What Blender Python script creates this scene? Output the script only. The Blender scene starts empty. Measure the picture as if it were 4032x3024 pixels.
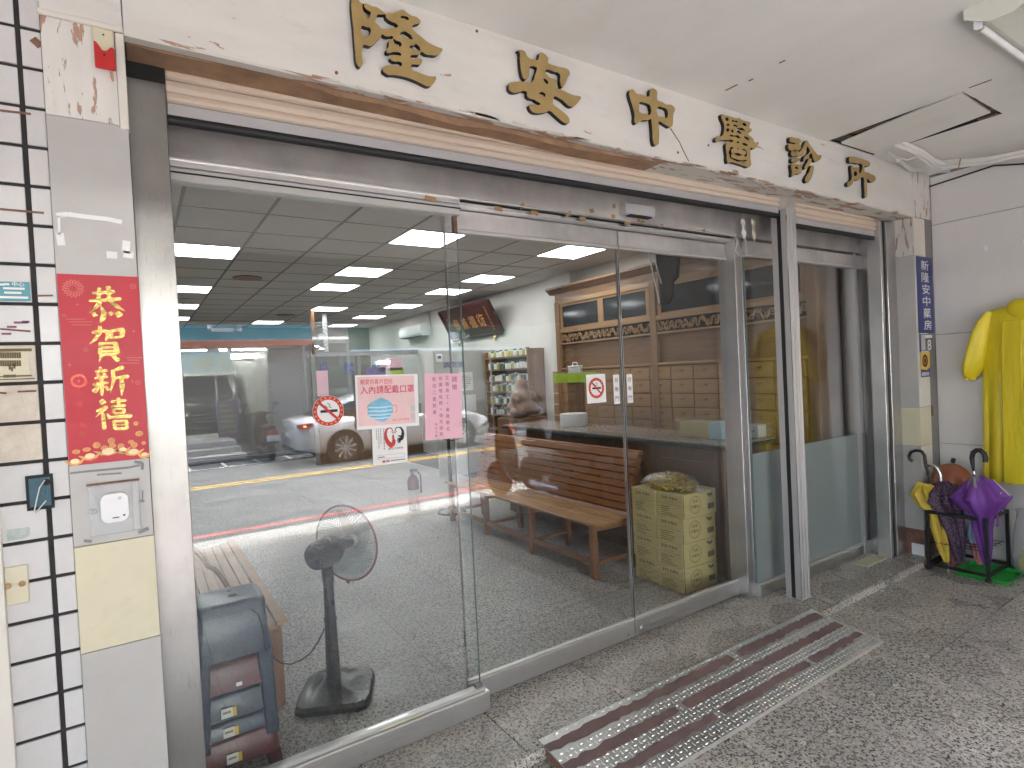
import bpy, bmesh, math, random
from mathutils import Vector, Matrix
random.seed(7)
R = math.radians
sc = bpy.context.scene
COL = sc.collection

# ------------------------------------------------------------------ camera
CAM_H, CAM_D, FPX = 1.6, 2.47, 2271.2          # eye height, distance to the door plane (Y=0), focal length in photo pixels
YAW, PITCH, ROLL = 0.57707554, -0.01922036, -0.04980429
_f = Vector((math.sin(YAW)*math.cos(PITCH), math.cos(YAW)*math.cos(PITCH), math.sin(PITCH)))
_r = Vector((math.cos(YAW), -math.sin(YAW), 0)); _u = _r.cross(_f)
CR = math.cos(ROLL)*_r + math.sin(ROLL)*_u
CU = -math.sin(ROLL)*_r + math.cos(ROLL)*_u
CF = _f
CP = Vector((0, -CAM_D, CAM_H))
cd = bpy.data.cameras.new('camera'); cam = bpy.data.objects.new('camera', cd); COL.objects.link(cam)
cd.sensor_width = 36; cd.lens = 36*FPX/4032; cd.clip_start = .05; cd.clip_end = 500
cam.matrix_world = Matrix(((CR.x, CU.x, -CF.x, CP.x), (CR.y, CU.y, -CF.y, CP.y), (CR.z, CU.z, -CF.z, CP.z), (0, 0, 0, 1)))
sc.camera = cam

# ------------------------------------------------------------------ light
world = bpy.data.worlds.new('World'); sc.world = world; world.use_nodes = True
wn = world.node_tree; bg = wn.nodes['Background']
sky = wn.nodes.new('ShaderNodeTexSky'); sky.sky_type = 'NISHITA'; sky.sun_disc = False
SUN_EL, SUN_AZ = R(64), R(108)
sky.sun_elevation = SUN_EL; sky.sun_rotation = SUN_AZ
sky.air_density = 1.0; sky.dust_density = 4.0; sky.ozone_density = 1.0
wn.links.new(sky.outputs[0], bg.inputs[0]); bg.inputs[1].default_value = 0.15
sd = bpy.data.lights.new('sun', 'SUN'); sd.energy = 1.5; sd.angle = R(20); sd.color = (1, .985, .955)
so = bpy.data.objects.new('sun', sd); COL.objects.link(so)
# light comes from the street side, high up
sdir = Vector((math.sin(SUN_AZ)*math.cos(SUN_EL), math.cos(SUN_AZ)*math.cos(SUN_EL), math.sin(SUN_EL)))
so.rotation_euler = sdir.to_track_quat('Z', 'Y').to_euler(); so.location = (0, -20, 20)
sc.view_settings.view_transform = 'Standard'; sc.view_settings.look = 'None'
sc.view_settings.gamma = 1; sc.view_settings.use_curve_mapping = False
sc.view_settings.exposure = 4.2
cy = sc.cycles
cy.max_bounces = 12; cy.diffuse_bounces = 5; cy.glossy_bounces = 5; cy.transmission_bounces = 8; cy.transparent_max_bounces = 24
cy.use_denoising = True; cy.caustics_reflective = False; cy.caustics_refractive = False
cy.sample_clamp_indirect = 6
try:
    cy.denoiser = 'OPENIMAGEDENOISE'; cy.denoising_input_passes = 'RGB_ALBEDO_NORMAL'; cy.denoising_prefilter = 'ACCURATE'
except Exception: pass

# ------------------------------------------------------------------ photo pixel -> place on a known plane
def ray(x, y): return CR*((x-2016)/FPX) - CU*((y-1512)/FPX) + CF
def onX(p, X): d = ray(*p); return CP + d*(X/d.x)
def onY(p, Y): d = ray(*p); return CP + d*((Y+CAM_D)/d.y)
def onZ(p, Z=0): d = ray(*p); return CP + d*((Z-CAM_H)/d.z)
def crop(x0, y0, s): return lambda x, y: (x0+s*x, y0+s*y)

# ------------------------------------------------------------------ mesh helpers
class MB:
    def __init__(s): s.v = []; s.f = []; s.m = []
    def add(s, vs, fs, mi=0):
        b = len(s.v); s.v += [tuple(p) for p in vs]
        s.f += [[b+i for i in q] for q in fs]; s.m += [mi]*len(fs); return s
    def box(s, x0, x1, y0, y1, z0, z1, mi=0):
        x0, x1 = min(x0, x1), max(x0, x1); y0, y1 = min(y0, y1), max(y0, y1); z0, z1 = min(z0, z1), max(z0, z1)
        return s.add([(x0,y0,z0),(x1,y0,z0),(x1,y1,z0),(x0,y1,z0),(x0,y0,z1),(x1,y0,z1),(x1,y1,z1),(x0,y1,z1)],
              [(0,3,2,1),(4,5,6,7),(0,1,5,4),(1,2,6,5),(2,3,7,6),(3,0,4,7)], mi)
    def hexa(s, p, mi=0):     # 8 corners: bottom ring (ccw from above), top ring
        return s.add(p, [(0,3,2,1),(4,5,6,7),(0,1,5,4),(1,2,6,5),(2,3,7,6),(3,0,4,7)], mi)
    def obox(s, c, a, b, d, mi=0):   # centre and three half vectors
        c, a, b, d = map(Vector, (c, a, b, d))
        return s.hexa([c-a-b-d, c+a-b-d, c+a+b-d, c-a+b-d, c-a-b+d, c+a-b+d, c+a+b+d, c-a+b+d], mi)
    def bar(s, p, q, w, h, mi=0, up=(0,0,1)):
        p, q = Vector(p), Vector(q); d = (q-p)/2; u = Vector(up); a = d.cross(u)
        if a.length < 1e-6: a = d.cross(Vector((1,0,0)))
        a = a.normalized()*w/2; b = a.cross(d).normalized()*h/2
        return s.obox((p+q)/2, d, a, b, mi)
    def loft(s, rings, cap=True, closed=True, mi=0):
        n = len(rings[0]); vs = [p for r in rings for p in r]; fs = []
        for i in range(len(rings)-1):
            for j in range(n if closed else n-1):
                k = (j+1) % n; fs.append((i*n+j, i*n+k, (i+1)*n+k, (i+1)*n+j))
        if cap and closed:
            fs.append(tuple(range(n-1, -1, -1))); b = (len(rings)-1)*n; fs.append(tuple(range(b, b+n)))
        return s.add(vs, fs, mi)
    def tube(s, pts, r, n=8, mi=0, cap=True):
        pts = [Vector(p) for p in pts]; rings = []; last = None
        for i, p in enumerate(pts):
            t = (pts[min(i+1, len(pts)-1)] - pts[max(i-1, 0)]).normalized()
            if last is None:
                a = t.orthogonal().normalized()
            else:
                a = last - t*last.dot(t)
                a = a.normalized() if a.length > 1e-6 else t.orthogonal().normalized()
            last = a; b = t.cross(a); rr = r[i] if isinstance(r, (list, tuple)) else r
            rings.append([p + (a*math.cos(2*math.pi*j/n) + b*math.sin(2*math.pi*j/n))*rr for j in range(n)])
        return s.loft(rings, cap, True, mi)
    def cyl(s, p, q, r, n=16, mi=0): return s.tube([p, q], r, n, mi)
    def lathe(s, prof, c=(0,0,0), n=20, mi=0, ax=1.0, ay=1.0):
        rings = [[(c[0]+ax*r*math.cos(2*math.pi*j/n), c[1]+ay*r*math.sin(2*math.pi*j/n), c[2]+z) for j in range(n)] for r, z in prof]
        return s.loft(rings, True, True, mi)
    def ell(s, c, rx, ry, rz, n=16, k=8, mi=0):
        prof = [(math.sin(math.pi*i/k), -math.cos(math.pi*i/k)) for i in range(k+1)]
        prof[0] = (.02, -1); prof[-1] = (.02, 1)
        rings = [[(c[0]+rx*r*math.cos(2*math.pi*j/n), c[1]+ry*r*math.sin(2*math.pi*j/n), c[2]+rz*z) for j in range(n)] for r, z in prof]
        return s.loft(rings, True, True, mi)
    def merge(s, o, mi=None):
        b = len(s.v); s.v += o.v; s.f += [[b+i for i in q] for q in o.f]; s.m += (o.m if mi is None else [mi]*len(o.m)); return s
    def xf(s, fn): s.v = [tuple(fn(Vector(p))) for p in s.v]; return s

def mesh_of(name, mb, mats, smooth=None, bev=0, seg=1):
    me = bpy.data.meshes.new(name); me.from_pydata(mb.v, [], mb.f)
    if not isinstance(mats, (list, tuple)): mats = [mats]
    for m in mats: me.materials.append(m)
    if len(mats) > 1: me.polygons.foreach_set('material_index', mb.m)
    bm = bmesh.new(); bm.from_mesh(me)
    bmesh.ops.recalc_face_normals(bm, faces=bm.faces)
    if bev:
        ed = [e for e in bm.edges if len(e.link_faces) == 2 and e.calc_face_angle(0) > .6]
        bmesh.ops.bevel(bm, geom=ed, offset=bev, segments=seg, affect='EDGES', profile=.7, clamp_overlap=True)
    bm.to_mesh(me); bm.free()
    if smooth:
        me.polygons.foreach_set('use_smooth', [True]*len(me.polygons)); me.set_sharp_from_angle(angle=R(smooth))
    me.update(); return me

def wloc(o):
    p = Vector((0,0,0))
    while o: p = p + Vector(o.location); o = o.parent
    return p
def obj(name, mb, mats, parent=None, smooth=None, bev=0, seg=1, local=False, own=False):
    """one mesh object; verts are world coordinates unless local"""
    if not local:
        if parent is None or own:
            xs, ys, zs = zip(*mb.v)
            c = Vector(((min(xs)+max(xs))/2, (min(ys)+max(ys))/2, min(zs)))
        else: c = wloc(parent)
        mb.v = [(p[0]-c.x, p[1]-c.y, p[2]-c.z) for p in mb.v]
    me = mesh_of(name, mb, mats, smooth, bev, seg)
    o = bpy.data.objects.new(name, me); COL.objects.link(o)
    if parent: o.parent = parent
    if not local:
        o.location = (c - wloc(parent)) if (own and parent) else (c if parent is None else (0,0,0))
    return o
def inst(name, me, loc, parent=None, rot=(0,0,0), scale=(1,1,1)):
    o = bpy.data.objects.new(name, me); COL.objects.link(o)
    if parent: o.parent = parent; loc = Vector(loc) - wloc(parent)
    o.location = loc; o.rotation_euler = rot; o.scale = scale; return o
def tag(o, label, cat, group=None):
    o['label'] = label; o['category'] = cat
    if group: o['group'] = group
    return o
def thing(name, label, cat, loc=(0,0,0), group=None, rotz=0):
    o = bpy.data.objects.new(name, None); COL.objects.link(o); o.empty_display_size = .1
    o.location = loc; o.rotation_euler = (0,0,rotz); return tag(o, label, cat, group)
def struct(o): o['kind'] = 'structure'; return o
def stuff(o): o['kind'] = 'stuff'; return o
def copy_tree(o, parent=None):
    c = o.copy(); COL.objects.link(c); c.parent = parent
    for ch in list(o.children): copy_tree(ch, c)
    return c

# ------------------------------------------------------------------ flat lettering
_tc = {}
def glyphs(s, bold=0.0):
    k = (s, bold)
    if k not in _tc:
        cu = bpy.data.curves.new('t', 'FONT'); cu.body = s; cu.size = 1; cu.offset = bold; cu.fill_mode = 'FRONT'; cu.resolution_u = 3
        o = bpy.data.objects.new('t', cu); COL.objects.link(o)
        dg = bpy.context.evaluated_depsgraph_get(); dg.update()
        me = bpy.data.meshes.new_from_object(o.evaluated_get(dg))
        vs = [(v.co.x, v.co.y) for v in me.vertices]; fs = [tuple(p.vertices) for p in me.polygons]
        bpy.data.objects.remove(o); bpy.data.curves.remove(cu); bpy.data.meshes.remove(me)
        _tc[k] = (vs, fs)
    return _tc[k]
def text(mb, s, O, u, v, w=None, h=None, bold=0., mi=0, box=None):
    """lay the string s centred at O; u,v are unit vectors; w/h its width and height in metres (fits exactly)"""
    vs, fs = glyphs(s, bold)
    if not vs: return
    xs = [p[0] for p in vs]; ys = [p[1] for p in vs]
    W, H = max(xs)-min(xs), max(ys)-min(ys); cx, cyy = (max(xs)+min(xs))/2, (max(ys)+min(ys))/2
    if w is None: w = W*h/H
    if h is None: h = H*w/W
    O, u, v = Vector(O), Vector(u), Vector(v)
    mb.add([O + u*((x-cx)*w/W) + v*((y-cyy)*h/H) for x, y in vs], fs, mi)
def vtext(mb, s, O, u, v, size, pitch, bold=0., mi=0):
    """characters one below another, first centred at O"""
    O, v = Vector(O), Vector(v)
    for i, ch in enumerate(s):
        if ch in ' 　': continue
        vs, fs = glyphs(ch, bold)
        xs = [p[0] for p in vs]; ys = [p[1] for p in vs]
        W, H = max(xs)-min(xs), max(ys)-min(ys)
        k = min(size/max(W, .55), size/max(H, .55))
        text(mb, ch, O - v*pitch*i, u, v, W*k, H*k, bold, mi)
UX, UZ, UY = Vector((1,0,0)), Vector((0,0,1)), Vector((0,1,0))

# ------------------------------------------------------------------ materials
class NT:
    def __init__(s, name):
        s.m = bpy.data.materials.new(name); s.m.use_nodes = True; s.t = s.m.node_tree
        s.b = s.t.nodes['Principled BSDF']; s.out = s.t.nodes['Material Output']
    def n(s, typ, **kw):
        x = s.t.nodes.new('ShaderNode'+typ)
        for k, v in kw.items(): setattr(x, k, v)
        return x
    def l(s, a, b): s.t.links.new(a, b)
    def coord(s, scale=(1,1,1), kind='Object'):
        tc = s.n('TexCoord'); mp = s.n('Mapping'); mp.inputs['Scale'].default_value = scale
        s.l(tc.outputs[kind], mp.inputs[0]); return mp.outputs[0]
    def noise(s, scale, detail=4, rough=.55, vec=None, dist=0):
        x = s.n('TexNoise'); x.inputs['Scale'].default_value = scale; x.inputs['Detail'].default_value = detail
        x.inputs['Roughness'].default_value = rough; x.inputs['Distortion'].default_value = dist
        if vec is not None: s.l(vec, x.inputs['Vector'])
        return x.outputs[0]
    def ramp(s, fac, stops, interp='LINEAR'):
        x = s.n('ValToRGB'); e = x.color_ramp.elements; x.color_ramp.interpolation = interp
        while len(e) < len(stops): e.new(.5)
        for el, (p, c) in zip(e, stops):
            el.position = p; el.color = (c, c, c, 1) if isinstance(c, (int, float)) else (*c, 1)
        s.l(fac, x.inputs[0]); return x.outputs[0]
    def mix(s, fac, a, b, mode='MIX'):
        x = s.n('Mix', data_type='RGBA', blend_type=mode)
        for sk, val in ((0, fac), (6, a), (7, b)):
            if hasattr(val, 'links') or hasattr(val, 'is_linked'): s.l(val, x.inputs[sk])
            elif sk == 0: x.inputs[0].default_value = val
            else: x.inputs[sk].default_value = (*val, 1)
        return x.outputs[2]
    def math(s, op, a, b=None):
        x = s.n('Math', operation=op)
        for i, val in enumerate((a, b)):
            if val is None: continue
            if hasattr(val, 'is_linked'): s.l(val, x.inputs[i])
            else: x.inputs[i].default_value = val
        return x.outputs[0]
    def bump(s, h, strength=.3, dist=.005):
        x = s.n('Bump'); x.inputs['Strength'].default_value = strength; x.inputs['Distance'].default_value = dist
        s.l(h, x.inputs['Height']); s.l(x.outputs[0], s.b.inputs['Normal'])
    def set(s, col=None, rough=None, metal=None, spec=None, coat=None):
        for nm, val in (('Base Color', col), ('Roughness', rough), ('Metallic', metal), ('Specular IOR Level', spec), ('Coat Weight', coat)):
            if val is None: continue
            if hasattr(val, 'is_linked'): s.l(val, s.b.inputs[nm])
            elif nm == 'Base Color': s.b.inputs[nm].default_value = (*val, 1)
            else: s.b.inputs[nm].default_value = val
        return s.m
def sh(c, k): return tuple(max(0, min(1, x*k)) for x in c)
def mat(name, col, rough=.5, metal=0, var=.12, scale=7, bump=0, bscale=60, stretch=(1,1,1), spec=.5, rnd=0, bdist=.004, rvar=.08, coat=0, dirt=0, dirtcol=(.12,.1,.08)):
    t = NT(name); vec = t.coord(stretch)
    a = t.noise(scale, 5, .6, vec); b = t.noise(scale*9, 3, .6, vec)
    c = t.mix(t.ramp(a, [(.3, 0), (.7, 1)]), sh(col, 1-var), sh(col, 1+var))
    c = t.mix(t.math('MULTIPLY', b, var*.9), c, sh(col, .55))
    if rnd:
        oi = t.n('ObjectInfo'); c = t.mix(t.math('MULTIPLY', oi.outputs['Random'], rnd), c, sh(col, .5))
    if dirt:
        d = t.ramp(t.noise(scale*.7, 8, .72, vec, .6), [(.55, 0), (.75, 1)])
        c = t.mix(t.math('MULTIPLY', d, dirt), c, dirtcol)
    rr = t.math('ADD', t.math('MULTIPLY', a, rvar*2), rough-rvar)
    if bump: t.bump(t.noise(bscale, 4, .6, vec), bump, bdist)
    return t.set(c, rr, metal, spec, coat)

def peel(name, stretch, thr=.66, col=(.72,.715,.67), under=(.42,.27,.19), scale=9, vscale=2.2):
    t = NT(name); v = t.coord(stretch); o = t.coord()
    grime = t.noise(vscale, 7, .66, v); c = t.mix(t.ramp(grime, [(.35, 0), (.72, 1)]), sh(col, 1.05), sh(col, .87))
    streak = t.noise(14, 5, .7, v); c = t.mix(t.ramp(streak, [(.56, 0), (.75, .32)]), c, (.5,.46,.4))
    n1 = t.noise(scale, 6, .62, v, .4); n2 = t.noise(3.1, 2, .5, o)
    mk = t.ramp(t.math('ADD', n1, t.math('MULTIPLY', n2, .22)), [(thr, 0), (thr+.012, 1)])
    wood = t.mix(t.noise(60, 3, .6, v), sh(under, .7), sh(under, 1.25))
    c = t.mix(mk, c, wood)
    t.bump(t.math('SUBTRACT', t.math('MULTIPLY', t.noise(30, 4, .6, v), .3), mk), .35, .004)
    return t.set(c, .62)

def steel(name, col=(.60,.585,.565), rough=.3, brush=(1,1,60), blotch=.25, metal=1.0):
    t = NT(name); v = t.coord(brush); o = t.coord()
    br = t.noise(7, 6, .7, v); bl = t.noise(3.2, 5, .6, o)
    c = t.mix(t.ramp(bl, [(.35, 0), (.7, 1)]), sh(col, 1-blotch), sh(col, 1.06))
    c = t.mix(t.math('MULTIPLY', br, .25), c, sh(col, .6))
    sp = t.ramp(t.noise(120, 2, .5, o), [(.72, 0), (.78, .5)]); c = t.mix(sp, c, (.22,.19,.16))
    t.bump(br, .06, .002)
    return t.set(c, t.math('ADD', t.math('MULTIPLY', br, .2), rough-.1), metal)

def wood(name, c1, c2, axis=1, rough=.38, scale=5, coat=.15):
    st = [14, 14, 14]; st[axis] = 1.0
    t = NT(name); v = t.coord(tuple(st)); g = t.noise(scale*.55, 7, .62, v, 1.2); f = t.noise(scale*6, 3, .6, v)
    oi = t.n('ObjectInfo')
    c = t.mix(t.ramp(g, [(.32, 0), (.66, 1)]), c1, c2); c = t.mix(t.math('MULTIPLY', f, .35), c, sh(c1, .55))
    c = t.mix(t.math('MULTIPLY', oi.outputs['Random'], .28), c, sh(c1, .6))
    t.bump(f, .12, .002)
    return t.set(c, t.math('ADD', t.math('MULTIPLY', g, .2), rough-.1), 0, .5, coat)

def granite(name, base, dark, pink, rough=.28, sc_=1.0, wet=0):
    t = NT(name); o = t.coord()
    vo = t.n('TexVoronoi'); vo.inputs['Scale'].default_value = 165*sc_; t.l(o, vo.inputs['Vector'])
    sp = t.n('SeparateColor'); t.l(vo.outputs['Color'], sp.inputs[0])
    n1 = t.noise(70*sc_, 4, .7, o); n2 = t.noise(26*sc_, 3, .6, o); big = t.noise(1.7, 5, .6, o)
    c = t.mix(t.ramp(sp.outputs[0], [(.3, 0), (.55, 1)]), sh(base, .8), sh(base, 1.25))
    c = t.mix(t.ramp(n2, [(.45, 0), (.66, .75)]), c, pink)
    c = t.mix(t.ramp(n1, [(.545, 0), (.6, 1)]), c, dark)
    c = t.mix(t.ramp(sp.outputs[1], [(.8, 0), (.86, .85)]), c, sh(dark, .5))
    oi = t.n('ObjectInfo'); c = t.mix(t.math('MULTIPLY', oi.outputs['Random'], .16), c, sh(base, .55))
    c = t.mix(t.ramp(big, [(.42, 0), (.78, .5)]), c, sh(dark, 1.3)); c = t.mix(t.ramp(t.noise(7, 7, .75, o, .8), [(.6, 0), (.7, .35)]), c, sh(dark, .9))
    rr = t.math('ADD', t.math('MULTIPLY', t.ramp(big, [(.35, 1), (.65, 0)]), .22), rough-.06)
    t.bump(n1, .05, .001)
    return t.set(c, rr, 0, .5)

def glassmat(name, f0=.05, tint=(.965,.985,.975), rough=0.0, haze=0.0, hazecol=(.6,.65,.63)):
    """thin sheet: each face lets light straight through and mirrors a share of it that grows towards grazing view"""
    t = NT(name); t.t.nodes.remove(t.b)
    ge = t.n('NewGeometry'); dp = t.n('VectorMath', operation='DOT_PRODUCT')
    t.l(ge.outputs['Normal'], dp.inputs[0]); t.l(ge.outputs['Incoming'], dp.inputs[1])
    c = t.math('ABSOLUTE', dp.outputs['Value']); k = t.math('POWER', t.math('SUBTRACT', 1.0, c), 5.0)
    fr = t.math('ADD', f0, t.math('MULTIPLY', k, 1-f0))
    tr = t.n('BsdfTransparent'); tr.inputs[0].default_value = (*tint, 1)
    gl = t.n('BsdfGlossy'); gl.inputs['Roughness'].default_value = rough; gl.inputs['Color'].default_value = (1,1,1,1)
    a = tr.outputs[0]
    if haze:
        df = t.n('BsdfDiffuse'); df.inputs[0].default_value = (*hazecol, 1)
        mx = t.n('MixShader'); sm = t.noise(5, 6, .65, t.coord((1,1,.4)))
        t.l(t.ramp(sm, [(.35, haze*.4), (.75, haze*1.6)]), mx.inputs[0]); t.l(a, mx.inputs[1]); t.l(df.outputs[0], mx.inputs[2]); a = mx.outputs[0]
    m2 = t.n('MixShader'); t.l(fr, m2.inputs[0]); t.l(a, m2.inputs[1]); t.l(gl.outputs[0], m2.inputs[2])
    t.l(m2.outputs[0], t.out.inputs[0]); return t.m
def emit(name, col, st):
    t = NT(name); t.t.nodes.remove(t.b); e = t.n('Emission'); e.inputs[0].default_value = (*col, 1); e.inputs[1].default_value = st
    t.l(e.outputs[0], t.out.inputs[0]); return t.m
def film(name, col=(.85,.87,.88), alpha=.25, rough=.12, g0=.06, g1=.5):
    t = NT(name); t.t.nodes.remove(t.b)
    tr = t.n('BsdfTransparent'); df = t.n('BsdfDiffuse'); df.inputs[0].default_value = (*col, 1)
    gl = t.n('BsdfGlossy'); gl.inputs['Roughness'].default_value = rough
    bp = t.n('Bump'); bp.inputs['Strength'].default_value = .6; bp.inputs['Distance'].default_value = .02
    t.l(t.noise(22, 5, .7, t.coord()), bp.inputs['Height']); t.l(bp.outputs[0], gl.inputs['Normal'])
    m1 = t.n('MixShader'); m1.inputs[0].default_value = alpha; t.l(tr.outputs[0], m1.inputs[1]); t.l(df.outputs[0], m1.inputs[2])
    lw = t.n('LayerWeight'); lw.inputs[0].default_value = .35
    m2 = t.n('MixShader'); t.l(t.math('ADD', t.math('MULTIPLY', lw.outputs['Facing'], g1), g0), m2.inputs[0]); t.l(m1.outputs[0], m2.inputs[1]); t.l(gl.outputs[0], m2.inputs[2])
    t.l(m2.outputs[0], t.out.inputs[0]); return t.m

def mesh_fabric(name, c1, c2, sc_=420):
    t = NT(name); vo = t.n('TexVoronoi'); vo.inputs['Scale'].default_value = sc_; t.l(t.coord(), vo.inputs['Vector'])
    sp = t.n('SeparateColor'); t.l(vo.outputs['Color'], sp.inputs[0])
    return t.set(t.mix(t.ramp(sp.outputs[0], [(.72, 0), (.78, 1)]), c1, c2), .6)

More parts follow.
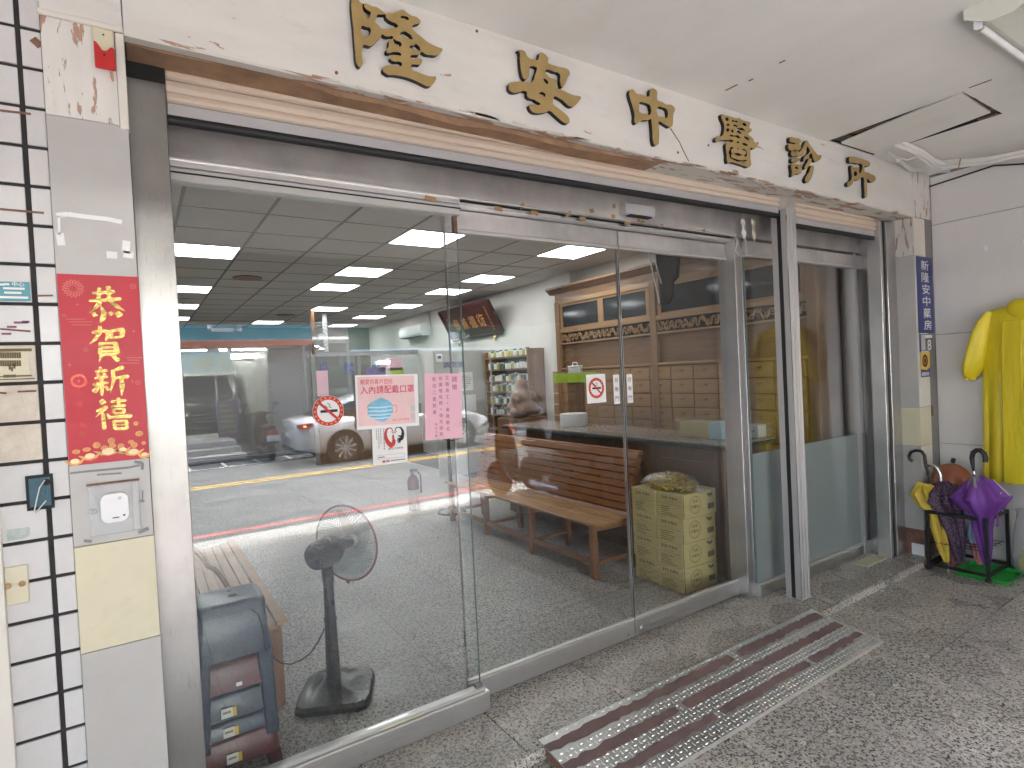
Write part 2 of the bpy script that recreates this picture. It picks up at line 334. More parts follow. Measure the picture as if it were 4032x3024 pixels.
MT = dict(
 peel_sign=peel('peeling_paint_sign', (.45,1,1.6), .795),
 peel_post=peel('peeling_paint_post', (2.6,2.6,.5), .685, under=(.45,.29,.21), scale=12),
 peel_edge=peel('peeling_paint_edge', (.6,3,3), .66, col=(.66,.64,.58), scale=8),
 ceil=mat('arcade_plaster', (.79,.79,.745), .75, var=.07, scale=1.3, bump=.25, bscale=240, bdist=.002, stretch=(1,.45,1), dirt=.22, dirtcol=(.50,.45,.37)),
 ply=mat('torn_plywood', (.37,.235,.14), .8, var=.3, scale=9, bump=.35, bscale=120, stretch=(1,1,1)),
 grey=mat('grey_panel', (.49,.485,.465), .42, var=.05, scale=4, dirt=.30, dirtcol=(.33,.31,.27), bump=.06, bscale=120),
 cream=mat('cream_panel', (.67,.63,.46), .45, var=.06, scale=5, dirt=.34, dirtcol=(.45,.4,.28)),
 tile=mat('white_glazed_tile', (.66,.66,.655), .25, var=.05, scale=14, rnd=.16, dirt=.32, dirtcol=(.44,.38,.31), bump=.08, bscale=40),
 tile_bad=mat('damaged_tile', (.66,.6,.5), .6, var=.2, scale=16, dirt=.95, dirtcol=(.36,.27,.19), bump=.5, bscale=60),
 grout=mat('black_grout', (.035,.033,.033), .8, var=.3, scale=30, bump=.3, bscale=200),
 wtrim=mat('white_trim', (.74,.71,.64), .5, var=.05, scale=5, dirt=.2),
 steel=steel('brushed_steel', col=(.36,.35,.335), brush=(60,60,1)), steel_h=steel('brushed_steel_rail', col=(.78,.78,.77), brush=(1,60,60), blotch=.1), steel2=steel('polished_steel', col=(.68,.67,.655), rough=.32, brush=(60,60,1), blotch=.15),
 steel_head=steel('stained_steel_header', col=(.76,.735,.71), rough=.34, brush=(1,40,40), blotch=.34, metal=.55),
 alu=mat('aluminium_post', (.56,.545,.54), .42, metal=.55, var=.03, scale=3),
 alu_w=mat('white_aluminium', (.62,.62,.60), .38, metal=.5, var=.06), chrome=mat('bright_edge', (.85,.85,.85), .16, metal=1, var=.04),
 black=mat('black_rubber', (.012,.012,.013), .55, var=.2), dark=mat('dark_gap', (.02,.02,.02), .8, var=.2),
 shutter=mat('beige_shutter', (.72,.61,.49), .5, var=.05, scale=3, rnd=.08, dirt=.10, dirtcol=(.4,.3,.2), stretch=(.3,1,1)),
 shutter_bar=mat('grey_shutter_bar', (.52,.52,.53), .4, metal=.3, var=.06),
 gold=mat('gold_paint', (.40,.285,.11), .45, metal=.12, var=.10, scale=14, dirt=.25, dirtcol=(.2,.14,.06)), goldside=mat('letter_side_black', (.006,.005,.005), .6, var=.2),
 glass=glassmat('door_glass', .036, (.965,.98,.972), 0, .002), glass2=glassmat('fixed_glass', .052, (.96,.978,.97), 0, .003),
 gedge=mat('glass_edge', (.20,.27,.25), .15, var=.2), wglass=glassmat('window_glass', .06, (.9,.93,.93)),
 darkglass=mat('dark_glass', (.03,.035,.04), .08, var=.3, scale=3),
 frost=None,
 granite=granite('arcade_granite', (.55,.52,.465), (.085,.08,.072), (.54,.475,.41), .25, .8), granite_in=granite('shop_granite', (.45,.435,.41), (.12,.115,.11), (.50,.46,.42), .36, .8),
 kerb=mat('kerb_concrete', (.45,.445,.425), .85, var=.2, scale=7, bump=.6, bscale=40, stretch=(.4,1,1), dirt=.4, dirtcol=(.3,.29,.27)),
 asphalt=mat('asphalt', (.10,.105,.113), .9, var=.25, scale=1.1, bump=.5, bscale=180), asphalt2=mat('asphalt_patch', (.085,.09,.096), .9, var=.2, scale=2, bump=.5, bscale=180),
 pred=mat('red_line_paint', (.56,.10,.10), .7, var=.15, scale=5, dirt=.3), pyel=mat('yellow_line_paint', (.70,.46,.08), .7, var=.12, scale=5, dirt=.25), pwht=mat('white_line_paint', (.75,.75,.73), .7, var=.1, scale=5, dirt=.3),
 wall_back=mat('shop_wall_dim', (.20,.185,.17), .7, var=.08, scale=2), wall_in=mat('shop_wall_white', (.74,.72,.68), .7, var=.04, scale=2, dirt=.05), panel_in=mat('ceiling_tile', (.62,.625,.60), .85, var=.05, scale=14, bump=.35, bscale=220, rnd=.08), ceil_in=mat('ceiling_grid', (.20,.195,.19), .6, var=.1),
 lamp=emit('panel_light', (.97,.985,1), .8), lampframe=mat('lamp_frame', (.75,.75,.75), .4),
 bench=wood('bench_wood', (.30,.10,.026), (.44,.185,.055), 1), bench_x=wood('bench_wood_legs', (.25,.10,.035), (.37,.17,.075), 2), bench_seat=wood('bench_seat_wood', (.40,.19,.058), (.55,.30,.11), 1),
 cab=wood('cabinet_wood', (.36,.20,.085), (.50,.30,.14), 1, .42), cab_d=wood('cabinet_dark_wood', (.20,.105,.05), (.30,.165,.08), 1, .4), cab_v=wood('cabinet_post_wood', (.26,.14,.065), (.38,.22,.11), 2, .42),
 counter=wood('counter_wood', (.16,.085,.045), (.24,.135,.07), 2, .42, coat=.05), stone=mat('counter_stone', (.33,.28,.245), .2, var=.25, scale=30), stone_e=mat('counter_edge', (.05,.06,.06), .25, var=.2),
 carton=mat('carton', (.60,.49,.22), .75, var=.06, scale=5, rnd=.12, bump=.1, bscale=90), ink=mat('dark_ink', (.03,.028,.018), .7, var=.1), ink_f=mat('faded_ink', (.17,.14,.07), .8),
 stool_b=mat('navy_plastic', (.011,.028,.062), .3, var=.1), stool_r=mat('dark_red_plastic', (.12,.012,.017), .34, var=.1),
 fan=mat('fan_dark_green_plastic', (.009,.013,.013), .26, var=.1), fanred=mat('fan_red_rim', (.22,.045,.04), .4), fanwire=mat('fan_wire', (.18,.19,.19), .4, metal=.6),
 paper=mat('white_paper', (.80,.80,.79), .6, var=.03), pinkp=mat('pink_paper', (.80,.47,.56), .6, var=.03), pink2=mat('pale_pink_print', (.80,.55,.55), .45, var=.1, scale=5), redink=mat('crimson_ink', (.60,.045,.10), .6), redp=mat('red_sign', (.52,.02,.02), .5), orange=mat('orange_print', (.85,.35,.08), .6), skyb=mat('mask_blue', (.20,.50,.68), .5, var=.25, scale=18), maskw=mat('mask_pale', (.5,.72,.8), .5, var=.1), inkb=mat('blue_ink', (.05,.07,.30), .6), inkp=mat('plum_ink', (.25,.10,.17), .6),
 rposter=mat('red_poster', (.50,.012,.030), .42, var=.06, scale=6), rposter2=mat('faded_red_print', (.68,.16,.13), .5), gfoil=mat('gold_foil', (.50,.36,.12), .26, metal=.95, var=.35, scale=25, bump=.6, bscale=38, bdist=.01), ggold=mat('gold_print', (.80,.42,.13), .45, var=.25, scale=30), gglow=mat('pale_gold_print', (.9,.72,.42), .45), dfoil=mat('dark_red_foil', (.36,.05,.03), .3, metal=.5),
 blue=mat('blue_sign', (.012,.030,.17), .35, var=.08), white=mat('white_plastic', (.78,.79,.80), .35, var=.02), lgrey=mat('light_grey_plastic', (.55,.55,.56), .4), slate=mat('slate_plate', (.12,.13,.15), .4), yel=mat('yellow_print', (.80,.55,.08), .45), maroon=mat('maroon_lacquer', (.07,.018,.02), .3, var=.3, scale=6), teal=mat('teal_sign', (.09,.32,.37), .4, var=.05), orsign=mat('orange_red_sign', (.68,.20,.10), .4), green=mat('green_plastic', (.03,.42,.06), .35, var=.08), lime=mat('lime_paper', (.38,.55,.03), .6),
 umb_p=mat('purple_umbrella', (.17,.045,.30), .5, var=.15, scale=9, bump=.2, bscale=30), umb_d=mesh_fabric('dark_patterned_umbrella', (.03,.008,.032), (.24,.17,.25), 300), umb_y=mat('yellow_umbrella', (.70,.52,.07), .5, var=.12, scale=9, bump=.2, bscale=30), umb_c=mat('copper_umbrella', (.36,.13,.075), .25, metal=.35, var=.2, scale=5), umb_k=mat('pink_umbrella', (.55,.20,.2), .6), umb_b=mat('blue_grey_cloth', (.35,.45,.6), .6), coat_y=mat('yellow_raincoat', (.74,.60,.02), .40, var=.14, scale=3, bump=.35, bscale=4, bdist=.03, stretch=(2.2,2.2,.4)), silver=mat('silver_metal', (.7,.7,.72), .25, metal=1),
 iron=mat('black_iron', (.012,.012,.013), .35, var=.2), bag=film('clear_plastic'), bag_b=film('bench_film', (.9,.9,.9), .012, .08, .015, .22), bag_t=film('thin_clear_plastic', (.9,.9,.9), .04, .1), candy=mat('gold_candy', (.85,.52,.04), .2, metal=.35, var=.45, scale=60, bump=.9, bscale=45, bdist=.02), candyr=mat('red_candy', (.5,.12,.05), .3, metal=.6),
 check=steel('checker_plate', col=(.82,.82,.80), rough=.38, brush=(8,8,8), blotch=.15), grip=mat('brown_grip_tape', (.19,.125,.115), .95, var=.2, scale=8, bump=.5, bscale=300),
 right=mat('pale_wall_panel', (.65,.638,.62), .5, var=.05, scale=1.6, dirt=.16, dirtcol=(.45,.40,.34), stretch=(1,1,.35)), strip=mat('grey_strip', (.23,.22,.21), .5), concrete=mat('building_concrete', (.46,.45,.43), .8, var=.12, scale=1.2, bump=.3), bmaroon=mat('maroon_beam', (.33,.25,.23), .6, var=.12), brickg=mat('grey_brick', (.44,.43,.42), .8, var=.1, rnd=.2),
 carw=mat('white_car_paint', (.78,.79,.80), .12, var=.01, coat=.6), tyre=mat('tyre_rubber', (.02,.02,.02), .8), rim=mat('dark_alloy', (.16,.16,.16), .3, metal=.8), tail=mat('red_tail_lamp', (.45,.03,.03), .2), taillit=emit('lit_tail_lamp', (1,.25,.05), 6), plate=mat('number_plate', (.75,.76,.76), .4),
 scoot=mat('brown_scooter_paint', (.08,.035,.025), .25), scoot2=mat('charcoal_plastic', (.016,.016,.018), .75), cable=mat('white_cable', (.72,.71,.68), .5, var=.05), tubew=mat('unlit_tube', (.82,.83,.82), .25), fixt=mat('enamel_fixture', (.66,.67,.60), .4, var=.04), hatchw=mat('splintered_board', (.22,.115,.08), .85, var=.4, scale=30), tape=mat('brown_tape', (.40,.25,.10), .4, var=.15), blueb=mat('blue_box', (.04,.13,.18), .5, var=.3, scale=20), jar_w=mat('white_jar', (.70,.70,.66), .35, rnd=.15), jar_g=mat('green_jar', (.06,.12,.07), .3, rnd=.3), jar_y=mat('olive_tin', (.45,.42,.10), .4, rnd=.3), brownst=mat('brown_plastic', (.25,.12,.05), .35, var=.3), plum=mat('purple_poster', (.17,.11,.30), .5, var=.2, scale=8), led=emit('white_led', (.85,.93,1), 9), tubeon=emit('lit_or_fill_tube', (1,.99,.95), 14), dgreen=mat('green_board', (.05,.14,.09), .4, var=.15, scale=3), van=mat('dark_van_paint', (.03,.035,.04), .25, var=.2), bannerp=mat('dark_purple_banner', (.045,.02,.05), .6), cone=mat('orange_cone', (.75,.16,.04), .5), leaf=mat('leaf_green', (.06,.12,.03), .6, var=.4, scale=30),
)
def frosted():
    t = NT('frosted_film'); t.t.nodes.remove(t.b)
    df = t.n('BsdfDiffuse'); df.inputs[0].default_value = (.37,.43,.425,1)
    tl = t.n('BsdfTranslucent'); tl.inputs[0].default_value = (.54,.60,.59,1)
    tr = t.n('BsdfTransparent'); tr.inputs[0].default_value = (.7,.8,.78,1)
    gl = t.n('BsdfGlossy'); gl.inputs['Roughness'].default_value = .06
    a = t.n('MixShader'); a.inputs[0].default_value = .35; t.l(df.outputs[0], a.inputs[1]); t.l(tl.outputs[0], a.inputs[2])
    b = t.n('MixShader'); b.inputs[0].default_value = .14; t.l(a.outputs[0], b.inputs[1]); t.l(tr.outputs[0], b.inputs[2])
    c = t.n('MixShader'); c.inputs[0].default_value = .06; t.l(b.outputs[0], c.inputs[1]); t.l(gl.outputs[0], c.inputs[2])
    t.l(c.outputs[0], t.out.inputs[0]); return t.m
MT['frost'] = frosted()
# ================================================================== setting
ZC = 3.023            # arcade ceiling
ZL = -.048             # lower arcade floor
YS = -.455            # step between the door sill and the arcade floor
YK = -4.23            # street edge of the arcade floor
ZR = -.12             # road
XW = 5.436            # side wall of the arcade

# --- arcade floor: slabs on a bed
bed = struct(obj('arcade_floor', MB().box(-9, XW, YS, .02, -.3, -.03).box(-9, XW, YK, YS-.02, -.4, ZL-.03), MT['dark']))
slab = mesh_of('slab', MB().box(-.2978, .2978, -.2978, .2978, -.03, 0), MT['granite'], bev=.0015)
xs0 = -2.1
for i in range(13):
    for j in range(7):
        x = xs0 + .6*i + .3; y = YS - .02 - .3 - .6*j
        if x > 5.2: continue
        y0, y1 = y-.2985, min(y+.2985, YS-.022)
        if j == 6: inst('slab', slab, (x, -4.155, ZL), bed, scale=(1, .24, 1)); continue
        inst('slab', slab, (x, y+.0015, ZL), bed, rot=(0, 0, random.choice((0, math.pi/2, math.pi))))
for i in range(13):      # sill strip in front of and under the doors
    x = xs0 + .6*i + .1
    if x-.2985 > 5.44: continue
    o = inst('slab', slab, (x, -.22, 0), bed); o.scale = (1, .47/.597, 1)
edge = obj('sill_edge', MB().box(-2.1, XW-.002, YS-.02, YS-.0005, ZL, -.0005), MT['granite'], bed)
filler = obj('slab_end', MB().box(5.11+.002, XW-.003, -3.8, YS-.03, ZL-.02, ZL-.006), MT['granite'], bed)

# --- shop floor
inb = struct(obj('shop_floor', MB().box(-1.3, 5.3, .02, 12.2, -.3, -.02), MT['dark']))
slab_in = mesh_of('slab', MB().box(-.2994, .2994, -.2994, .2994, -.02, 0), MT['granite_in'], bev=.0006)
for i in range(9):
    for j in range(17):
        x = -.2+.6*i; y = .32+.6*j
        if x > 4.0 and y > 4.5: continue
        inst('slab', slab_in, (x, y, -.001), inb, rot=(0, 0, random.choice((0, math.pi/2, math.pi))))

# --- arcade ceiling with a broken hatch
HX0, HX1, HY0, HY1 = 3.90, 4.485, -1.18, -.445
m = MB()
for x0, x1, y0, y1 in ((-9, HX0, -4.6, -.40), (HX1, XW+.1, -4.6, -.40), (HX0, HX1, -4.6, HY0), (HX0, HX1, HY1, -.40)):
    m.box(x0, x1, y0, y1, ZC, ZC+.02)
aceil = struct(obj('arcade_ceiling', m, MT['ceil']))
obj('ceiling_void', MB().box(-9, XW+.1, -4.6, -.40, ZC+.12, ZC+.2), MT['dark'], aceil)
obj('hatch_gap_shade', MB().box(HX0, HX0+.002, HY0+.002, HY1-.002, ZC+.001, ZC+.019).box(HX1-.002, HX1, HY0+.002, HY1-.002, ZC+.001, ZC+.019).box(HX0, HX1, HY0, HY0+.0019, ZC+.001, ZC+.019).box(HX0, HX1, HY1-.0019, HY1, ZC+.001, ZC+.019), MT['dark'], aceil)  # dark sheets on the hole's faces, shade of the gaps put into colour
hq = [(HX0+.006, HY0+.012, ZC+.001), (HX1-.075, HY0+.035, ZC+.004), (HX1-.004, HY1-.03, ZC-.010), (HX0+.085, HY1-.035, ZC-.016)]
hp = MB().hexa(hq + [(x, y, z+.012) for x, y, z in hq])
obj('hatch_panel', hp, MT['ceil'], aceil)
m = MB()
for k in range(26):      # splintered wood round the opening
    s = k/26
    if k % 2: p = Vector((HX0+.012+random.uniform(0, .02), HY1-.02-s*.30, ZC-.001)); d = Vector((random.uniform(.0, .012), -.05, 0))
    else: p = Vector((HX1-.02-s*.1, HY0+.012+random.uniform(0, .012)*s, ZC-.001)) if s < .3 else Vector((HX0+.05+s*.5, HY0+.004, ZC-.001)); d = Vector((-.05, random.uniform(-.004, .004), 0)) if s >= .3 else Vector((0, .1, 0))
    m.bar(p, p+d, random.uniform(.003, .009), .003)
stuff(obj('splinters', m, MT['hatchw'], aceil))
m = MB()                  # scars in the plaster
for p, L in (((2880, 345), .07), ((2957, 315), .025), ((3080, 243), .03), ((3330, 930), .1), ((3860, 330), .1)):
    c = onZ(p, ZC-.0015) if p[1] < 700 else None
    if c is None: continue
    m.obox(c, (.004, .0, 0), (0, L/2, 0), (0, 0, .001))
stuff(obj('scars', m, MT['hatchw'], aceil))

# --- side wall at the end of the arcade, panelled
rw = struct(obj('side_wall', MB().box(XW+.012, XW+.3, -4.6, .1, -.4, ZC), MT['strip']))
zj = [-.4, -.02, .858, 1.738, 2.618, ZC-.02]; yj = [-.432, -1.63, -2.83, -4.03, -4.6]
for a in range(5):
    for b in range(4):
        obj('panel', MB().box(XW, XW+.011, yj[b+1]+.0015, yj[b]-.0015, zj[a]+.0025, zj[a+1]-.0025), MT['right'], rw, own=True)

# --- mass of the building above and behind the arcade, street columns and the beam between them
struct(obj('own_building', MB().box(-9, 14, -4.6, 12.6, 3.26, 9), MT['concrete']))
struct(obj('neighbour_wall', MB().box(-9, -.36, -.38, -.1, -.1, ZC), MT['wtrim']))

bm_ = struct(obj('street_beam', MB().box(-9, 14, -4.62, -4.34, 2.28, 3.26), MT['bmaroon']))
for x in (-6.2, -1.5):
    struct(obj('street_column', MB().box(x, x+.55, -4.58, -4.0, -.3, 2.28), MT['concrete'], bev=.01))
struct(obj('street_column', MB().box(4.95, 5.75, -4.5, -4.0, -.3, 2.28), MT['right'], bev=.01))
b = tag(obj('hanging_banner', MB().box(5.0, 5.40, -3.998, -3.985, .75, 2.24), MT['bannerp']), 'dark purple vertical banner with white characters by the street column', 'banner')
m = MB(); vtext(m, '隆安中醫診所', (5.2, -3.978, 2.08), -UX, UZ, .22, .27, .01); obj('lettering', m, MT['paper'], b)

# --- street
gx0, gx1 = -60, 70
struct(obj('ground', MB().box(-150, 150, -150, 150, -.75, -.45), MT['concrete']))
struct(obj('road', MB().box(gx0, gx1, -14.5, -4.86, -.44, ZR), MT['asphalt']))
struct(obj('kerb', MB().box(gx0, gx1, -4.85, YK, -.44, -.085), MT['kerb'], bev=.02))
struct(obj('far_pavement', MB().box(gx0, gx1, -40, -12.3, -.44, ZR+.03), MT['asphalt2']))
rd = struct(obj('road_patch', MB().box(-3, 2.1, -7.4, -5.0, ZR, ZR+.004), MT['asphalt2']))
def mark(name, m, mt): return struct(obj(name, m, mt))
mark('red_line', MB().box(gx0, gx1, -5.25, -5.14, ZR+.004, ZR+.008), MT['pred'])
mark('yellow_line', MB().box(gx0, gx1, -9.04, -8.94, ZR+.004, ZR+.008).box(gx0, gx1, -8.84, -8.74, ZR+.004, ZR+.008), MT['pyel'])
m = MB().box(-1, 9.5, -11.45, -11.36, ZR+.004, ZR+.008)
for i in range(14): m.box(.83+.68*i-1.36, .89+.68*i-1.36, -12.3, -11.46, ZR+.004, ZR+.008)
mark('parking_marks', m, MT['pwht'])

# ================================================================== shop interior shell
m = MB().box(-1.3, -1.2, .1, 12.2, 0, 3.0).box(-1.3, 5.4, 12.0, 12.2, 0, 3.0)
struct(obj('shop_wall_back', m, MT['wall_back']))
struct(obj('shop_wall_right', MB().box(5.1, 5.4, -.02, 12.0, 0, 3.0).box(4.98, 5.1, 3.62, 4.12, 0, 2.94), MT['wall_in']))
struct(obj('shop_front_wall', MB().box(-1.2, .03, 0, .1, 0, 3.0).box(.03, 5.1, .03, .1, 2.42, 3.2).box(.03, 5.436, -.39, .03, 2.9, 3.2), MT['wall_in']))
ZI = 2.94; GX, GY = .335, 2.354
icl = struct(obj('shop_ceiling', MB().box(-1.25, 5.15, .1, 12.1, ZI+.012, 3.2), MT['ceil_in']))
LIT = {(0,2):'front', (0,6):'x', (0,9):'x', (0,12):'x', (3,0):'x', (3,3):'x', (3,5):'x', (4,9):'x', (3,13):'x', (6,0):'x', (6,3):'x', (6,5):'x', (6,8):'x', (6,11):'x', (6,14):'x'}
tile_in = mesh_of('ceiling_panel', MB().box(-.289, .289, -.299, .299, 0, .018), MT['panel_in'], bev=.002)
for kx in range(-2, 8):
    for ky in range(-4, 16):
        x0, y0 = GX+.6*kx, GY+.62*ky
        if (kx, ky) in LIT or x0 > 5.0 or x0 < -.9: continue
        inst('ceiling_panel', tile_in, (x0+.3, y0+.31, ZI), icl)
for kx in range(-2, 9): obj('grid_bar', MB().box(GX+.6*kx-.011, GX+.6*kx+.011, .11, 12.0, ZI-.003, ZI+.010), MT['ceil_in'], icl)
for ky in range(-3, 17):
    for kx in range(-2, 8): obj('grid_bar', MB().box(GX+.6*kx+.0112, GX+.6*kx+.5888, GY+.62*ky-.011, GY+.62*ky+.011, ZI-.003, ZI+.010), MT['ceil_in'], icl) if kx >= 0 and (kx < 7) else None
rows = {0: 'left row', 3: 'middle row', 4: 'middle row', 6: 'row along the right wall'}
ordn = ['first', 'second', 'third', 'fourth', 'fifth', 'sixth']
lf = mesh_of('frame', MB().box(-.29, .29, -.30, -.285, 0, .02).box(-.29, .29, .285, .30, 0, .02).box(-.29, -.275, -.285, .285, 0, .02).box(.275, .29, -.285, .285, 0, .02), MT['lampframe'])
ld = mesh_of('diffuser', MB().box(-.275, .275, -.285, .285, .004, .012), MT['lamp'])
cnt = {}
for (kx, ky) in sorted(LIT, key=lambda k: k[1]):
    rn = rows[kx]; i = cnt.get(rn, 0); cnt[rn] = i+1
    t = thing('ceiling_light', f'square lit panel light, {ordn[i]} from the door in the {rn}', 'ceiling light', (GX+.6*kx+.3, GY+.62*ky+.31, ZI-.004), 'panel lights in the shop ceiling')
    inst('frame', lf, wloc(t), t); inst('diffuser', ld, wloc(t), t)
for p, r in (((975, 1093), .17), ((1125, 1240), .17)):     # round brown covers on the ceiling
    c = onZ(p, ZI-.003); tag(obj('ceiling_cover', MB().lathe([(r, -.012), (r, 0), (.02, 0)], (c.x, c.y, c.z), 24), MT['brownst'], smooth=40), 'round brown cover on the shop ceiling, ' + ('nearer one' if r and p[0] < 1000 else 'far one'), 'ceiling cover', 'round brown covers')

# ================================================================== shopfront
# sign board over the entrance
sb = thing('sign_board', 'long white peeling painted board over the entrance carrying gold characters', 'sign board', (2.5, -.43, 2.66))
obj('board', MB().box(.024, 5.118, -.43, -.40, 2.66, ZC-.001), MT['peel_sign'], sb)
obj('board', MB().box(-.17, .021, -.43, -.40, 2.672, ZC-.001), MT['peel_sign'], sb)
m = MB()
obj('bottom_lip', MB().box(.024, 5.11, -.433, -.398, 2.650, 2.6595), MT['peel_edge'], sb)
# underside: raw plywood on the left part, painted on the right
obj('soffit', MB().box(2.35, 5.10, -.398, -.20, 2.652, 2.664), MT['peel_edge'], sb)
obj('soffit', MB().box(.03, 2.349, -.398, -.20, 2.652, 2.664), MT['ply'], sb)
c4 = crop(1000, 0, .6329)
low = [(495,176),(640,215),(800,248),(1000,288),(1130,318),(1250,356),(1320,384),(1400,398),(1500,415),(1600,440),(1700,472),(1800,497),(1900,508),(2050,540),(2200,578),(2400,612),(2500,630),(2637,652)]
m = MB(); N = len(low)
lowp = [onY(p, -.385) for p in low]
vs = []
for i, p in enumerate(lowp):
    z = p.z + random.uniform(-.002, .002); vs += [(p.x, -.389, 2.659), (p.x, -.389-.004, z), (p.x, -.383-.004, z), (p.x, -.383, 2.659)]
m.loft([vs[4*i:4*i+4] for i in range(N)]); obj('torn_plywood', m, MT['ply'], sb)
m = MB()
for k in range(60):     # ragged flakes of paint along the lower edge
    x = random.uniform(.6, 5.0); L = random.uniform(.01, .06)
    m.obox((x, -.4355, 2.657+random.uniform(-.004, .006)), (L, 0, random.uniform(-.002, .002)), (0, .0015, 0), (0, 0, random.uniform(.002, .005)))
stuff(obj('paint_flakes', m, MT['peel_edge'], sb))
m = MB(); pts = [(2640,505),(2676,560),(2682,575),(2700,612),(2712,635)]
q = [onY(p, -.4312) for p in pts]
for a, b_ in zip(q, q[1:]): m.bar(a, b_, .004, .002, up=(0,1,0))
obj('crack', m, MT['hatchw'], sb)
for p in ((1878, 122), (1325, 286), (2790, 572), (2670, 600)):
    c = onY(p, -.432); obj('nail_hole', MB().cyl((c.x, -.4335, c.z), (c.x, -.43, c.z), .006, 8), MT['hatchw'], sb)

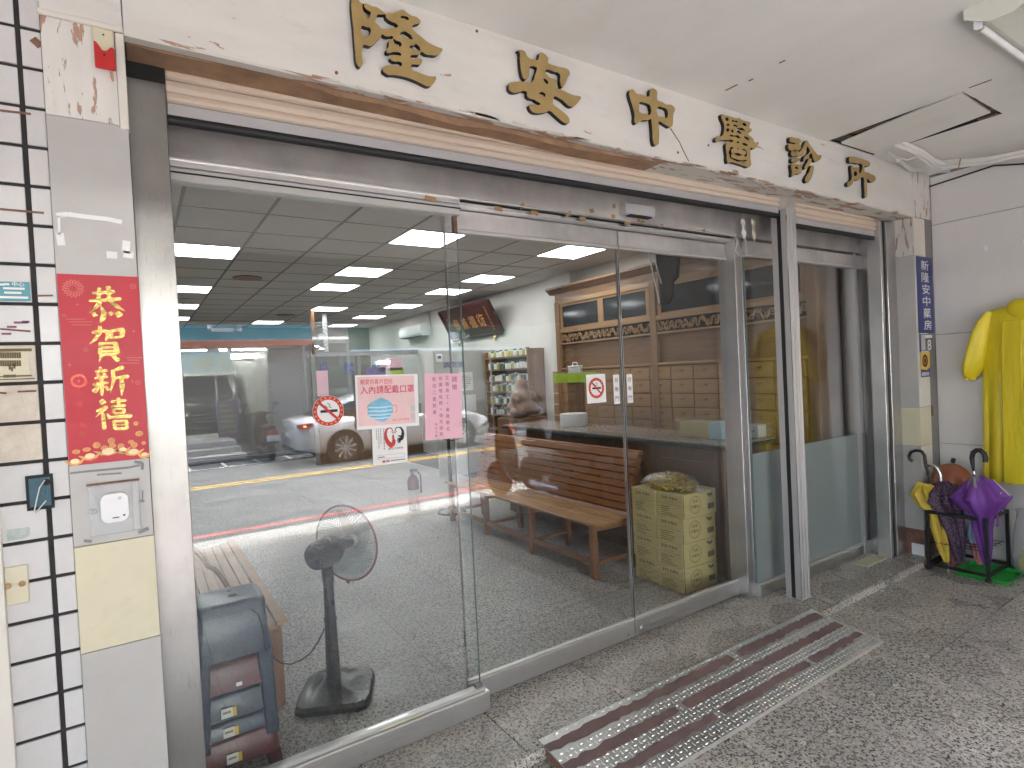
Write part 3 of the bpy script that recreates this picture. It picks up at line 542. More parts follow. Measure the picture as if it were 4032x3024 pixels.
# gold characters, traced
CH = [
 ('隆', 'leftmost', crop(1340, 0, .21696), [[(200,20),(215,-70),(300,-70),(345,20),(390,62),(470,62),(580,115),(650,125),(740,180),(815,240),(880,235),(960,235),(1060,195),(1160,180),(1180,205),(1290,285),(1370,300),(1420,335),(1460,385),(1440,420),(1370,440),(1300,485),(1330,545),(1450,650),(1570,750),(1700,825),(1800,865),(1855,890),(1845,925),(1750,1003),(1650,1000),(1550,985),(1490,945),(1470,938),(1450,970),(1420,1003),(1282,1005),(1285,1058),(1380,1062),(1480,1075),(1485,1110),(1440,1180),(1300,1170),(1300,1265),(1390,1300),(1560,1370),(1680,1390),(1735,1390),(1720,1470),(1660,1550),(1610,1568),(1560,1560),(1440,1500),(1280,1430),(1100,1380),(940,1360),(880,1362),(820,1330),(775,1290),(770,1240),(800,1205),(860,1185),(1000,1190),(1108,1198),(1108,1130),(1000,1122),(940,1102),(905,1062),(915,1030),(950,1005),(1050,1000),(1108,1008),(1090,965),(1020,943),(940,948),(850,965),(832,930),(840,890),(875,855),(882,740),(905,715),(945,703),(960,660),(880,665),(800,650),(757,618),(748,650),(700,700),(570,825),(540,838),(480,822),(412,818),(410,1140),(390,1190),(350,1218),(310,1180),(285,1110),(270,950),(235,500),(200,150)],
   [(404,80),(432,80),(432,115),(480,175),(555,225),(550,260),(512,330),(470,300),(425,215)], [(388,468),(470,490),(530,500),(555,540),(550,590),(520,650),(440,660),(395,600)],
   [(630,400),(815,260),(830,320),(930,395),(1050,465),(1010,500),(900,515),(780,525),(740,510),(680,440)], [(1095,320),(1150,290),(1250,340),(1215,362),(1150,330)],
   [(1268,825),(1335,828),(1375,795),(1455,920),(1420,915),(1300,890),(1268,880)], [(1078,645),(1165,568),(1190,575),(1318,710),(1250,700),(1150,660)], [(968,700),(1005,738),(1102,768),(1100,845),(1040,830),(985,780)]]),
 ('安', 'second', crop(1960, 180, .19293), [[(443,130),(405,97),(440,88),(565,125),(580,180),(630,240),(700,275),(825,285),(848,155),(870,135),(930,150),(1000,210),(1035,265),(1025,345),(1060,370),(1160,405),(1280,440),(1400,465),(1440,490),(1473,560),(1430,640),(1390,740),(1345,830),(1310,855),(1285,800),(1270,700),(1268,577),(1150,532),(1030,485),(990,490),(968,520),(1000,585),(1060,645),(1130,670),(1180,690),(1205,730),(1205,855),(1290,890),(1400,945),(1550,1010),(1690,1035),(1703,1050),(1670,1110),(1600,1200),(1540,1245),(1470,1240),(1400,1190),(1330,1120),(1230,1060),(1160,1035),(1125,1160),(1130,1190),(1200,1250),(1320,1340),(1440,1450),(1465,1520),(1460,1570),(1420,1590),(1350,1570),(1250,1490),(1150,1400),(1060,1328),(1000,1350),(900,1372),(800,1375),(720,1355),(670,1310),(640,1240),(640,1215),(680,1200),(800,1208),(872,1188),(800,1140),(740,1097),(680,1085),(625,1060),(592,1010),(592,940),(450,945),(370,962),(290,950),(235,900),(222,840),(230,790),(300,750),(400,735),(600,740),(700,745),(760,600),(800,460),(790,440),(660,425),(645,470),(640,620),(600,680),(560,690),(520,660),(490,580),(465,440),(450,250)],
   [(930,685),(960,672),(1030,740),(1010,785),(990,770)], [(840,962),(975,985),(940,1045),(930,1010),(845,985)]]),
 ('中', 'third', crop(2440, 320, .16883), [[(225,240),(250,195),(300,185),(345,220),(385,280),(480,300),(580,330),(690,350),(700,250),(720,185),(780,165),(830,185),(870,230),(880,290),(875,430),(980,475),(1080,540),(1200,545),(1270,600),(1295,650),(1260,740),(1245,850),(1240,1000),(1210,1050),(1170,1072),(1110,1045),(1020,990),(910,935),(905,960),(915,1440),(880,1485),(820,1490),(790,1450),(765,1200),(735,900),(720,870),(690,900),(540,905),(470,940),(400,995),(365,980),(340,920),(350,830),(330,690),(280,510),(235,360)],
   [(460,495),(570,500),(680,540),(710,570),(718,775),(600,755),(460,715),(450,650),(455,560)], [(890,598),(1000,610),(1090,650),(1115,690),(1108,850),(1000,825),(888,800)]]),
 ('醫', 'fourth', crop(2780, 430, .15066), [[(395,150),(430,125),(480,150),(600,175),(740,225),(820,235),(880,230),(930,275),(1020,310),(1130,330),(1160,370),(1130,480),(1200,520),(1195,555),(1165,590),(1110,590),(1100,640),(1180,720),(1250,800),(1260,855),(1330,870),(1380,860),(1370,910),(1320,990),(1270,1035),(1200,1020),(1170,1000),(1160,1100),(1165,1300),(1185,1430),(1165,1485),(1090,1520),(1020,1490),(880,1440),(760,1405),(650,1385),(580,1405),(555,1380),(545,1200),(520,1000),(520,920),(560,875),(640,850),(720,835),(600,808),(480,805),(360,820),(280,850),(245,820),(255,760),(300,720),(430,690),(470,560),(480,450),(450,330),(410,250)],
   [(500,240),(590,250),(545,310)], [(665,285),(740,310),(820,310),(815,350),(770,330),(680,315)], [(540,400),(610,395),(610,420),(545,425)], [(710,425),(820,430),(820,465),(780,450),(715,440)], [(540,515),(600,515),(595,575),(540,570)], [(690,530),(718,590),(665,590)], [(835,495),(1015,545),(1000,565),(880,540),(870,580),(925,625),(880,640),(820,600),(790,570)], [(950,390),(1050,395),(1045,440),(1000,430)], [(620,685),(720,690),(900,745),(760,715)], [(985,715),(1020,712),(1130,800),(1060,785)], [(800,850),(865,865),(860,885),(810,875)], [(945,890),(1090,935),(1085,955),(950,915)],
   [(635,1000),(720,1010),(715,1025),(665,1040),(660,1130),(1000,1190),(1040,1180),(1045,1100),(940,1065),(945,1050),(1055,1085),(1050,1235),(1000,1220),(670,1165),(665,1265),(1060,1325),(1055,1350),(630,1275)], [(820,1030),(860,1035),(840,1050)]]),
 ('診', 'fifth', crop(3080, 520, .13265), [[(220,160),(260,145),(400,180),(560,250),(550,310),(510,350),(410,330),(300,305),(225,285)], [(185,365),(230,345),(350,360),(560,400),(530,530),(400,535),(200,525),(180,450)],
   [(270,575),(500,590),(560,545),(650,360),(690,270),(740,245),(800,340),(900,470),(1040,660),(1110,690),(1165,685),(1150,770),(1080,850),(1000,878),(955,860),(900,740),(872,625),(790,720),(690,830),(640,860),(625,800),(700,690),(825,560),(800,500),(760,430),(735,430),(730,480),(690,560),(640,640),(590,690),(420,705),(280,695),(262,640)],
   [(790,785),(850,780),(880,820),(830,950),(760,1060),(700,1100),(660,1070),(670,1020),(740,900)], [(860,1000),(910,990),(940,1020),(935,1120),(880,1330),(800,1470),(720,1500),(680,1450),(680,1380),(790,1200)], [(280,790),(350,765),(480,770),(545,820),(500,870),(400,885),(290,890),(270,840)],
   [(265,960),(400,960),(470,955),(500,970),(570,965),(565,1210),(530,1240),(470,1245),(390,1250),(310,1320),(285,1310),(290,1200),(270,1060)], [(370,1055),(480,1070),(470,1095),(420,1095)]]),
 ('所', 'rightmost', crop(3310, 600, .11456), [[(290,200),(310,150),(360,140),(560,170),(800,250),(1000,340),(1015,380),(1000,460),(950,490),(870,480),(830,470),(825,650),(920,680),(1080,760),(1200,845),(1200,930),(1150,1000),(1060,1020),(990,980),(930,900),(905,990),(915,1500),(880,1555),(830,1550),(825,1400),(805,1100),(790,860),(720,870),(650,900),(610,950),(460,955),(440,1010),(400,1090),(330,1160),(260,1170),(225,1120),(235,1040),(300,1000),(370,930),(380,800),(360,600),(365,460),(390,430),(420,480),(450,560),(500,520),(560,515),(630,525),(645,600),(640,710),(690,700),(730,600),(745,430),(600,390),(420,350),(300,330)],
   [(455,690),(560,685),(555,790),(490,810),(450,790)]]),
]
YF = -.452; TH = .021
for ch, pos, cf, loops in CH:
    cu = bpy.data.curves.new('c', 'CURVE'); cu.dimensions = '2D'; cu.fill_mode = 'BOTH'; cu.extrude = TH/2; cu.resolution_u = 2
    P0 = onY(cf(*loops[0][0]), YF)
    for lp in loops:
        sp = cu.splines.new('BEZIER'); sp.bezier_points.add(len(lp)-1); sp.use_cyclic_u = True
        for bp, p in zip(sp.bezier_points, lp):
            w = onY(cf(*p), YF); bp.co = (w.x-P0.x, w.z-P0.z, 0); bp.handle_left_type = bp.handle_right_type = 'AUTO'
    o = bpy.data.objects.new('c', cu); COL.objects.link(o); dg = bpy.context.evaluated_depsgraph_get(); dg.update()
    me = bpy.data.meshes.new_from_object(o.evaluated_get(dg)); bpy.data.objects.remove(o); bpy.data.curves.remove(cu)
    me.name = 'sign_character'; me.materials.clear(); me.materials.append(MT['gold']); me.materials.append(MT['goldside'])
    for pl in me.polygons: pl.material_index = 0 if pl.normal.z > .8 else 1; pl.use_smooth = False
    o = bpy.data.objects.new('sign_character', me); COL.objects.link(o)
    o.rotation_euler = (R(90), 0, 0); o.location = (P0.x, YF+TH/2, P0.z)
    tag(o, f'gold raised character {ch}, {pos} of the six on the white sign board', 'sign character', 'gold characters on the sign board')

# left pillar: panels, trims
pl = thing('door_pillar', 'narrow pillar left of the doors with grey and cream panels and peeling white top', 'pillar', (-.07, -.3, 0))
obj('core', MB().box(-.168, .018, -.405, .0, 0, 2.67), MT['dark'], pl)
obj('top_board', MB().box(-.17, .0, -.427, -.40, 2.385, 2.662), MT['peel_post'], pl)
m = MB().box(-.176, .0235, -.440, -.428, 2.655, 2.671).box(.001, .0235, -.436, -.40, 2.372, 2.653)
obj('trim', m, MT['wtrim'], pl, bev=.003)
obj('grey_panel', MB().box(-.17, .021, -.43, -.40, 1.170, 2.383), MT['grey'], pl, bev=.001)
obj('cream_panel', MB().box(-.17, .022, -.43, -.40, .866, 1.168), MT['cream'], pl, bev=.001)
obj('grey_panel', MB().box(-.17, .0225, -.43, -.40, 0, .864), MT['grey'], pl, bev=.001)
m = MB()       # tape and glue residue
for a, b_, w in (((370,1395*.6076),(790*.6076,1440*.6076),.012), ):
    pass
c1 = crop(0, 0, .6076)
def smear(m, pts, cf, Y, w, th=.0012):
    q = [onY(cf(*p), Y) for p in pts]
    for a, b_ in zip(q, q[1:]): m.bar(a, b_, w, th, up=(0, 1, 0))
smear(m, [(365,1395),(440,1388),(560,1405),(700,1420),(790,1440)], c1, -.4312, .013)
smear(m, [(380,1400),(385,1520)], c1, -.4312, .006); smear(m, [(385,1510),(400,1590)], c1, -.4312, .018)
smear(m, [(820,1560),(815,1640)], c1, -.4312, .02); smear(m, [(690,1650),(760,1655)], c1, -.4312, .02); smear(m, [(800,1645),(865,1655)], c1, -.4312, .02)
obj('tape_residue', m, MT['paper'], pl)
m = MB(); c7 = crop(0, 1700, .452)
smear(m, [(612,362),(760,345),(1120,312),(1220,290)], c7, -.4312, .006); smear(m, [(845,375),(1060,360)], c7, -.4312, .005); smear(m, [(1170,262),(1240,270),(1240,330)], c7, -.4312, .008)
smear(m, [(730,950),(800,955)], c7, -.4312, .008); smear(m, [(1205,880),(1295,840)], c7, -.4312, .01); smear(m, [(1200,600),(1258,605)], c7, -.4312, .007); smear(m, [(1242,510),(1242,600)], c7, -.4312, .004)
obj('glue_marks', m, MT['strip'], pl)
# alarm cover in the corner of the top board
al = thing('alarm_cover', 'small red and cream plastic cover at the top of the left pillar', 'alarm cover', (-.02, -.43, 2.53))
obj('base', MB().box(-.052, -.001, -.445, -.428, 2.56, 2.652), MT['cream'], al, bev=.004)
prof = [(-.050,2.531),(-.001,2.531),(-.001,2.592),(-.008,2.598),(-.014,2.592),(-.02,2.583),(-.03,2.582),(-.036,2.592),(-.044,2.604),(-.050,2.606)]
m = MB().loft([[(x, -.455, z) for x, z in prof], [(x, -.446, z) for x, z in prof]]); obj('red_cover', m, MT['redp'], al, bev=.002)
obj('screw', MB().cyl((-.026,-.4565,2.57),(-.026,-.455,2.57),.003,10), MT['ink'], al); obj('screw', MB().cyl((-.026,-.4465,2.632),(-.026,-.445,2.632),.0025,10), MT['ink'], al)

# white tiled wall left of the pillar
tw = thing('tiled_wall', 'wall of white square tiles with thick black grout left of the pillar', 'wall', (-.25, -.39, 0))
obj('grout_bed', MB().box(-.40, -.171, -.412, -.38, 0, ZC-.002), MT['grout'], tw)
tz = [2.615-.1085*k for k in range(-4, 25)]
bad = {9: 1, 10: 1}
tA = mesh_of('tile', MB().box(-.0495, .0495, -.008, 0, .0045, .1035), MT['tile'], bev=.0015); tB = mesh_of('tile', MB().box(-.0495, .0495, -.0075, 0, .0045, .1035), MT['tile_bad'], bev=.0015)
tC = mesh_of('tile', MB().box(-.0215, .0215, -.008, 0, .0045, .1035), MT['tile'], bev=.0015)
for k, z in enumerate(tz):
    if z < -.02: continue
    dmg = abs(z-1.627) < .03 or abs(z-1.52) < .03 or abs(z-1.41)<.02
    inst('tile', tB if dmg else tA, (-.2765+random.uniform(-.0008, .0008), -.412, z), tw)
    inst('tile', tC, (-.193, -.412, z), tw)
    inst('tile', tA, (-.385, -.412, z), tw)
ct = obj('corner_trim', MB().box(-.42, -.3225, -.435, -.415, 0, 1.30).box(-.42, -.3225, -.4349, -.4149, 1.30, ZC-.01) if False else MB().box(-.42, -.3225, -.435, -.415, 0, ZC-.01), MT['wtrim'], tw, bev=.002)
# remains of stickers on the tiles
cS = crop(0, 1000, .4219)
def flat(name, label, cat, pts, cf, Y, mt, group=None, th=.0012, parent=None):
    q = [onY(cf(*p), Y) for p in pts]; n = len(q)
    m = MB().loft([[(p.x, Y, p.z) for p in q], [(p.x, Y+th, p.z) for p in q]])
    o = obj(name, m, mt, parent)
    return tag(o, label, cat, group) if label else o
s1 = flat('sticker', 'torn blue and white sticker on the white tiles', 'sticker', [(-40,255),(275,262),(290,440),(-40,440)], cS, -.4215, MT['teal'])
m = MB()
text(m, '中心', onY(cS(170,282), -.4222), UX, UZ, .026, .012, .01)
for xx, yy, ww in ((60,282,.012),(20,285,.010),(130,322,.045),(120,362,.036)): m.obox(onY(cS(xx,yy), -.4222), (ww/2,0,0), (0,.0003,0), (0,0,.0028))
m.obox(onY(cS(130,405), -.4222), (.03,0,0), (0,.0003,0), (0,0,.003))
obj('lettering', m, MT['paper'], s1)
s2 = flat('sticker', 'cream printed notice sticker on the white tiles', 'sticker', [(-40,870),(265,872),(285,1165),(180,1175),(-40,1195)], cS, -.4215, MT['cream'])
m = MB(); m.obox(onY(cS(110,897), -.4222), (.042,0,0), (0,.0003,0), (0,0,.004))
for r_, cols, y in ((4, 9, 945), (4, 9, 1020)):
    for i in range(cols):
        c = onY(cS(10+22*i, y), -.4222); m.obox(c, (.0022,0,0), (0,.0003,0), (0,0,.008))
for i, dy in enumerate((1060,1075,1050)): m.obox(onY(cS(90+22*i, dy), -.4222), (.0022,0,0), (0,.0003,0), (0,0,.006))
m.obox(onY(cS(20,1145), -.4222), (.012,0,0), (0,.0003,0), (0,0,.0015)); m.obox(onY(cS(90,1140), -.4222), (.013,0,0), (0,.0003,0), (0,0,.004)); m.obox(onY(cS(200,1138), -.4222), (.022,0,0), (0,.0003,0), (0,0,.0022)); m.obox(onY(cS(150,1168), -.4222), (.04,0,0), (0,.0003,0), (0,0,.0015))
obj('lettering', m, MT['ink_f'], s2)
m = MB()
for p, w in (((195,640),.03),((110,680),.02),((60,745),.02),((240,632),.016)): m.obox(onY(cS(*p), -.4213), (w/2,0,0), (0,.0004,0), (0,0,.0028))
tag(obj('sticker_remains', m, MT['inkp']), 'faint blue remains of a sticker on one white tile', 'sticker')
m = MB()
for pts in (([(345,390),(495,388)]), ([(165,1285),(340,1278)]), ([(-20,1295),(60,1300)]), ([(0,700),(285,722)]) ): smear(m, pts, cS, -.4213, .005)
smear(m, [(0,1355),(285,1380)], c1, -.4213, .006); smear(m, [(0,715),(200,738)], c1, -.4213, .006); smear(m, [(210,250),(265,300)], c1, -.4213, .02)
obj('tape_marks', m, MT['hatchw'], tw)
# broken switch box and a blank plate on the tiles
bx = thing('switch_box', 'open dark blue junction box with loose wires sunk in the tiles', 'switch box', (-.236, -.41, 1.29))
obj('box_frame', MB().box(-.266,-.207,-.428,-.419,1.376,1.384).box(-.266,-.207,-.428,-.419,1.289,1.297).box(-.266,-.260,-.428,-.419,1.297,1.376).box(-.213,-.207,-.428,-.419,1.297,1.376), MT['dark'], bx)
obj('socket', MB().box(-.260,-.213,-.4235,-.421,1.297,1.376), MT['blueb'], bx)
obj('hole', MB().cyl((-.221,-.4245,1.362),(-.221,-.4234,1.362),.009,12), MT['dark'], bx); obj('knob', MB().cyl((-.232,-.4275,1.34),(-.232,-.4235,1.34),.008,14), MT['blueb'], bx)
m = MB().tube([(-.225,-.425,1.368),(-.236,-.432,1.35),(-.243,-.436,1.32),(-.25,-.436,1.287),(-.247,-.437,1.283),(-.236,-.434,1.297),(-.224,-.43,1.312)], .0016, 6); obj('wire', m, MT['cable'], bx, smooth=60)
bp = thing('blank_plate', 'cream blank wall plate with two round knobs on the tiles', 'wall plate', (-.297, -.42, 1.04))
obj('plate', MB().box(-.3222,-.273,-.426,-.4195,1.041,1.145), MT['cream'], bp, bev=.002)
for x in (-.316,-.286): obj('knob', MB().lathe([(.007,-.0),(.008,.004),(.002,.007)], (0,0,0), 12).xf(lambda p, x=x: Vector((x+p.x, -.426-p.z, 1.0955+p.y))), MT['tape'], bp, smooth=50)
m = MB(); smear(m, [(60,860),(255,830)], c7, -.4213, .012); 
tag(obj('torn_sticker', MB().loft([[(p.x, -.4215, p.z) for p in [onY(c7(*q), -.4215) for q in [(55,860),(258,828),(262,900),(210,930),(60,955)]]], [(p.x, -.4205, p.z) for p in [onY(c7(*q), -.4205) for q in [(55,860),(258,828),(262,900),(210,930),(60,955)]]]]), mat('torn_green_sticker', (.45,.52,.48), .6, var=.3, scale=40, dirt=.9, dirtcol=(.5,.42,.32))), 'torn greenish sticker on a tile under the open junction box', 'sticker')
# doorbell / card reader on a holder
dbh = thing('card_reader', 'white rounded card reader on a clear holder on the grey pillar', 'card reader', (-.07, -.43, 1.19))
m = MB().box(-.130,-.008,-.4335,-.4305,1.192,1.338); obj('holder', m, MT['bag'], dbh, bev=.002)
obj('holder_edge', MB().box(-.133,-.006,-.439,-.4308,1.338,1.343), MT['hatchw'], dbh); obj('holder_rail', MB().box(-.026,-.012,-.438,-.4338,1.195,1.335), MT['bag'], dbh)
def rrect(x0, x1, z0, z1, r, n=6):
    out = []
    for cx, cz, a0 in ((x1-r, z1-r, 0), (x0+r, z1-r, 90), (x0+r, z0+r, 180), (x1-r, z0+r, 270)):
        for k in range(n+1): a = R(a0+90*k/n); out.append((cx+r*math.cos(a), cz+r*math.sin(a)))
    return out
def slabXZ(pts, y0, y1): return MB().loft([[(x, y0, z) for x, z in pts], [(x, y1, z) for x, z in pts]])
obj('body', slabXZ(rrect(-.103,-.036,1.227,1.311,.02), -.452, -.4345), MT['white'], dbh, bev=.004, seg=2)
m = MB().cyl((-.056,-.4532,1.296),(-.056,-.4518,1.296),.0045,14); obj('sensor', m, MT['lgrey'], dbh)
m = MB().box(-.076,-.060,-.4528,-.4518,1.2395,1.2425).cyl((-.048,-.4528,1.245),(-.048,-.4518,1.245),.003,10); obj('slot', m, MT['ink'], dbh)
obj('hook', MB().ell((-.122,-.437,1.265), .011, .004, .007, 12, 6), MT['bag'], dbh, smooth=60)
# ================================================================== posters and stickers on the shopfront
def sheet(name, label, cat, x0, x1, z0, z1, Y, mt, th=.0012, group=None, r=0, rot=0):
    """a flat sheet facing the arcade; its own Empty so that prints on it turn with it"""
    t = thing(name, label, cat, ((x0+x1)/2, Y, (z0+z1)/2), group)
    w, h = (x1-x0)/2, (z1-z0)/2
    m = slabXZ(rrect(-w, w, -h, h, r), 0, th) if r else MB().box(-w, w, 0, th, -h, h)
    obj('sheet', m, mt, t, local=True); t.rotation_euler = (0, rot, 0); return t
def prt(t, m, mt, name='print'): return obj(name, m, mt, t, local=True)
def ring(m, c, r0, r1, n=28, a0=0, a1=360, y=-.0006, sx=1, rot=0):
    full = abs(a1-a0) >= 360; vs = []; fs = []
    for k in range(n+1):
        a = R(a0+(a1-a0)*k/n+rot)
        vs += [(c[0]+sx*r0*math.cos(a), y, c[1]+r0*math.sin(a)), (c[0]+sx*r1*math.cos(a), y, c[1]+r1*math.sin(a))]
    for k in range(n): fs.append((2*k, 2*k+2, 2*k+3, 2*k+1))
    return m.add(vs, fs)
def disc(m, c, r, n=20, y=-.0006, sx=1): return m.add([(c[0]+sx*r*math.cos(2*math.pi*k/n), y, c[1]+r*math.sin(2*math.pi*k/n)) for k in range(n)], [tuple(range(n-1, -1, -1))])
def stroke(m, pts, w, y=-.0006):
    """flat ribbon through (x,z) points, width w or list"""
    n = len(pts); vs = []
    for i, p in enumerate(pts):
        a = Vector(pts[max(i-1, 0)]); b = Vector(pts[min(i+1, n-1)]); d = (b-a)
        d = d.normalized() if d.length else Vector((1, 0)); q = Vector((-d.y, d.x)); ww = (w[i] if isinstance(w, (list, tuple)) else w)/2
        vs += [(p[0]+q.x*ww, y, p[1]+q.y*ww), (p[0]-q.x*ww, y, p[1]-q.y*ww)]
    return m.add(vs, [(2*k, 2*k+2, 2*k+3, 2*k+1) for k in range(n-1)])
def polyf(m, pts, y=-.0006): return m.add([(x, y, z) for x, z in pts], [tuple(range(len(pts)))])

# red new-year poster; print laid out in fractions of its own size
PX0, PX1, PZ0, PZ1 = -.169, .022, 1.4005, 1.940
po = sheet('new_year_poster', 'long red new year poster with four gold foil characters on the pillar', 'poster', PX0, PX1, PZ0, PZ1, -.4325, MT['rposter'])
pw, ph = PX1-PX0, PZ1-PZ0
# positions measured in the crop (220,1070; .4703)
cP = crop(220, 1070, .4703)
def pp(x, y):
    q = onY(cP(x, y), -.4325); return (q.x-(PX0+PX1)/2, q.z-(PZ0+PZ1)/2)
BR = {'恭': [((300,178),(350,182),(400,174),(495,166),26,30,30,34), ((366,130),(362,180),(354,238),30,36,30), ((436,118),(446,170),(440,238),40,36,34), ((276,246),(350,242),(440,232),(548,226),22,30,36,32), ((378,248),(340,292),(280,346),36,30,6), ((448,240),(512,290),(580,328),28,38,6), ((315,338),(335,376),34,42), ((374,280),(402,338),(396,392),(372,424),12,40,42,16), ((446,338),(474,364),34,40), ((508,336),(542,376),44,54)],
 '賀': [((300,512),(378,490),(430,500),(437,542),(415,580),24,30,36,36,14), ((372,452),(366,510),(330,566),(280,608),28,36,28,6), ((448,496),(575,482),24,36), ((465,490),(463,560),30,30), ((562,480),(550,550),40,34), ((463,552),(552,546),22,24), ((374,588),(370,694),32,34), ((496,584),(518,694),38,44), ((372,602),(498,596),26,26), ((372,636),(505,632),22,22), ((372,668),(510,664),22,22), ((370,694),(516,690),26,28), ((386,694),(360,758),32,6), ((462,690),(528,748),24,44)],
 '新': [((368,798),(388,834),22,32), ((326,838),(434,826),22,26), ((344,850),(366,882),16,26), ((412,848),(394,882),26,14), ((322,894),(438,878),24,28), ((308,948),(444,926),30,26), ((386,884),(386,1036),34,26), ((376,950),(314,1008),22,44), ((408,956),(448,992),18,34), ((568,795),(474,834),40,22), ((476,820),(486,904),(454,1018),30,32,6), ((478,892),(612,874),22,36), ((550,880),(556,962),(550,1042),30,42,8)],
 '禧': [((376,1072),(404,1106),38,52), ((338,1170),(436,1130),26,34), ((424,1136),(332,1218),30,8), ((394,1178),(408,1322),30,32), ((428,1188),(458,1230),18,32), ((452,1088),(592,1076),22,28), ((524,1052),(526,1132),32,26), ((466,1128),(586,1118),22,26), ((482,1146),(486,1186),24,24), ((572,1142),(570,1184),28,24), ((482,1150),(576,1146),18,18), ((484,1186),(574,1182),20,20), ((448,1218),(640,1206),26,36), ((474,1252),(604,1246),24,26), ((486,1250),(494,1318),28,28), ((592,1246),(596,1318),30,28), ((488,1316),(602,1312),24,26), ((500,1282),(590,1280),14,14)]}
SC = pw/690
for ch in BR:
    m = MB()
    for i, st in enumerate(BR[ch]):
        n = len([q for q in st if isinstance(q, tuple)]); P = [pp(*q) for q in st[:n]]; w = [v*SC*1.15 for v in st[n:]]
        # soften the ends
        def mixp(a, b_, u): return (a[0]+(b_[0]-a[0])*u, a[1]+(b_[1]-a[1])*u)
        Q = [P[0], mixp(P[0], P[1], .12)] + P[1:-1] + [mixp(P[-1], P[-2], .12), P[-1]]; ww = [w[0]*.5, w[0]] + w[1:-1] + [w[-1], w[-1]*.5]
        stroke(m, Q, ww, -.0009-.00004*i)
    prt(po, m, MT['gfoil'], 'character')
m = MB(); c = pp(145, 140)
for k in range(16):
    a = 2*math.pi*k/16; stroke(m, [(c[0]+.008*math.cos(a), c[1]+.008*math.sin(a)), (c[0]+.022*math.cos(a), c[1]+.022*math.sin(a))], [.001, .005])
for k in range(16):
    a = 2*math.pi*(k+.5)/16; disc(m, (c[0]+.0235*math.cos(a), c[1]+.0235*math.sin(a)), .0022, 8)
for x, y, r in ((645,122,.0078),(250,650,.0062),(688,928,.0068),(70,367,.0045)):
    c = pp(x, y); ring(m, c, r*.82, r, 20); ring(m, c, r*.35, r*.55, 4)
for x, y, r in ((180,275,.006),(652,498,.0055),(115,780,.0075),(640,916,.005)):
    c = pp(x, y); stroke(m, [(c[0]-r, c[1]), c, (c[0]+r, c[1])], [.0002, .0022, .0002]); stroke(m, [(c[0], c[1]-r), c, (c[0], c[1]+r)], [.0002, .0022, .0002], -.0007)
for y, x0, x1 in ((397,80,245),(420,110,310),(445,130,300),(720,590,725),(740,600,700),(765,530,700)):
    a, b_ = pp(x0, y), pp(x1, y); stroke(m, [a, b_], .0022)
prt(po, m, MT['rposter2'], 'ornaments')['kind'] = 'stuff'
m = MB(); c = pp(192, 915); ring(m, c, .013, .019, 24); disc(m, c, .004)
for k, ch in enumerate('敬賀'): pass
c = pp(200, 1010); text(m, '合', (c[0], -.0006, c[1]), UX, UZ, .013, .016); c = pp(205, 1110); text(m, '壽', (c[0], -.0006, c[1]), UX, UZ, .014, .018); c = pp(228, 1290); text(m, '敬', (c[0], -.0006, c[1]), UX, UZ, .015, .016); c = pp(228, 1360); text(m, '賀', (c[0], -.0006, c[1]), UX, UZ, .015, .016)
prt(po, m, MT['dfoil'], 'foil_print')['kind'] = 'stuff'
mg = MB(); mw = MB(); md = MB()
for x, y, r, sx in ((670,1270,.0062,1),(698,1355,.0078,1.25),(735,1433,.0055,1),(465,1415,.009,1),(475,1455,.007,1.2),(342,1452,.009,1),(258,1488,.006,1.6),(170,1507,.0065,1.4),(405,1475,.007,1.2),(545,1460,.008,1),(628,1424,.0055,1.4),(655,1450,.0085,1)):
    c = pp(x, y); disc(mg, c, r, 18, -.0007, sx); ring(md, c, r*.55, r*.68, 16, 0, 360, -.0009, sx); disc(md, c, r*.2, 8, -.0009, sx)
for x, y, w in ((160,1590,.024),(285,1545,.026),(440,1505,.034),(560,1490,.02),(650,1508,.028),(742,1530,.018)):
    c = pp(x, y); stroke(mg, [(c[0]-w, c[1]+.004), (c[0]-w*.5, c[1]-.004), (c[0], c[1]-.006), (c[0]+w*.5, c[1]-.003), (c[0]+w*.95, c[1]+.006)], [.002, .009, .012, .009, .002], -.0006)
    disc(mw, (c[0], c[1]+.001), w*.30, 16, -.0009, 1.5)
prt(po, mg, MT['ggold'], 'coins')['kind'] = 'stuff'; prt(po, md, MT['rposter'], 'coin_lines')['kind'] = 'stuff'; prt(po, mw, MT['gglow'], 'ingots')['kind'] = 'stuff'

# ------------------------------------------------------------------ steel guides, shutters
gl = thing('shutter_guide', 'tall brushed steel shutter guide beside the left pillar', 'shutter guide', (.077, -.28, 0), 'steel guides of the roller shutter')
obj('front', MB().box(.0225, .131, -.28, -.22, 0, 2.645), MT['steel'], gl, bev=.002); obj('dark_head', MB().box(.0225, .132, -.2825, -.218, 2.60, 2.650), MT['dark'], gl)
obj('cheek', MB().box(.128, .1309, -.22, -.02, 0, 2.645), MT['steel'], gl)
mp = thing('shutter_guide', 'ribbed aluminium post standing free in front of the frosted pane', 'shutter guide', (3.66, -.27, 0), 'steel guides of the roller shutter')
obj('body', MB().box(3.598, 3.702, -.308, -.20, .004, 2.60), MT['alu'], mp, bev=.002)
m = MB()
for x in (3.600, 3.632, 3.671, 3.699): m.box(x-.0028, x+.0028, -.3125, -.3075, .004, 2.58)
obj('rib', m, MT['chrome'], mp); obj('head', MB().box(3.592, 3.708, -.314, -.196, 2.585, 2.652), MT['steel_head'], mp); obj('foot', MB().box(3.590, 3.712, -.318, -.19, .0005, .010), MT['steel_h'], mp)
obj('side_slot', MB().box(3.5945, 3.5985, -.270, -.245, .004, 2.58), MT['black'], mp)
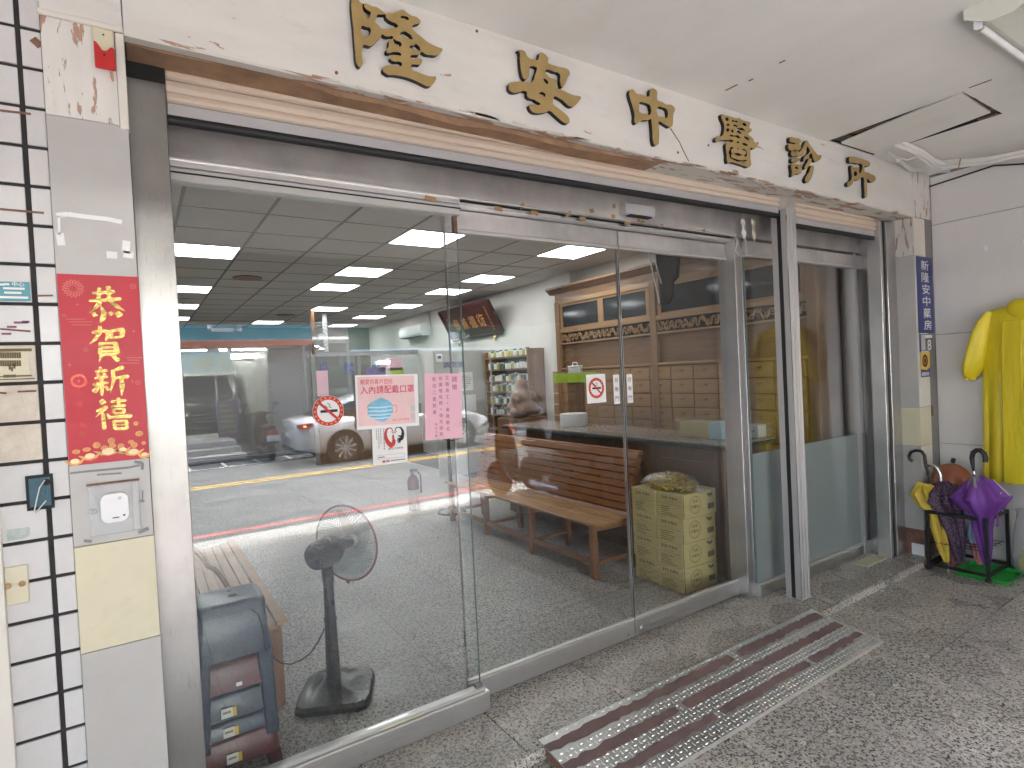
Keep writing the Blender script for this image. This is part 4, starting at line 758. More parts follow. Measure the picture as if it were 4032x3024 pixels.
rg = thing('shutter_guide', 'steel shutter guide with a dark slot beside the right pillar', 'shutter guide', (5.0, -.26, 0), 'steel guides of the roller shutter')
obj('front', MB().box(4.965, 5.112, -.30, -.22, 0, 2.64), MT['steel2'], rg, bev=.002); obj('slot', MB().box(4.905, 4.9645, -.285, -.22, 0, 2.64), MT['black'], rg); obj('front', MB().box(4.868, 4.9045, -.30, -.20, 0, 2.64), MT['steel2'], rg, bev=.002)
obj('cheek', MB().box(4.98, 5.109, -.219, -.03, 0, 2.64), MT['steel2'], rg)
def shutter(name, label, x0, x1, z0, slope):
    t = thing(name, label, 'roller shutter', ((x0+x1)/2, -.28, z0), 'roller shutters over the doors')
    def tl(m): return m.xf(lambda p: Vector((p.x, p.y, p.z+slope*(p.x-x0))))
    obj('bottom_bar', tl(MB().box(x0, x1, -.262, -.235, z0+.018, z0+.058)), MT['shutter_bar'], t, bev=.003)
    obj('rubber_seal', tl(MB().tube([(x0, -.246, z0+.008), (x1, -.246, z0+.008)], .018, 10)), MT['black'], t, smooth=60)
    z = z0+.060
    for k in range(4):
        pr = [(-.260, 0), (-.270, .005), (-.272, .014), (-.270, .023), (-.2615, .0255), (-.2615, .0295), (-.270, .032), (-.274, .048), (-.271, .066), (-.260, .0738), (-.256, .0745), (-.25, .074), (-.25, 0)]
        m = MB().loft([[(x, y, z+dz) for y, dz in pr] for x in (x0+.001, x1-.001)]); obj('slat', tl(m), MT['shutter'], t)
        z += .0757
shutter('roller_shutter', 'rolled up beige slatted shutter above the glass doors', .133, 3.596, 2.492, .0145)
shutter('roller_shutter', 'short rolled up beige slatted shutter above the frosted pane', 3.71, 4.97, 2.496, .006)

# ------------------------------------------------------------------ header, fixed pane, doors
hd = thing('door_header', 'stained steel header box above the glass doors', 'header', (1.8, -.05, 2.4))
obj('casing', MB().box(.131, 3.455, -.09, .025, 2.432, 2.76), MT['steel_head'], hd, bev=.003)
obj('track', MB().box(.131, 1.31, -.088, .02, 2.4005, 2.4315), MT['steel_h'], hd); obj('track_gap', MB().box(1.311, 3.45, -.05, .02, 2.4155, 2.4315), MT['dark'], hd); obj('track', MB().box(1.311, 3.45, -.07, .02, 2.4005, 2.415), MT['steel_h'], hd)
obj('track_lip', MB().box(.131, 3.45, -.0935, -.0895, 2.4235, 2.4305), MT['chrome'], hd)
m = MB()
for i, (x, y, w, rt) in enumerate(((1695,782,.055,.1),(1962,822,.045,.1),(2055,812,.035,-.7),(2105,838,.045,.1),(2238,842,.04,-.35),(2295,862,.04,.1),(2330,830,.03,-.3),(2415,852,.028,-.2),(2470,877,.05,.1),(2530,876,.032,0),(2515,870,.02,0),(2605,890,.032,-.3),(2772,908,.026,-.6),(2418,812,.02,0))):
    c = onY((x, y), -.0912); obj('tape_scrap', MB().obox(c, (w/2*math.cos(rt), 0, -w/2*math.sin(rt)), (0, .0006, 0), (.011*math.sin(rt), 0, .011*math.cos(rt))), MT['tape'], hd)
sn = thing('motion_sensor', 'small silver box sensor on the header above the doors', 'sensor', (2.5, -.1, 2.5))
a, b_ = onY((2468, 792), -.135), onY((2570, 850), -.135)
obj('housing', MB().box(a.x, b_.x+.02, -.135, -.092, b_.z-.005, a.z-.005), MT['lgrey'], sn, bev=.004); obj('lens', MB().box(a.x+.03, b_.x, -.133, -.094, b_.z-.012, b_.z-.006), MT['black'], sn); obj('end_cap', MB().box(a.x-.012, a.x-.0005, -.137, -.091, b_.z-.006, a.z), MT['alu_w'], sn, bev=.003)
def pane(t, x0, x1, y, z0, z1, mt, th=.010, edge=True):
    obj('pane', MB().box(x0, x1, y, y+th, z0, z1), mt, t)
    if edge:
        for x in (x0, x1):
            s = -1 if x == x0 else 1; obj('pane_edge', MB().box(min(x, x+s*.0022), max(x, x+s*.0022), y-.0005, y+th+.0005, z0, z1), MT['gedge'], t)
fx = thing('fixed_pane', 'large fixed glass pane at the left of the entrance with notices on it', 'glass pane', (.73, -.06, 0))
pane(fx, .134, 1.302, -.062, .112, 2.348, MT['glass2'])
obj('bottom_rail', MB().box(.134, 1.335, -.095, -.022, .0, .095), MT['steel_h'], fx, bev=.004); obj('rail_lip', MB().box(.134, 1.320, -.080, -.035, .0955, .1115), MT['alu_w'], fx, bev=.003)
obj('top_rail', MB().box(.131, 1.315, -.082, -.03, 2.349, 2.400), MT['alu_w'], fx, bev=.004); obj('top_groove', MB().box(.131, 1.315, -.0840, -.0822, 2.378, 2.384), MT['dark'], fx)
obj('bracket', MB().box(1.283, 1.301, -.068, -.046, 2.27, 2.347), MT['hatchw'], fx); obj('clamp', MB().box(1.275, 1.312, -.070, -.044, .1116, .126), MT['strip'], fx); obj('label_tape', MB().box(.80, 1.0, -.0815, -.0801, .098, .110), MT['cream'], fx)
def door(label, x0, x1):
    t = thing('sliding_door', label, 'glass door', ((x0+x1)/2, .01, 0), 'sliding glass doors')
    pane(t, x0+.004, x1-.004, .006, .112, 2.300, MT['glass'], edge=False)
    obj('bottom_rail', MB().box(x0, x1, -.002, .032, .014, .108), MT['steel_h'], t, bev=.003); obj('rail_lip', MB().box(x0+.001, x1-.001, .002, .026, .1085, .119), MT['alu_w'], t, bev=.002)
    obj('top_rail', MB().box(x0, x1, -.003, .030, 2.305, 2.398), MT['steel_head'], t, bev=.003); obj('top_lip', MB().box(x0, x1, -.006, .028, 2.288, 2.3045), MT['alu_w'], t, bev=.002)
    for x in (x0, x1-.0035): obj('edge_strip', MB().box(x, x+.0035, .003, .020, .119, 2.288), MT['chrome'], t)
    return t
dl = door('left sliding glass door with its lower rail half open towards the fixed pane', 1.27, 2.386)
dr = door('right sliding glass door in front of the cartons', 2.394, 3.45)
obj('gasket', MB().box(2.3875, 2.3925, .004, .018, .119, 2.288), MT['black'], dl)
obj('rivet', MB().cyl((2.435,-.004,.055),(2.435,-.002,.055),.011,12), MT['lgrey'], dr); obj('rivet', MB().cyl((2.33,-.004,.04),(2.33,-.002,.04),.006,10), MT['strip'], dl)
ps = thing('door_post', 'polished steel post between the right door and the frosted pane', 'post', (3.41, -.06, 0))
obj('post', MB().box(3.372, 3.442, -.075, .06, .0, 2.45), MT['steel2'], ps, bev=.002); obj('edge', MB().box(3.4425, 3.449, -.078, -.06, 0, 2.36), MT['chrome'], ps)
m = MB().tube([onY((2895,925),-.095), onY((2905,955),-.11), onY((2896,985),-.115), onY((2908,1005),-.10)], .004, 6); obj('wire', m, MT['cable'], ps, smooth=60)
fp = thing('fixed_pane', 'fixed glass pane with a frosted lower half behind the aluminium post', 'glass pane', (4.2, -.09, 0))
pane(fp, 3.456, 4.975, -.086, .092, 2.315, MT['glass2'])
obj('frosted_film', MB().box(3.458, 4.973, -.0895, -.0868, .0925, .972), MT['frost'], fp)
obj('bottom_rail', MB().box(3.452, 4.98, -.11, -.06, .0, .078), MT['steel_h'], fp, bev=.003); obj('rail_lip', MB().box(3.453, 4.979, -.104, -.066, .0785, .0915), MT['alu_w'], fp, bev=.002)
obj('top_rail', MB().box(3.452, 4.98, -.11, -.06, 2.318, 2.405), MT['steel_head'], fp, bev=.003); obj('top_lip', MB().box(3.452, 4.98, -.112, -.062, 2.300, 2.3175), MT['alu_w'], fp, bev=.002)
obj('casing', MB().box(3.456, 4.98, -.09, .03, 2.43, 2.76), MT['steel_head'], fp, bev=.003); obj('end_post', MB().box(4.84, 4.867, -.115, -.03, 0, 2.42), MT['alu'], fp)
# two pale strips hanging in front of the header by the post
for lab, px, y0, y1, w in (('crumpled white plastic strip', 2928, 862, 943, .030), ('straight cream strip', 2967, 862, 950, .026)):
    a, b_ = onY((px-3, y0), -.13), onY((px+4, y1), -.13)
    m = MB(); N = 6
    ringz = [[(a.x+(b_.x-a.x)*k/N-w/2, -.13+.006*math.sin(k*1.9), a.z+(b_.z-a.z)*k/N), (a.x+(b_.x-a.x)*k/N+w/2, -.13-.006*math.sin(k*1.9), a.z+(b_.z-a.z)*k/N), (a.x+(b_.x-a.x)*k/N+w/2, -.127-.006*math.sin(k*1.9), a.z+(b_.z-a.z)*k/N), (a.x+(b_.x-a.x)*k/N-w/2, -.127+.006*math.sin(k*1.9), a.z+(b_.z-a.z)*k/N)] for k in range(N+1)]
    tag(obj('hanging_strip', m.loft(ringz), MT['paper'] if 'white' in lab else MT['cream']), lab + ' hanging beside the door post at the header', 'strip')

# ------------------------------------------------------------------ notices on the glass
GY1 = -.0655      # fixed pane face
cN = crop(1380, 1460, .22901)
def rectN(x0, y0, x1, y1, Y, cf=cN):
    a, b_ = onY(cf(x0, y0), Y), onY(cf(x1, y1), Y); return a.x, b_.x, b_.z, a.z
x0, x1, z0, z1 = rectN(60, 92, 1180, 925, GY1)
ms = sheet('mask_notice', 'pale pink laminated notice showing a blue face mask on the glass', 'notice', x0, x1, z0, z1, GY1-.006, MT['paper'], rot=R(1.2))
W_, H_ = (x1-x0), (z1-z0)
def F(t, fx_, fy): return ((fx_-.5)*t[0], (.5-fy)*t[1])
WH = (W_, H_)
def rectf(m, t, a, b_, c, d, y=-.0006):
    p, q = F(t, a, b_), F(t, c, d); return polyf(m, [(p[0], q[1]), (q[0], q[1]), (q[0], p[1]), (p[0], p[1])], y)
m = MB(); rectf(m, WH, .03, .03, .94, .94); prt(ms, m, MT['pink2'], 'background')
m = MB(); c = F(WH, .335, .125); text(m, '親愛的客戶您好:', (c[0], -.0012, c[1]), UX, UZ, .52*W_, .10*H_, .004); c = F(WH, .50, .275); text(m, '入內請配戴口罩', (c[0], -.0012, c[1]), UX, UZ, .86*W_, .155*H_, .010); prt(ms, m, MT['redink'], 'lettering')
m = MB(); polyf(m, [F(WH, *p) for p in ((.17,.56),(.24,.50),(.33,.455),(.37,.43),(.42,.44),(.52,.50),(.56,.55),(.565,.62),(.575,.70),(.55,.75),(.50,.82),(.45,.87),(.40,.885),(.36,.87),(.26,.82),(.17,.73),(.175,.65))], -.0012); prt(ms, m, MT['skyb'], 'mask_print')
m = MB()
for yy in (.60, .67, .74, .80): stroke(m, [F(WH, .185, yy), F(WH, .37, yy+.012), F(WH, .555, yy)], .006, -.0018)
prt(ms, m, MT['maskw'], 'mask_folds')
m = MB(); stroke(m, [F(WH, *p) for p in ((.56,.60),(.60,.57),(.635,.60),(.64,.68),(.61,.73))], .003, -.0012)
c = F(WH, .70, .86); text(m, '關心您的健康', (c[0], -.0012, c[1]), UX, UZ, .27*W_, .05*H_, 0); prt(ms, m, MT['rposter2'], 'small_print')
m = MB()
for yy in (.60, .755): rectf(m, WH, .865, yy, .935, yy+.115, -.0012)
prt(ms, m, MT['lgrey'], 'grey_square')
x0, x1, z0, z1 = rectN(1250, 62, 1945, 1135, GY1)
pn = sheet('pink_notice', 'pink paper notice with columns of handwritten plum characters on the glass', 'notice', x0, x1, z0, z1, GY1, MT['pinkp'], rot=R(2.2))
W2, H2 = x1-x0, z1-z0; WH2 = (W2, H2); m = MB()
for s, fx_, fy, sz, pt in (('誠徵', .80, .085, .145, .125), ('正職員工、兼職數名', .60, .065, .095, .098), ('有護理執照、優先錄取', .42, .075, .095, .094), ('歡迎二度就業', .25, .085, .095, .10), ('隆安中醫', .285, .77, .06, .058)):
    c = F(WH2, fx_, fy); vtext(m, s, (c[0], -.0008, c[1]), UX, UZ, sz*W2, pt*H2, .0)
prt(pn, m, MT['inkp'], 'lettering')
x0, x1, z0, z1 = rectN(360, 925, 990, 1560, GY1)
hs = sheet('heart_sticker', 'white square sticker with a red and black heart of two hands on the glass', 'sticker', x0, x1, z0, z1, GY1, MT['paper'], r=.006, rot=R(1.0))
W3, H3 = x1-x0, z1-z0; WH3 = (W3, H3); f3 = lambda a, b_: F(WH3, a, b_)
mr = MB(); mk = MB(); mg_ = MB(); mn = MB()
disc(mr, f3(.52, .06), .0075*W3/.145); disc(mk, f3(.72, .06), .0075*W3/.145)
stroke(mr, [f3(*p) for p in ((.60,.22),(.56,.14),(.49,.115),(.41,.16),(.375,.26),(.385,.36),(.43,.46),(.50,.53),(.585,.57))], [.003*1.0,.005,.006,.009,.013,.016,.019,.021,.024])
polyf(mr, [f3(*p) for p in ((.53,.57),(.57,.40),(.565,.32),(.60,.275),(.62,.31),(.625,.38),(.65,.44),(.665,.41),(.66,.49),(.63,.56),(.59,.585))], -.0009)
stroke(mk, [f3(*p) for p in ((.645,.22),(.69,.135),(.75,.11),(.83,.14),(.88,.21),(.885,.29),(.86,.38),(.82,.44))], [.003,.005,.006,.008,.011,.014,.016,.014])
for e in ((.705,.415),(.70,.455),(.715,.49),(.745,.51)): stroke(mk, [f3(.82, .40), f3(e[0]+.045, e[1]-.02), f3(*e)], [.008,.005,.003], -.0009)
stroke(mk, [f3(.84,.36), f3(.77,.335), f3(.73,.34)], [.01,.006,.003], -.0011)
stroke(mg_, [f3(*p) for p in ((.55,.21),(.60,.255),(.65,.255),(.70,.21))], .004, -.0008)
c = f3(.66, .63); text(mn, '醫立可辦處', (c[0], -.0008, c[1]), UX, UZ, .44*W3, .05*H3, .012)
for fx_, n_, f0 in ((.12, 9, .08), (.18, 15, .08), (.24, 12, .09)): 
    for k in range(n_):
        p = f3(fx_, f0+.04*k*.9); disc(mn, p, .0028, 4, -.0008)
for k in range(9): p = f3(.33, .15+.058*k); disc(mn, p, .0042, 4, -.0008)
a, b_ = f3(.12, .77), f3(.90, .77); stroke(mn, [a, b_], .001, -.0008); a, b_ = f3(.12, .86), f3(.90, .86); stroke(mn, [a, b_], .001, -.0008); stroke(mn, [f3(.12,.77), f3(.12,.86)], .001, -.0009); stroke(mn, [f3(.90,.77), f3(.90,.86)], .001, -.0009); stroke(mn, [f3(.15,.815), f3(.33,.815)], .005, -.0008)
for k in range(12): disc(mn, f3(.52+.036*k, .92), .0035, 4, -.0008)
polyf(mr, [f3(.26,.90), f3(.26,.95), f3(.34,.95), f3(.34,.90)]); polyf(mn, [f3(.36,.905), f3(.36,.94), f3(.47,.945), f3(.47,.905)])
prt(hs, mr, MT['redp'], 'red_hand'); prt(hs, mk, MT['ink'], 'black_hand'); prt(hs, mg_, MT['strip'], 'smile'); prt(hs, mn, MT['strip'], 'lettering')
def no_smoking(label, p, rx, Y, square, sx):
    c = onY(p, Y); t = thing('no_smoking_sign', label, 'sign', (c.x, Y, c.z), 'no smoking signs on the doors')
    r = rx
    if square: obj('sheet', MB().box(-r*1.22, r*1.22, .0, .0012, -r*1.45, r*1.35), MT['paper'], t, local=True)
    else: obj('sheet', MB().loft([[(r*1.02*sx*math.cos(2*math.pi*k/32), yy, r*1.02*math.sin(2*math.pi*k/32)) for k in range(32)] for yy in (0, .0012)]), MT['paper'], t, local=True)
    m = MB(); ring(m, (0, 0), r*.74, r, 40, sx=sx)
    q = r*.78; stroke(m, [(-q*.70*sx, q*.70), (q*.70*sx, -q*.70)], r*.17, -.0018); prt(t, m, MT['redp'], 'red_ring')
    m = MB()
    for k in range(18):
        a = 2*math.pi*k/18; disc(m, (r*.87*sx*math.cos(a), r*.87*math.sin(a)), r*.075, 4, -.0011)
    prt(t, m, MT['orange'], 'ring_marks')['kind'] = 'stuff'
    m = MB(); polyf(m, [(-r*.52*sx, -r*.10), (r*.60*sx, -r*.10), (r*.60*sx, r*.08), (-r*.52*sx, r*.08)], -.0010); stroke(m, [(r*.2*sx, r*.2), (r*.05*sx, r*.28), (r*.12*sx, r*.42), (-r*.05*sx, r*.5)], r*.05, -.0010); stroke(m, [(-r*.02*sx, r*.22), (-r*.15*sx, r*.3), (-r*.22*sx, r*.4)], r*.04, -.0010); prt(t, m, MT['ink'], 'cigarette')
no_smoking('round red no smoking sticker on the fixed pane left of the mask notice', (1293, 1618), .0625, GY1, False, 1.0)
no_smoking('no smoking sign on a white square on the left sliding door', (2348, 1528), .058, .0025, True, 1.0)
for i, (px, py) in enumerate(((2428, 1533), (2480, 1530))):
    c = onY((px, py), .0025); t = sheet('door_label', ('left' if i == 0 else 'right') + ' of the two narrow white automatic door labels at the door gap', 'label', c.x-.0225, c.x+.0225, c.z-.085, c.z+.085, .0025, MT['paper'], group='automatic door labels', r=.004)
    m = MB(); vtext(m, '自動門', (0, -.0008, .055), UX, UZ, .029, .055, .008); prt(t, m, MT['strip'], 'lettering')

# ------------------------------------------------------------------ right pillar
rp = thing('end_pillar', 'pillar at the right end with grey and cream panels and peeling white top', 'pillar', (5.27, -.3, 0))
XP = 5.113
obj('core', MB().box(XP+.004, XW, -.426, .0, -.1, 2.66), MT['dark'], rp)
for nm, za, zb, mt_ in (('top_board', 2.362, 2.655, 'peel_post'), ('grey_panel', 1.172, 2.360, 'grey'), ('cream_panel', .868, 1.170, 'cream'), ('grey_panel', .205, .866, 'grey'), ('bare_base', -.07, .203, 'hatchw')):
    obj(nm, MB().box(XP, XP+.004, -.43, -.215, za, zb), MT[mt_], rp); 
    obj(nm, MB().box(XP+.0002, 5.31, -.4305, -.4262, za+.0005, zb-.0005), MT['ply' if mt_ == 'hatchw' else ('wtrim' if mt_ in ('grey', 'peel_post') else mt_)], rp)
obj('grey_strip', MB().box(5.311, XW-.001, -.4310, -.4262, -.07, 2.66), MT['strip'], rp)
obj('upper_board', MB().box(5.119, XW, -.43, -.40, 2.661, ZC-.002), MT['peel_post'], rp)
obj('trim', MB().box(5.106, 5.125, -.436, -.4308, 2.362, 2.66), MT['wtrim'], rp)
obj('torn_paint', MB().box(5.11, 5.1128, -.428, -.34, -.065, .09), MT['paper'], rp)
cB = crop(3480, 900, .398)
def rB(x0, y0, x1, y1, Y): a, b_ = onY(cB(x0, y0), Y), onY(cB(x1, y1), Y); return a.x, b_.x, b_.z, a.z
YB = -.434
bsn = sheet('shop_sign', 'tall narrow blue sign with six white characters on the right pillar', 'sign', 5.133, 5.412, 1.752, 2.354, YB, MT['blue'])
m = MB()
for i, ch in enumerate('新隆安中藥房'): text(m, ch, (.006+.004*i, -.0008, .235-.0945*i), UX, UZ, .135, .078, .005)
prt(bsn, m, MT['paper'], 'lettering')
np_ = sheet('house_number', 'grey house number plate reading 8 under the blue sign', 'number plate', 5.165, 5.375, 1.612, 1.745, YB, MT['slate'])
m = MB(); text(m, '8', (.042, -.0008, -.022), UX, UZ, .07, .085, .012); m.add([(-.03,-.0008,.034),(.095,-.0008,.034),(.095,-.0008,.058),(-.03,-.0008,.058)], [(0,1,2,3)]); prt(np_, m, MT['paper'], 'lettering')
m = MB().add([(-.10,-.0008,-.06),(-.03,-.0008,-.06),(-.03,-.0008,.06),(-.10,-.0008,.06)], [(0,1,2,3)]); prt(np_, m, MT['lgrey'], 'street_field')
obj('blue_backing', MB().box(5.140, 5.164, YB, YB+.001, 1.600, 1.748), MT['blue'], np_)
ys = sheet('round_emblem_sticker', 'yellow and blue sticker with a dark round emblem under the house number', 'sticker', 5.150, 5.31, 1.405, 1.602, YB, MT['blue'], r=.006)
m = MB(); polyf(m, [(-.08,.0985),(-.08,-.035),(.02,-.045),(.08,-.02),(.08,.0985)]); prt(ys, m, MT['yel'], 'yellow_field')
m = MB(); ring(m, (-.005,.03), .028, .05, 28, y=-.001); prt(ys, m, MT['ink'], 'emblem_ring'); m = MB(); disc(m, (-.005,.03), .024, 18, -.0012); prt(ys, m, MT['tail'], 'emblem'); m = MB(); polyf(m, [(-.07,-.088),(.06,-.088),(.06,-.06),(-.07,-.06)]); prt(ys, m, MT['lgrey'], 'print_field')
obj('hinge', MB().box(5.315, 5.335, -.437, -.431, 1.09, 1.17), MT['hatchw'], rp)
# ================================================================== inside the shop
# ---- slatted benches
def bench(label, x_front, y0, y1, flip, legs):
    """curved slatted bench running along Y; the back rises away from x_front (flip=-1 towards -X)"""
    t = thing('slatted_bench', label, 'bench', (x_front+flip*.25, (y0+y1)/2, 0), 'slatted wooden benches in the waiting area')
    prof = []                                              # (dx, z, angle) along the seat and the back
    for k in range(7): u = k/6; prof.append((.03+.33*u, .425-.028*math.sin(math.pi*min(1, u*1.1)*.9), R(-6+10*u)))
    prof.append((.405, .425, R(38)))
    for k in range(8): u = k/7; prof.append((.432+.085*u+.02*u*u, .478+.40*u, R(74-4*u)))
    for i, (dx, z, a) in enumerate(prof):
        seat = i < 7; w = .052 if seat else .05
        d = Vector((flip*math.cos(a), 0, math.sin(a))); n = Vector((-d.z*flip, 0, d.x*flip)); n = Vector((-math.sin(a)*flip, 0, math.cos(a)))
        obj('slat', MB().obox((x_front+flip*dx, (y0+y1)/2, z), d*w/2, (0, (y1-y0)/2, 0), n*.010), MT['bench_seat' if seat else 'bench'], t, bev=.003)
    for y in legs:
        def B(a, b_, w=.05, h=.05): return MB().bar((x_front+flip*a[0], y, a[1]), (x_front+flip*b_[0], y, b_[1]), w, h, up=(0, 1, 0))
        obj('leg', B((.055, 0), (.055, .385)), MT['bench_x'], t, bev=.004); obj('leg', B((.46, 0), (.44, .43)), MT['bench_x'], t, bev=.004)
        obj('back_post', B((.455, .43), (.565, .865), .035, .05), MT['bench_x'], t, bev=.004)
        obj('rail', B((.03, .385), (.45, .372), .045, .045), MT['bench_x'], t, bev=.004); obj('rail', B((.08, .115), (.44, .115), .03, .04), MT['bench_x'], t, bev=.003)
    obj('stretcher', MB().box(x_front+flip*.045, x_front+flip*.075, legs[0]+.025, legs[-1]-.025, .10, .14), MT['bench_x'], t, bev=.003)
    obj('top_cap', MB().bar((x_front+flip*.575, y0, .905), (x_front+flip*.575, y1, .905), .05, .03), MT['bench'], t, bev=.006)
    return t
bench('brown slatted bench in front of the counter, beside the cartons', 2.80, .86, 3.3, 1, (.89, 1.71, 2.5, 3.25))
b1 = bench('brown slatted bench behind the plastic stools and the fan', .575, .55, 2.4, -1, (.60, 1.45, 2.3))
cb = crop(740, 2100, .2411)
m = MB().tube([onY(cb(*p), 1.25) for p in ((60,230),(120,275),(200,350),(270,450),(330,540),(430,580),(520,680),(600,800),(640,870))], .014, 8)
obj('bent_arm', m, MT['bench_x'], b1, smooth=60)

# ---- clear plastic bag hanging over the long bench
cG = crop(1800, 1500, .5425)
pts = [(300,500),(500,480),(700,505),(860,610),(800,720),(620,790),(450,790),(350,690),(310,600)]
m = MB(); N = 9; q = [onX(cG(*p), 3.22) for p in pts]
rings_ = []
cen = sum(q, Vector())/len(q)
for s, off in ((1.0, 0), (.82, -.05), (.5, -.09), (.12, -.10)):
    rings_.append([cen + (p-cen)*s + Vector((off + random.uniform(-.012, .012), random.uniform(-.01, .01), random.uniform(-.012, .012))) for p in q])
m.loft(rings_, cap=True); pbg = thing('plastic_bag', 'crumpled clear plastic bag draped over the bench back', 'plastic bag', (3.2, 1.9, .55)); obj('film', m, MT['bag_b'], pbg, smooth=80)
for pts in (((300,500),(330,600),(380,700),(480,780),(640,800)), ((660,530),(700,600),(760,660),(860,700)), ((700,830),(720,825)), ((760,740),(800,780)), ((560,740),(620,760),(700,770))):  # pale thin strips standing in for highlights on the film
    obj('highlight_strip', MB().tube([onX(cG(*p), 3.10) for p in pts], .0022, 5), MT['bag'], pbg, smooth=60)

# ---- plastic stools in a stack
def rsq(cx, cy_, hw, hd, r, z, n=5): return [(cx+x, cy_+y, z) for x, y in rrect(-hw, hw, -hd, hd, r, n)]
SX, SY = .275, .245
def stool(label, zt, zb, mt, hw, legs=None, top=False, inset=0):
    t = thing('plastic_stool', label, 'stool', (SX, SY, zb), 'plastic stools in one stack')
    m = MB(); h0 = hw-inset
    m.loft([rsq(SX, SY, h0-.03, h0-.045, .03, zt), rsq(SX, SY, h0-.012, h0-.025, .035, zt-.004), rsq(SX, SY, h0-.004, h0-.018, .035, zt-.015), rsq(SX, SY, h0+(zt-zb)*.03, h0-.012+(zt-zb)*.03, .035, zb)], cap=True)
    obj('seat', m, mt, t, smooth=50)
    if legs is not None:
        for sx in (-1, 1):
            for sy in (-1, 1):
                a = Vector((SX+sx*(h0+(zt-zb)*.03-.03), SY+sy*(h0-.012+(zt-zb)*.03-.03), zb+.001)); b_ = a + Vector((sx*.014, sy*.012, -(zb-legs)))
                m = MB().loft([[(a.x+x, a.y+y, a.z) for x, y in rrect(-.03, .03, -.03, .03, .012, 3)], [(b_.x+x, b_.y+y, b_.z) for x, y in rrect(-.027, .027, -.027, .027, .012, 3)]]); obj('leg', m, mt, t, smooth=50)
    if top:
        obj('finger_hole', MB().lathe([(.018, 0), (.018, .0012), (.002, .0012)], (SX+.02, SY-.02, zt), 16), MT['dark'], t); 
        m = MB().tube([(SX+.07, SY-h0+.004, zt-.03), (SX+.10, SY-h0+.0, zt-.06), (SX+.112, SY-h0-.006, zt-.12), (SX+.117, SY-h0-.01, zt-.22)], .005, 6); obj('rib', m, mt, t, smooth=60)
    return t
def price_tag(t, x, y, z):
    obj('price_tag', MB().box(x-.03, x+.012, y-.002, y, z-.02, z+.018), MT['paper'], t); obj('price_tag_stripe', MB().box(x+.0125, x+.026, y-.002, y, z-.02, z+.016), MT['yel'], t); obj('price_print', MB().box(x-.024, x+.006, y-.0028, y-.0021, z-.003, z+.006), MT['tape'], t)
stool('glossy navy plastic stool on top of the stack', .720, .50, MT['stool_b'], .138, .15, True)
s_ = stool('dark red plastic stool second from the top of the stack', .488, .372, MT['stool_r'], .148, None, False, .006); obj('price_tag', MB().box(SX-.0, SX+.022, SY-.152, SY-.150, .395, .410), MT['paper'], s_)
stool('navy plastic stool in the middle of the stack', .366, .262, MT['stool_b'], .143); price_tag(bpy.data.objects['plastic_stool.002'], SX-.03, SY-.147, .300)
stool('navy plastic stool second from the bottom of the stack', .258, .192, MT['stool_b'], .149); price_tag(bpy.data.objects['plastic_stool.003'], SX-.027, SY-.150, .222)
stool('dark red plastic stool at the bottom of the stack', .188, .075, MT['stool_r'], .152, .0); price_tag(bpy.data.objects['plastic_stool.004'], SX-.02, SY-.152, .115)

# ---- pedestal fan
fn = thing('pedestal_fan', 'dark pedestal fan with a red rimmed cage on the shop floor', 'fan', (.80, .52, 0))
cQ = crop(680, 2000, .6173)
ol = [(778,1322),(800,1230),(860,1110),(900,1080),(1000,1052),(1225,1032),(1275,1045),(1292,1080),(1268,1230),(1240,1270),(1185,1292),(820,1335)]
base = [onZ(cQ(*p), .006) for p in ol]; cen = sum(base, Vector())/len(base)
m = MB().loft([[Vector((p.x, p.y, .0)) for p in base], [Vector((p.x, p.y, .022)) for p in base], [cen + (p-cen)*.93 + Vector((0, 0, .032)) for p in base], [cen + (p-cen)*.80 + Vector((0, 0, .034)) for p in base], [cen + (p-cen)*.40 + Vector((-.01, .03, .05)) for p in base], [cen + (p-cen)*.2 + Vector((-.015, .04, .075)) for p in base]])
obj('base', m, MT['fan'], fn, smooth=35)
pb = onZ(cQ(1030, 1140), .06); px_, py_ = pb.x, pb.y
m = MB().lathe([(.036, .05), (.034, .2), (.030, .34), (.0285, .40), (.027, .45), (.025, .60)], (px_, py_, 0), 18); obj('pole', m, MT['fan'], fn, smooth=50)
obj('pole_ring', MB().lathe([(.031, 0), (.032, .01), (.031, .02)], (px_, py_, .395), 18), MT['fan'], fn, smooth=50)
hz = .745; nrm = Vector((.84, .54, .02)).normalized(); side = nrm.cross(UZ).normalized(); upv = side.cross(nrm)
mc = onY(cQ(955, 280), py_); hc = onY(cQ(1060, 232), py_+.06)
m = MB(); ax = nrm
def ringpts(c, r, n=20): return [c + (side*math.cos(2*math.pi*k/n) + upv*math.sin(2*math.pi*k/n))*r for k in range(n)]
mcen = Vector((px_-.012, py_-.02, mc.z))
m.loft([ringpts(mcen-ax*.085, .035), ringpts(mcen-ax*.078, .062), ringpts(mcen-ax*.05, .072), ringpts(mcen+ax*.04, .075), ringpts(mcen+ax*.075, .06)]); obj('motor', m, MT['fan'], fn, smooth=45)
obj('neck', MB().bar((px_, py_, .59), (px_-.004, py_-.004, mcen.z-.05), .045, .05, up=(1, 0, 0)), MT['fan'], fn, bev=.006)
cc = mcen + ax*.155
m = MB()
RR = .198
for k in range(64):
    a = 2*math.pi*k/64; d = side*math.cos(a)+upv*math.sin(a)
    m.tube([cc-ax*.065+d*.05, cc-ax*.05+d*.13, cc+d*(RR-.004)], .0016, 4, cap=False); m.tube([cc+d*(RR-.004), cc+ax*.055+d*.13, cc+ax*.06+d*.03], .0016, 4, cap=False)
obj('cage', m, MT['fanwire'], fn)
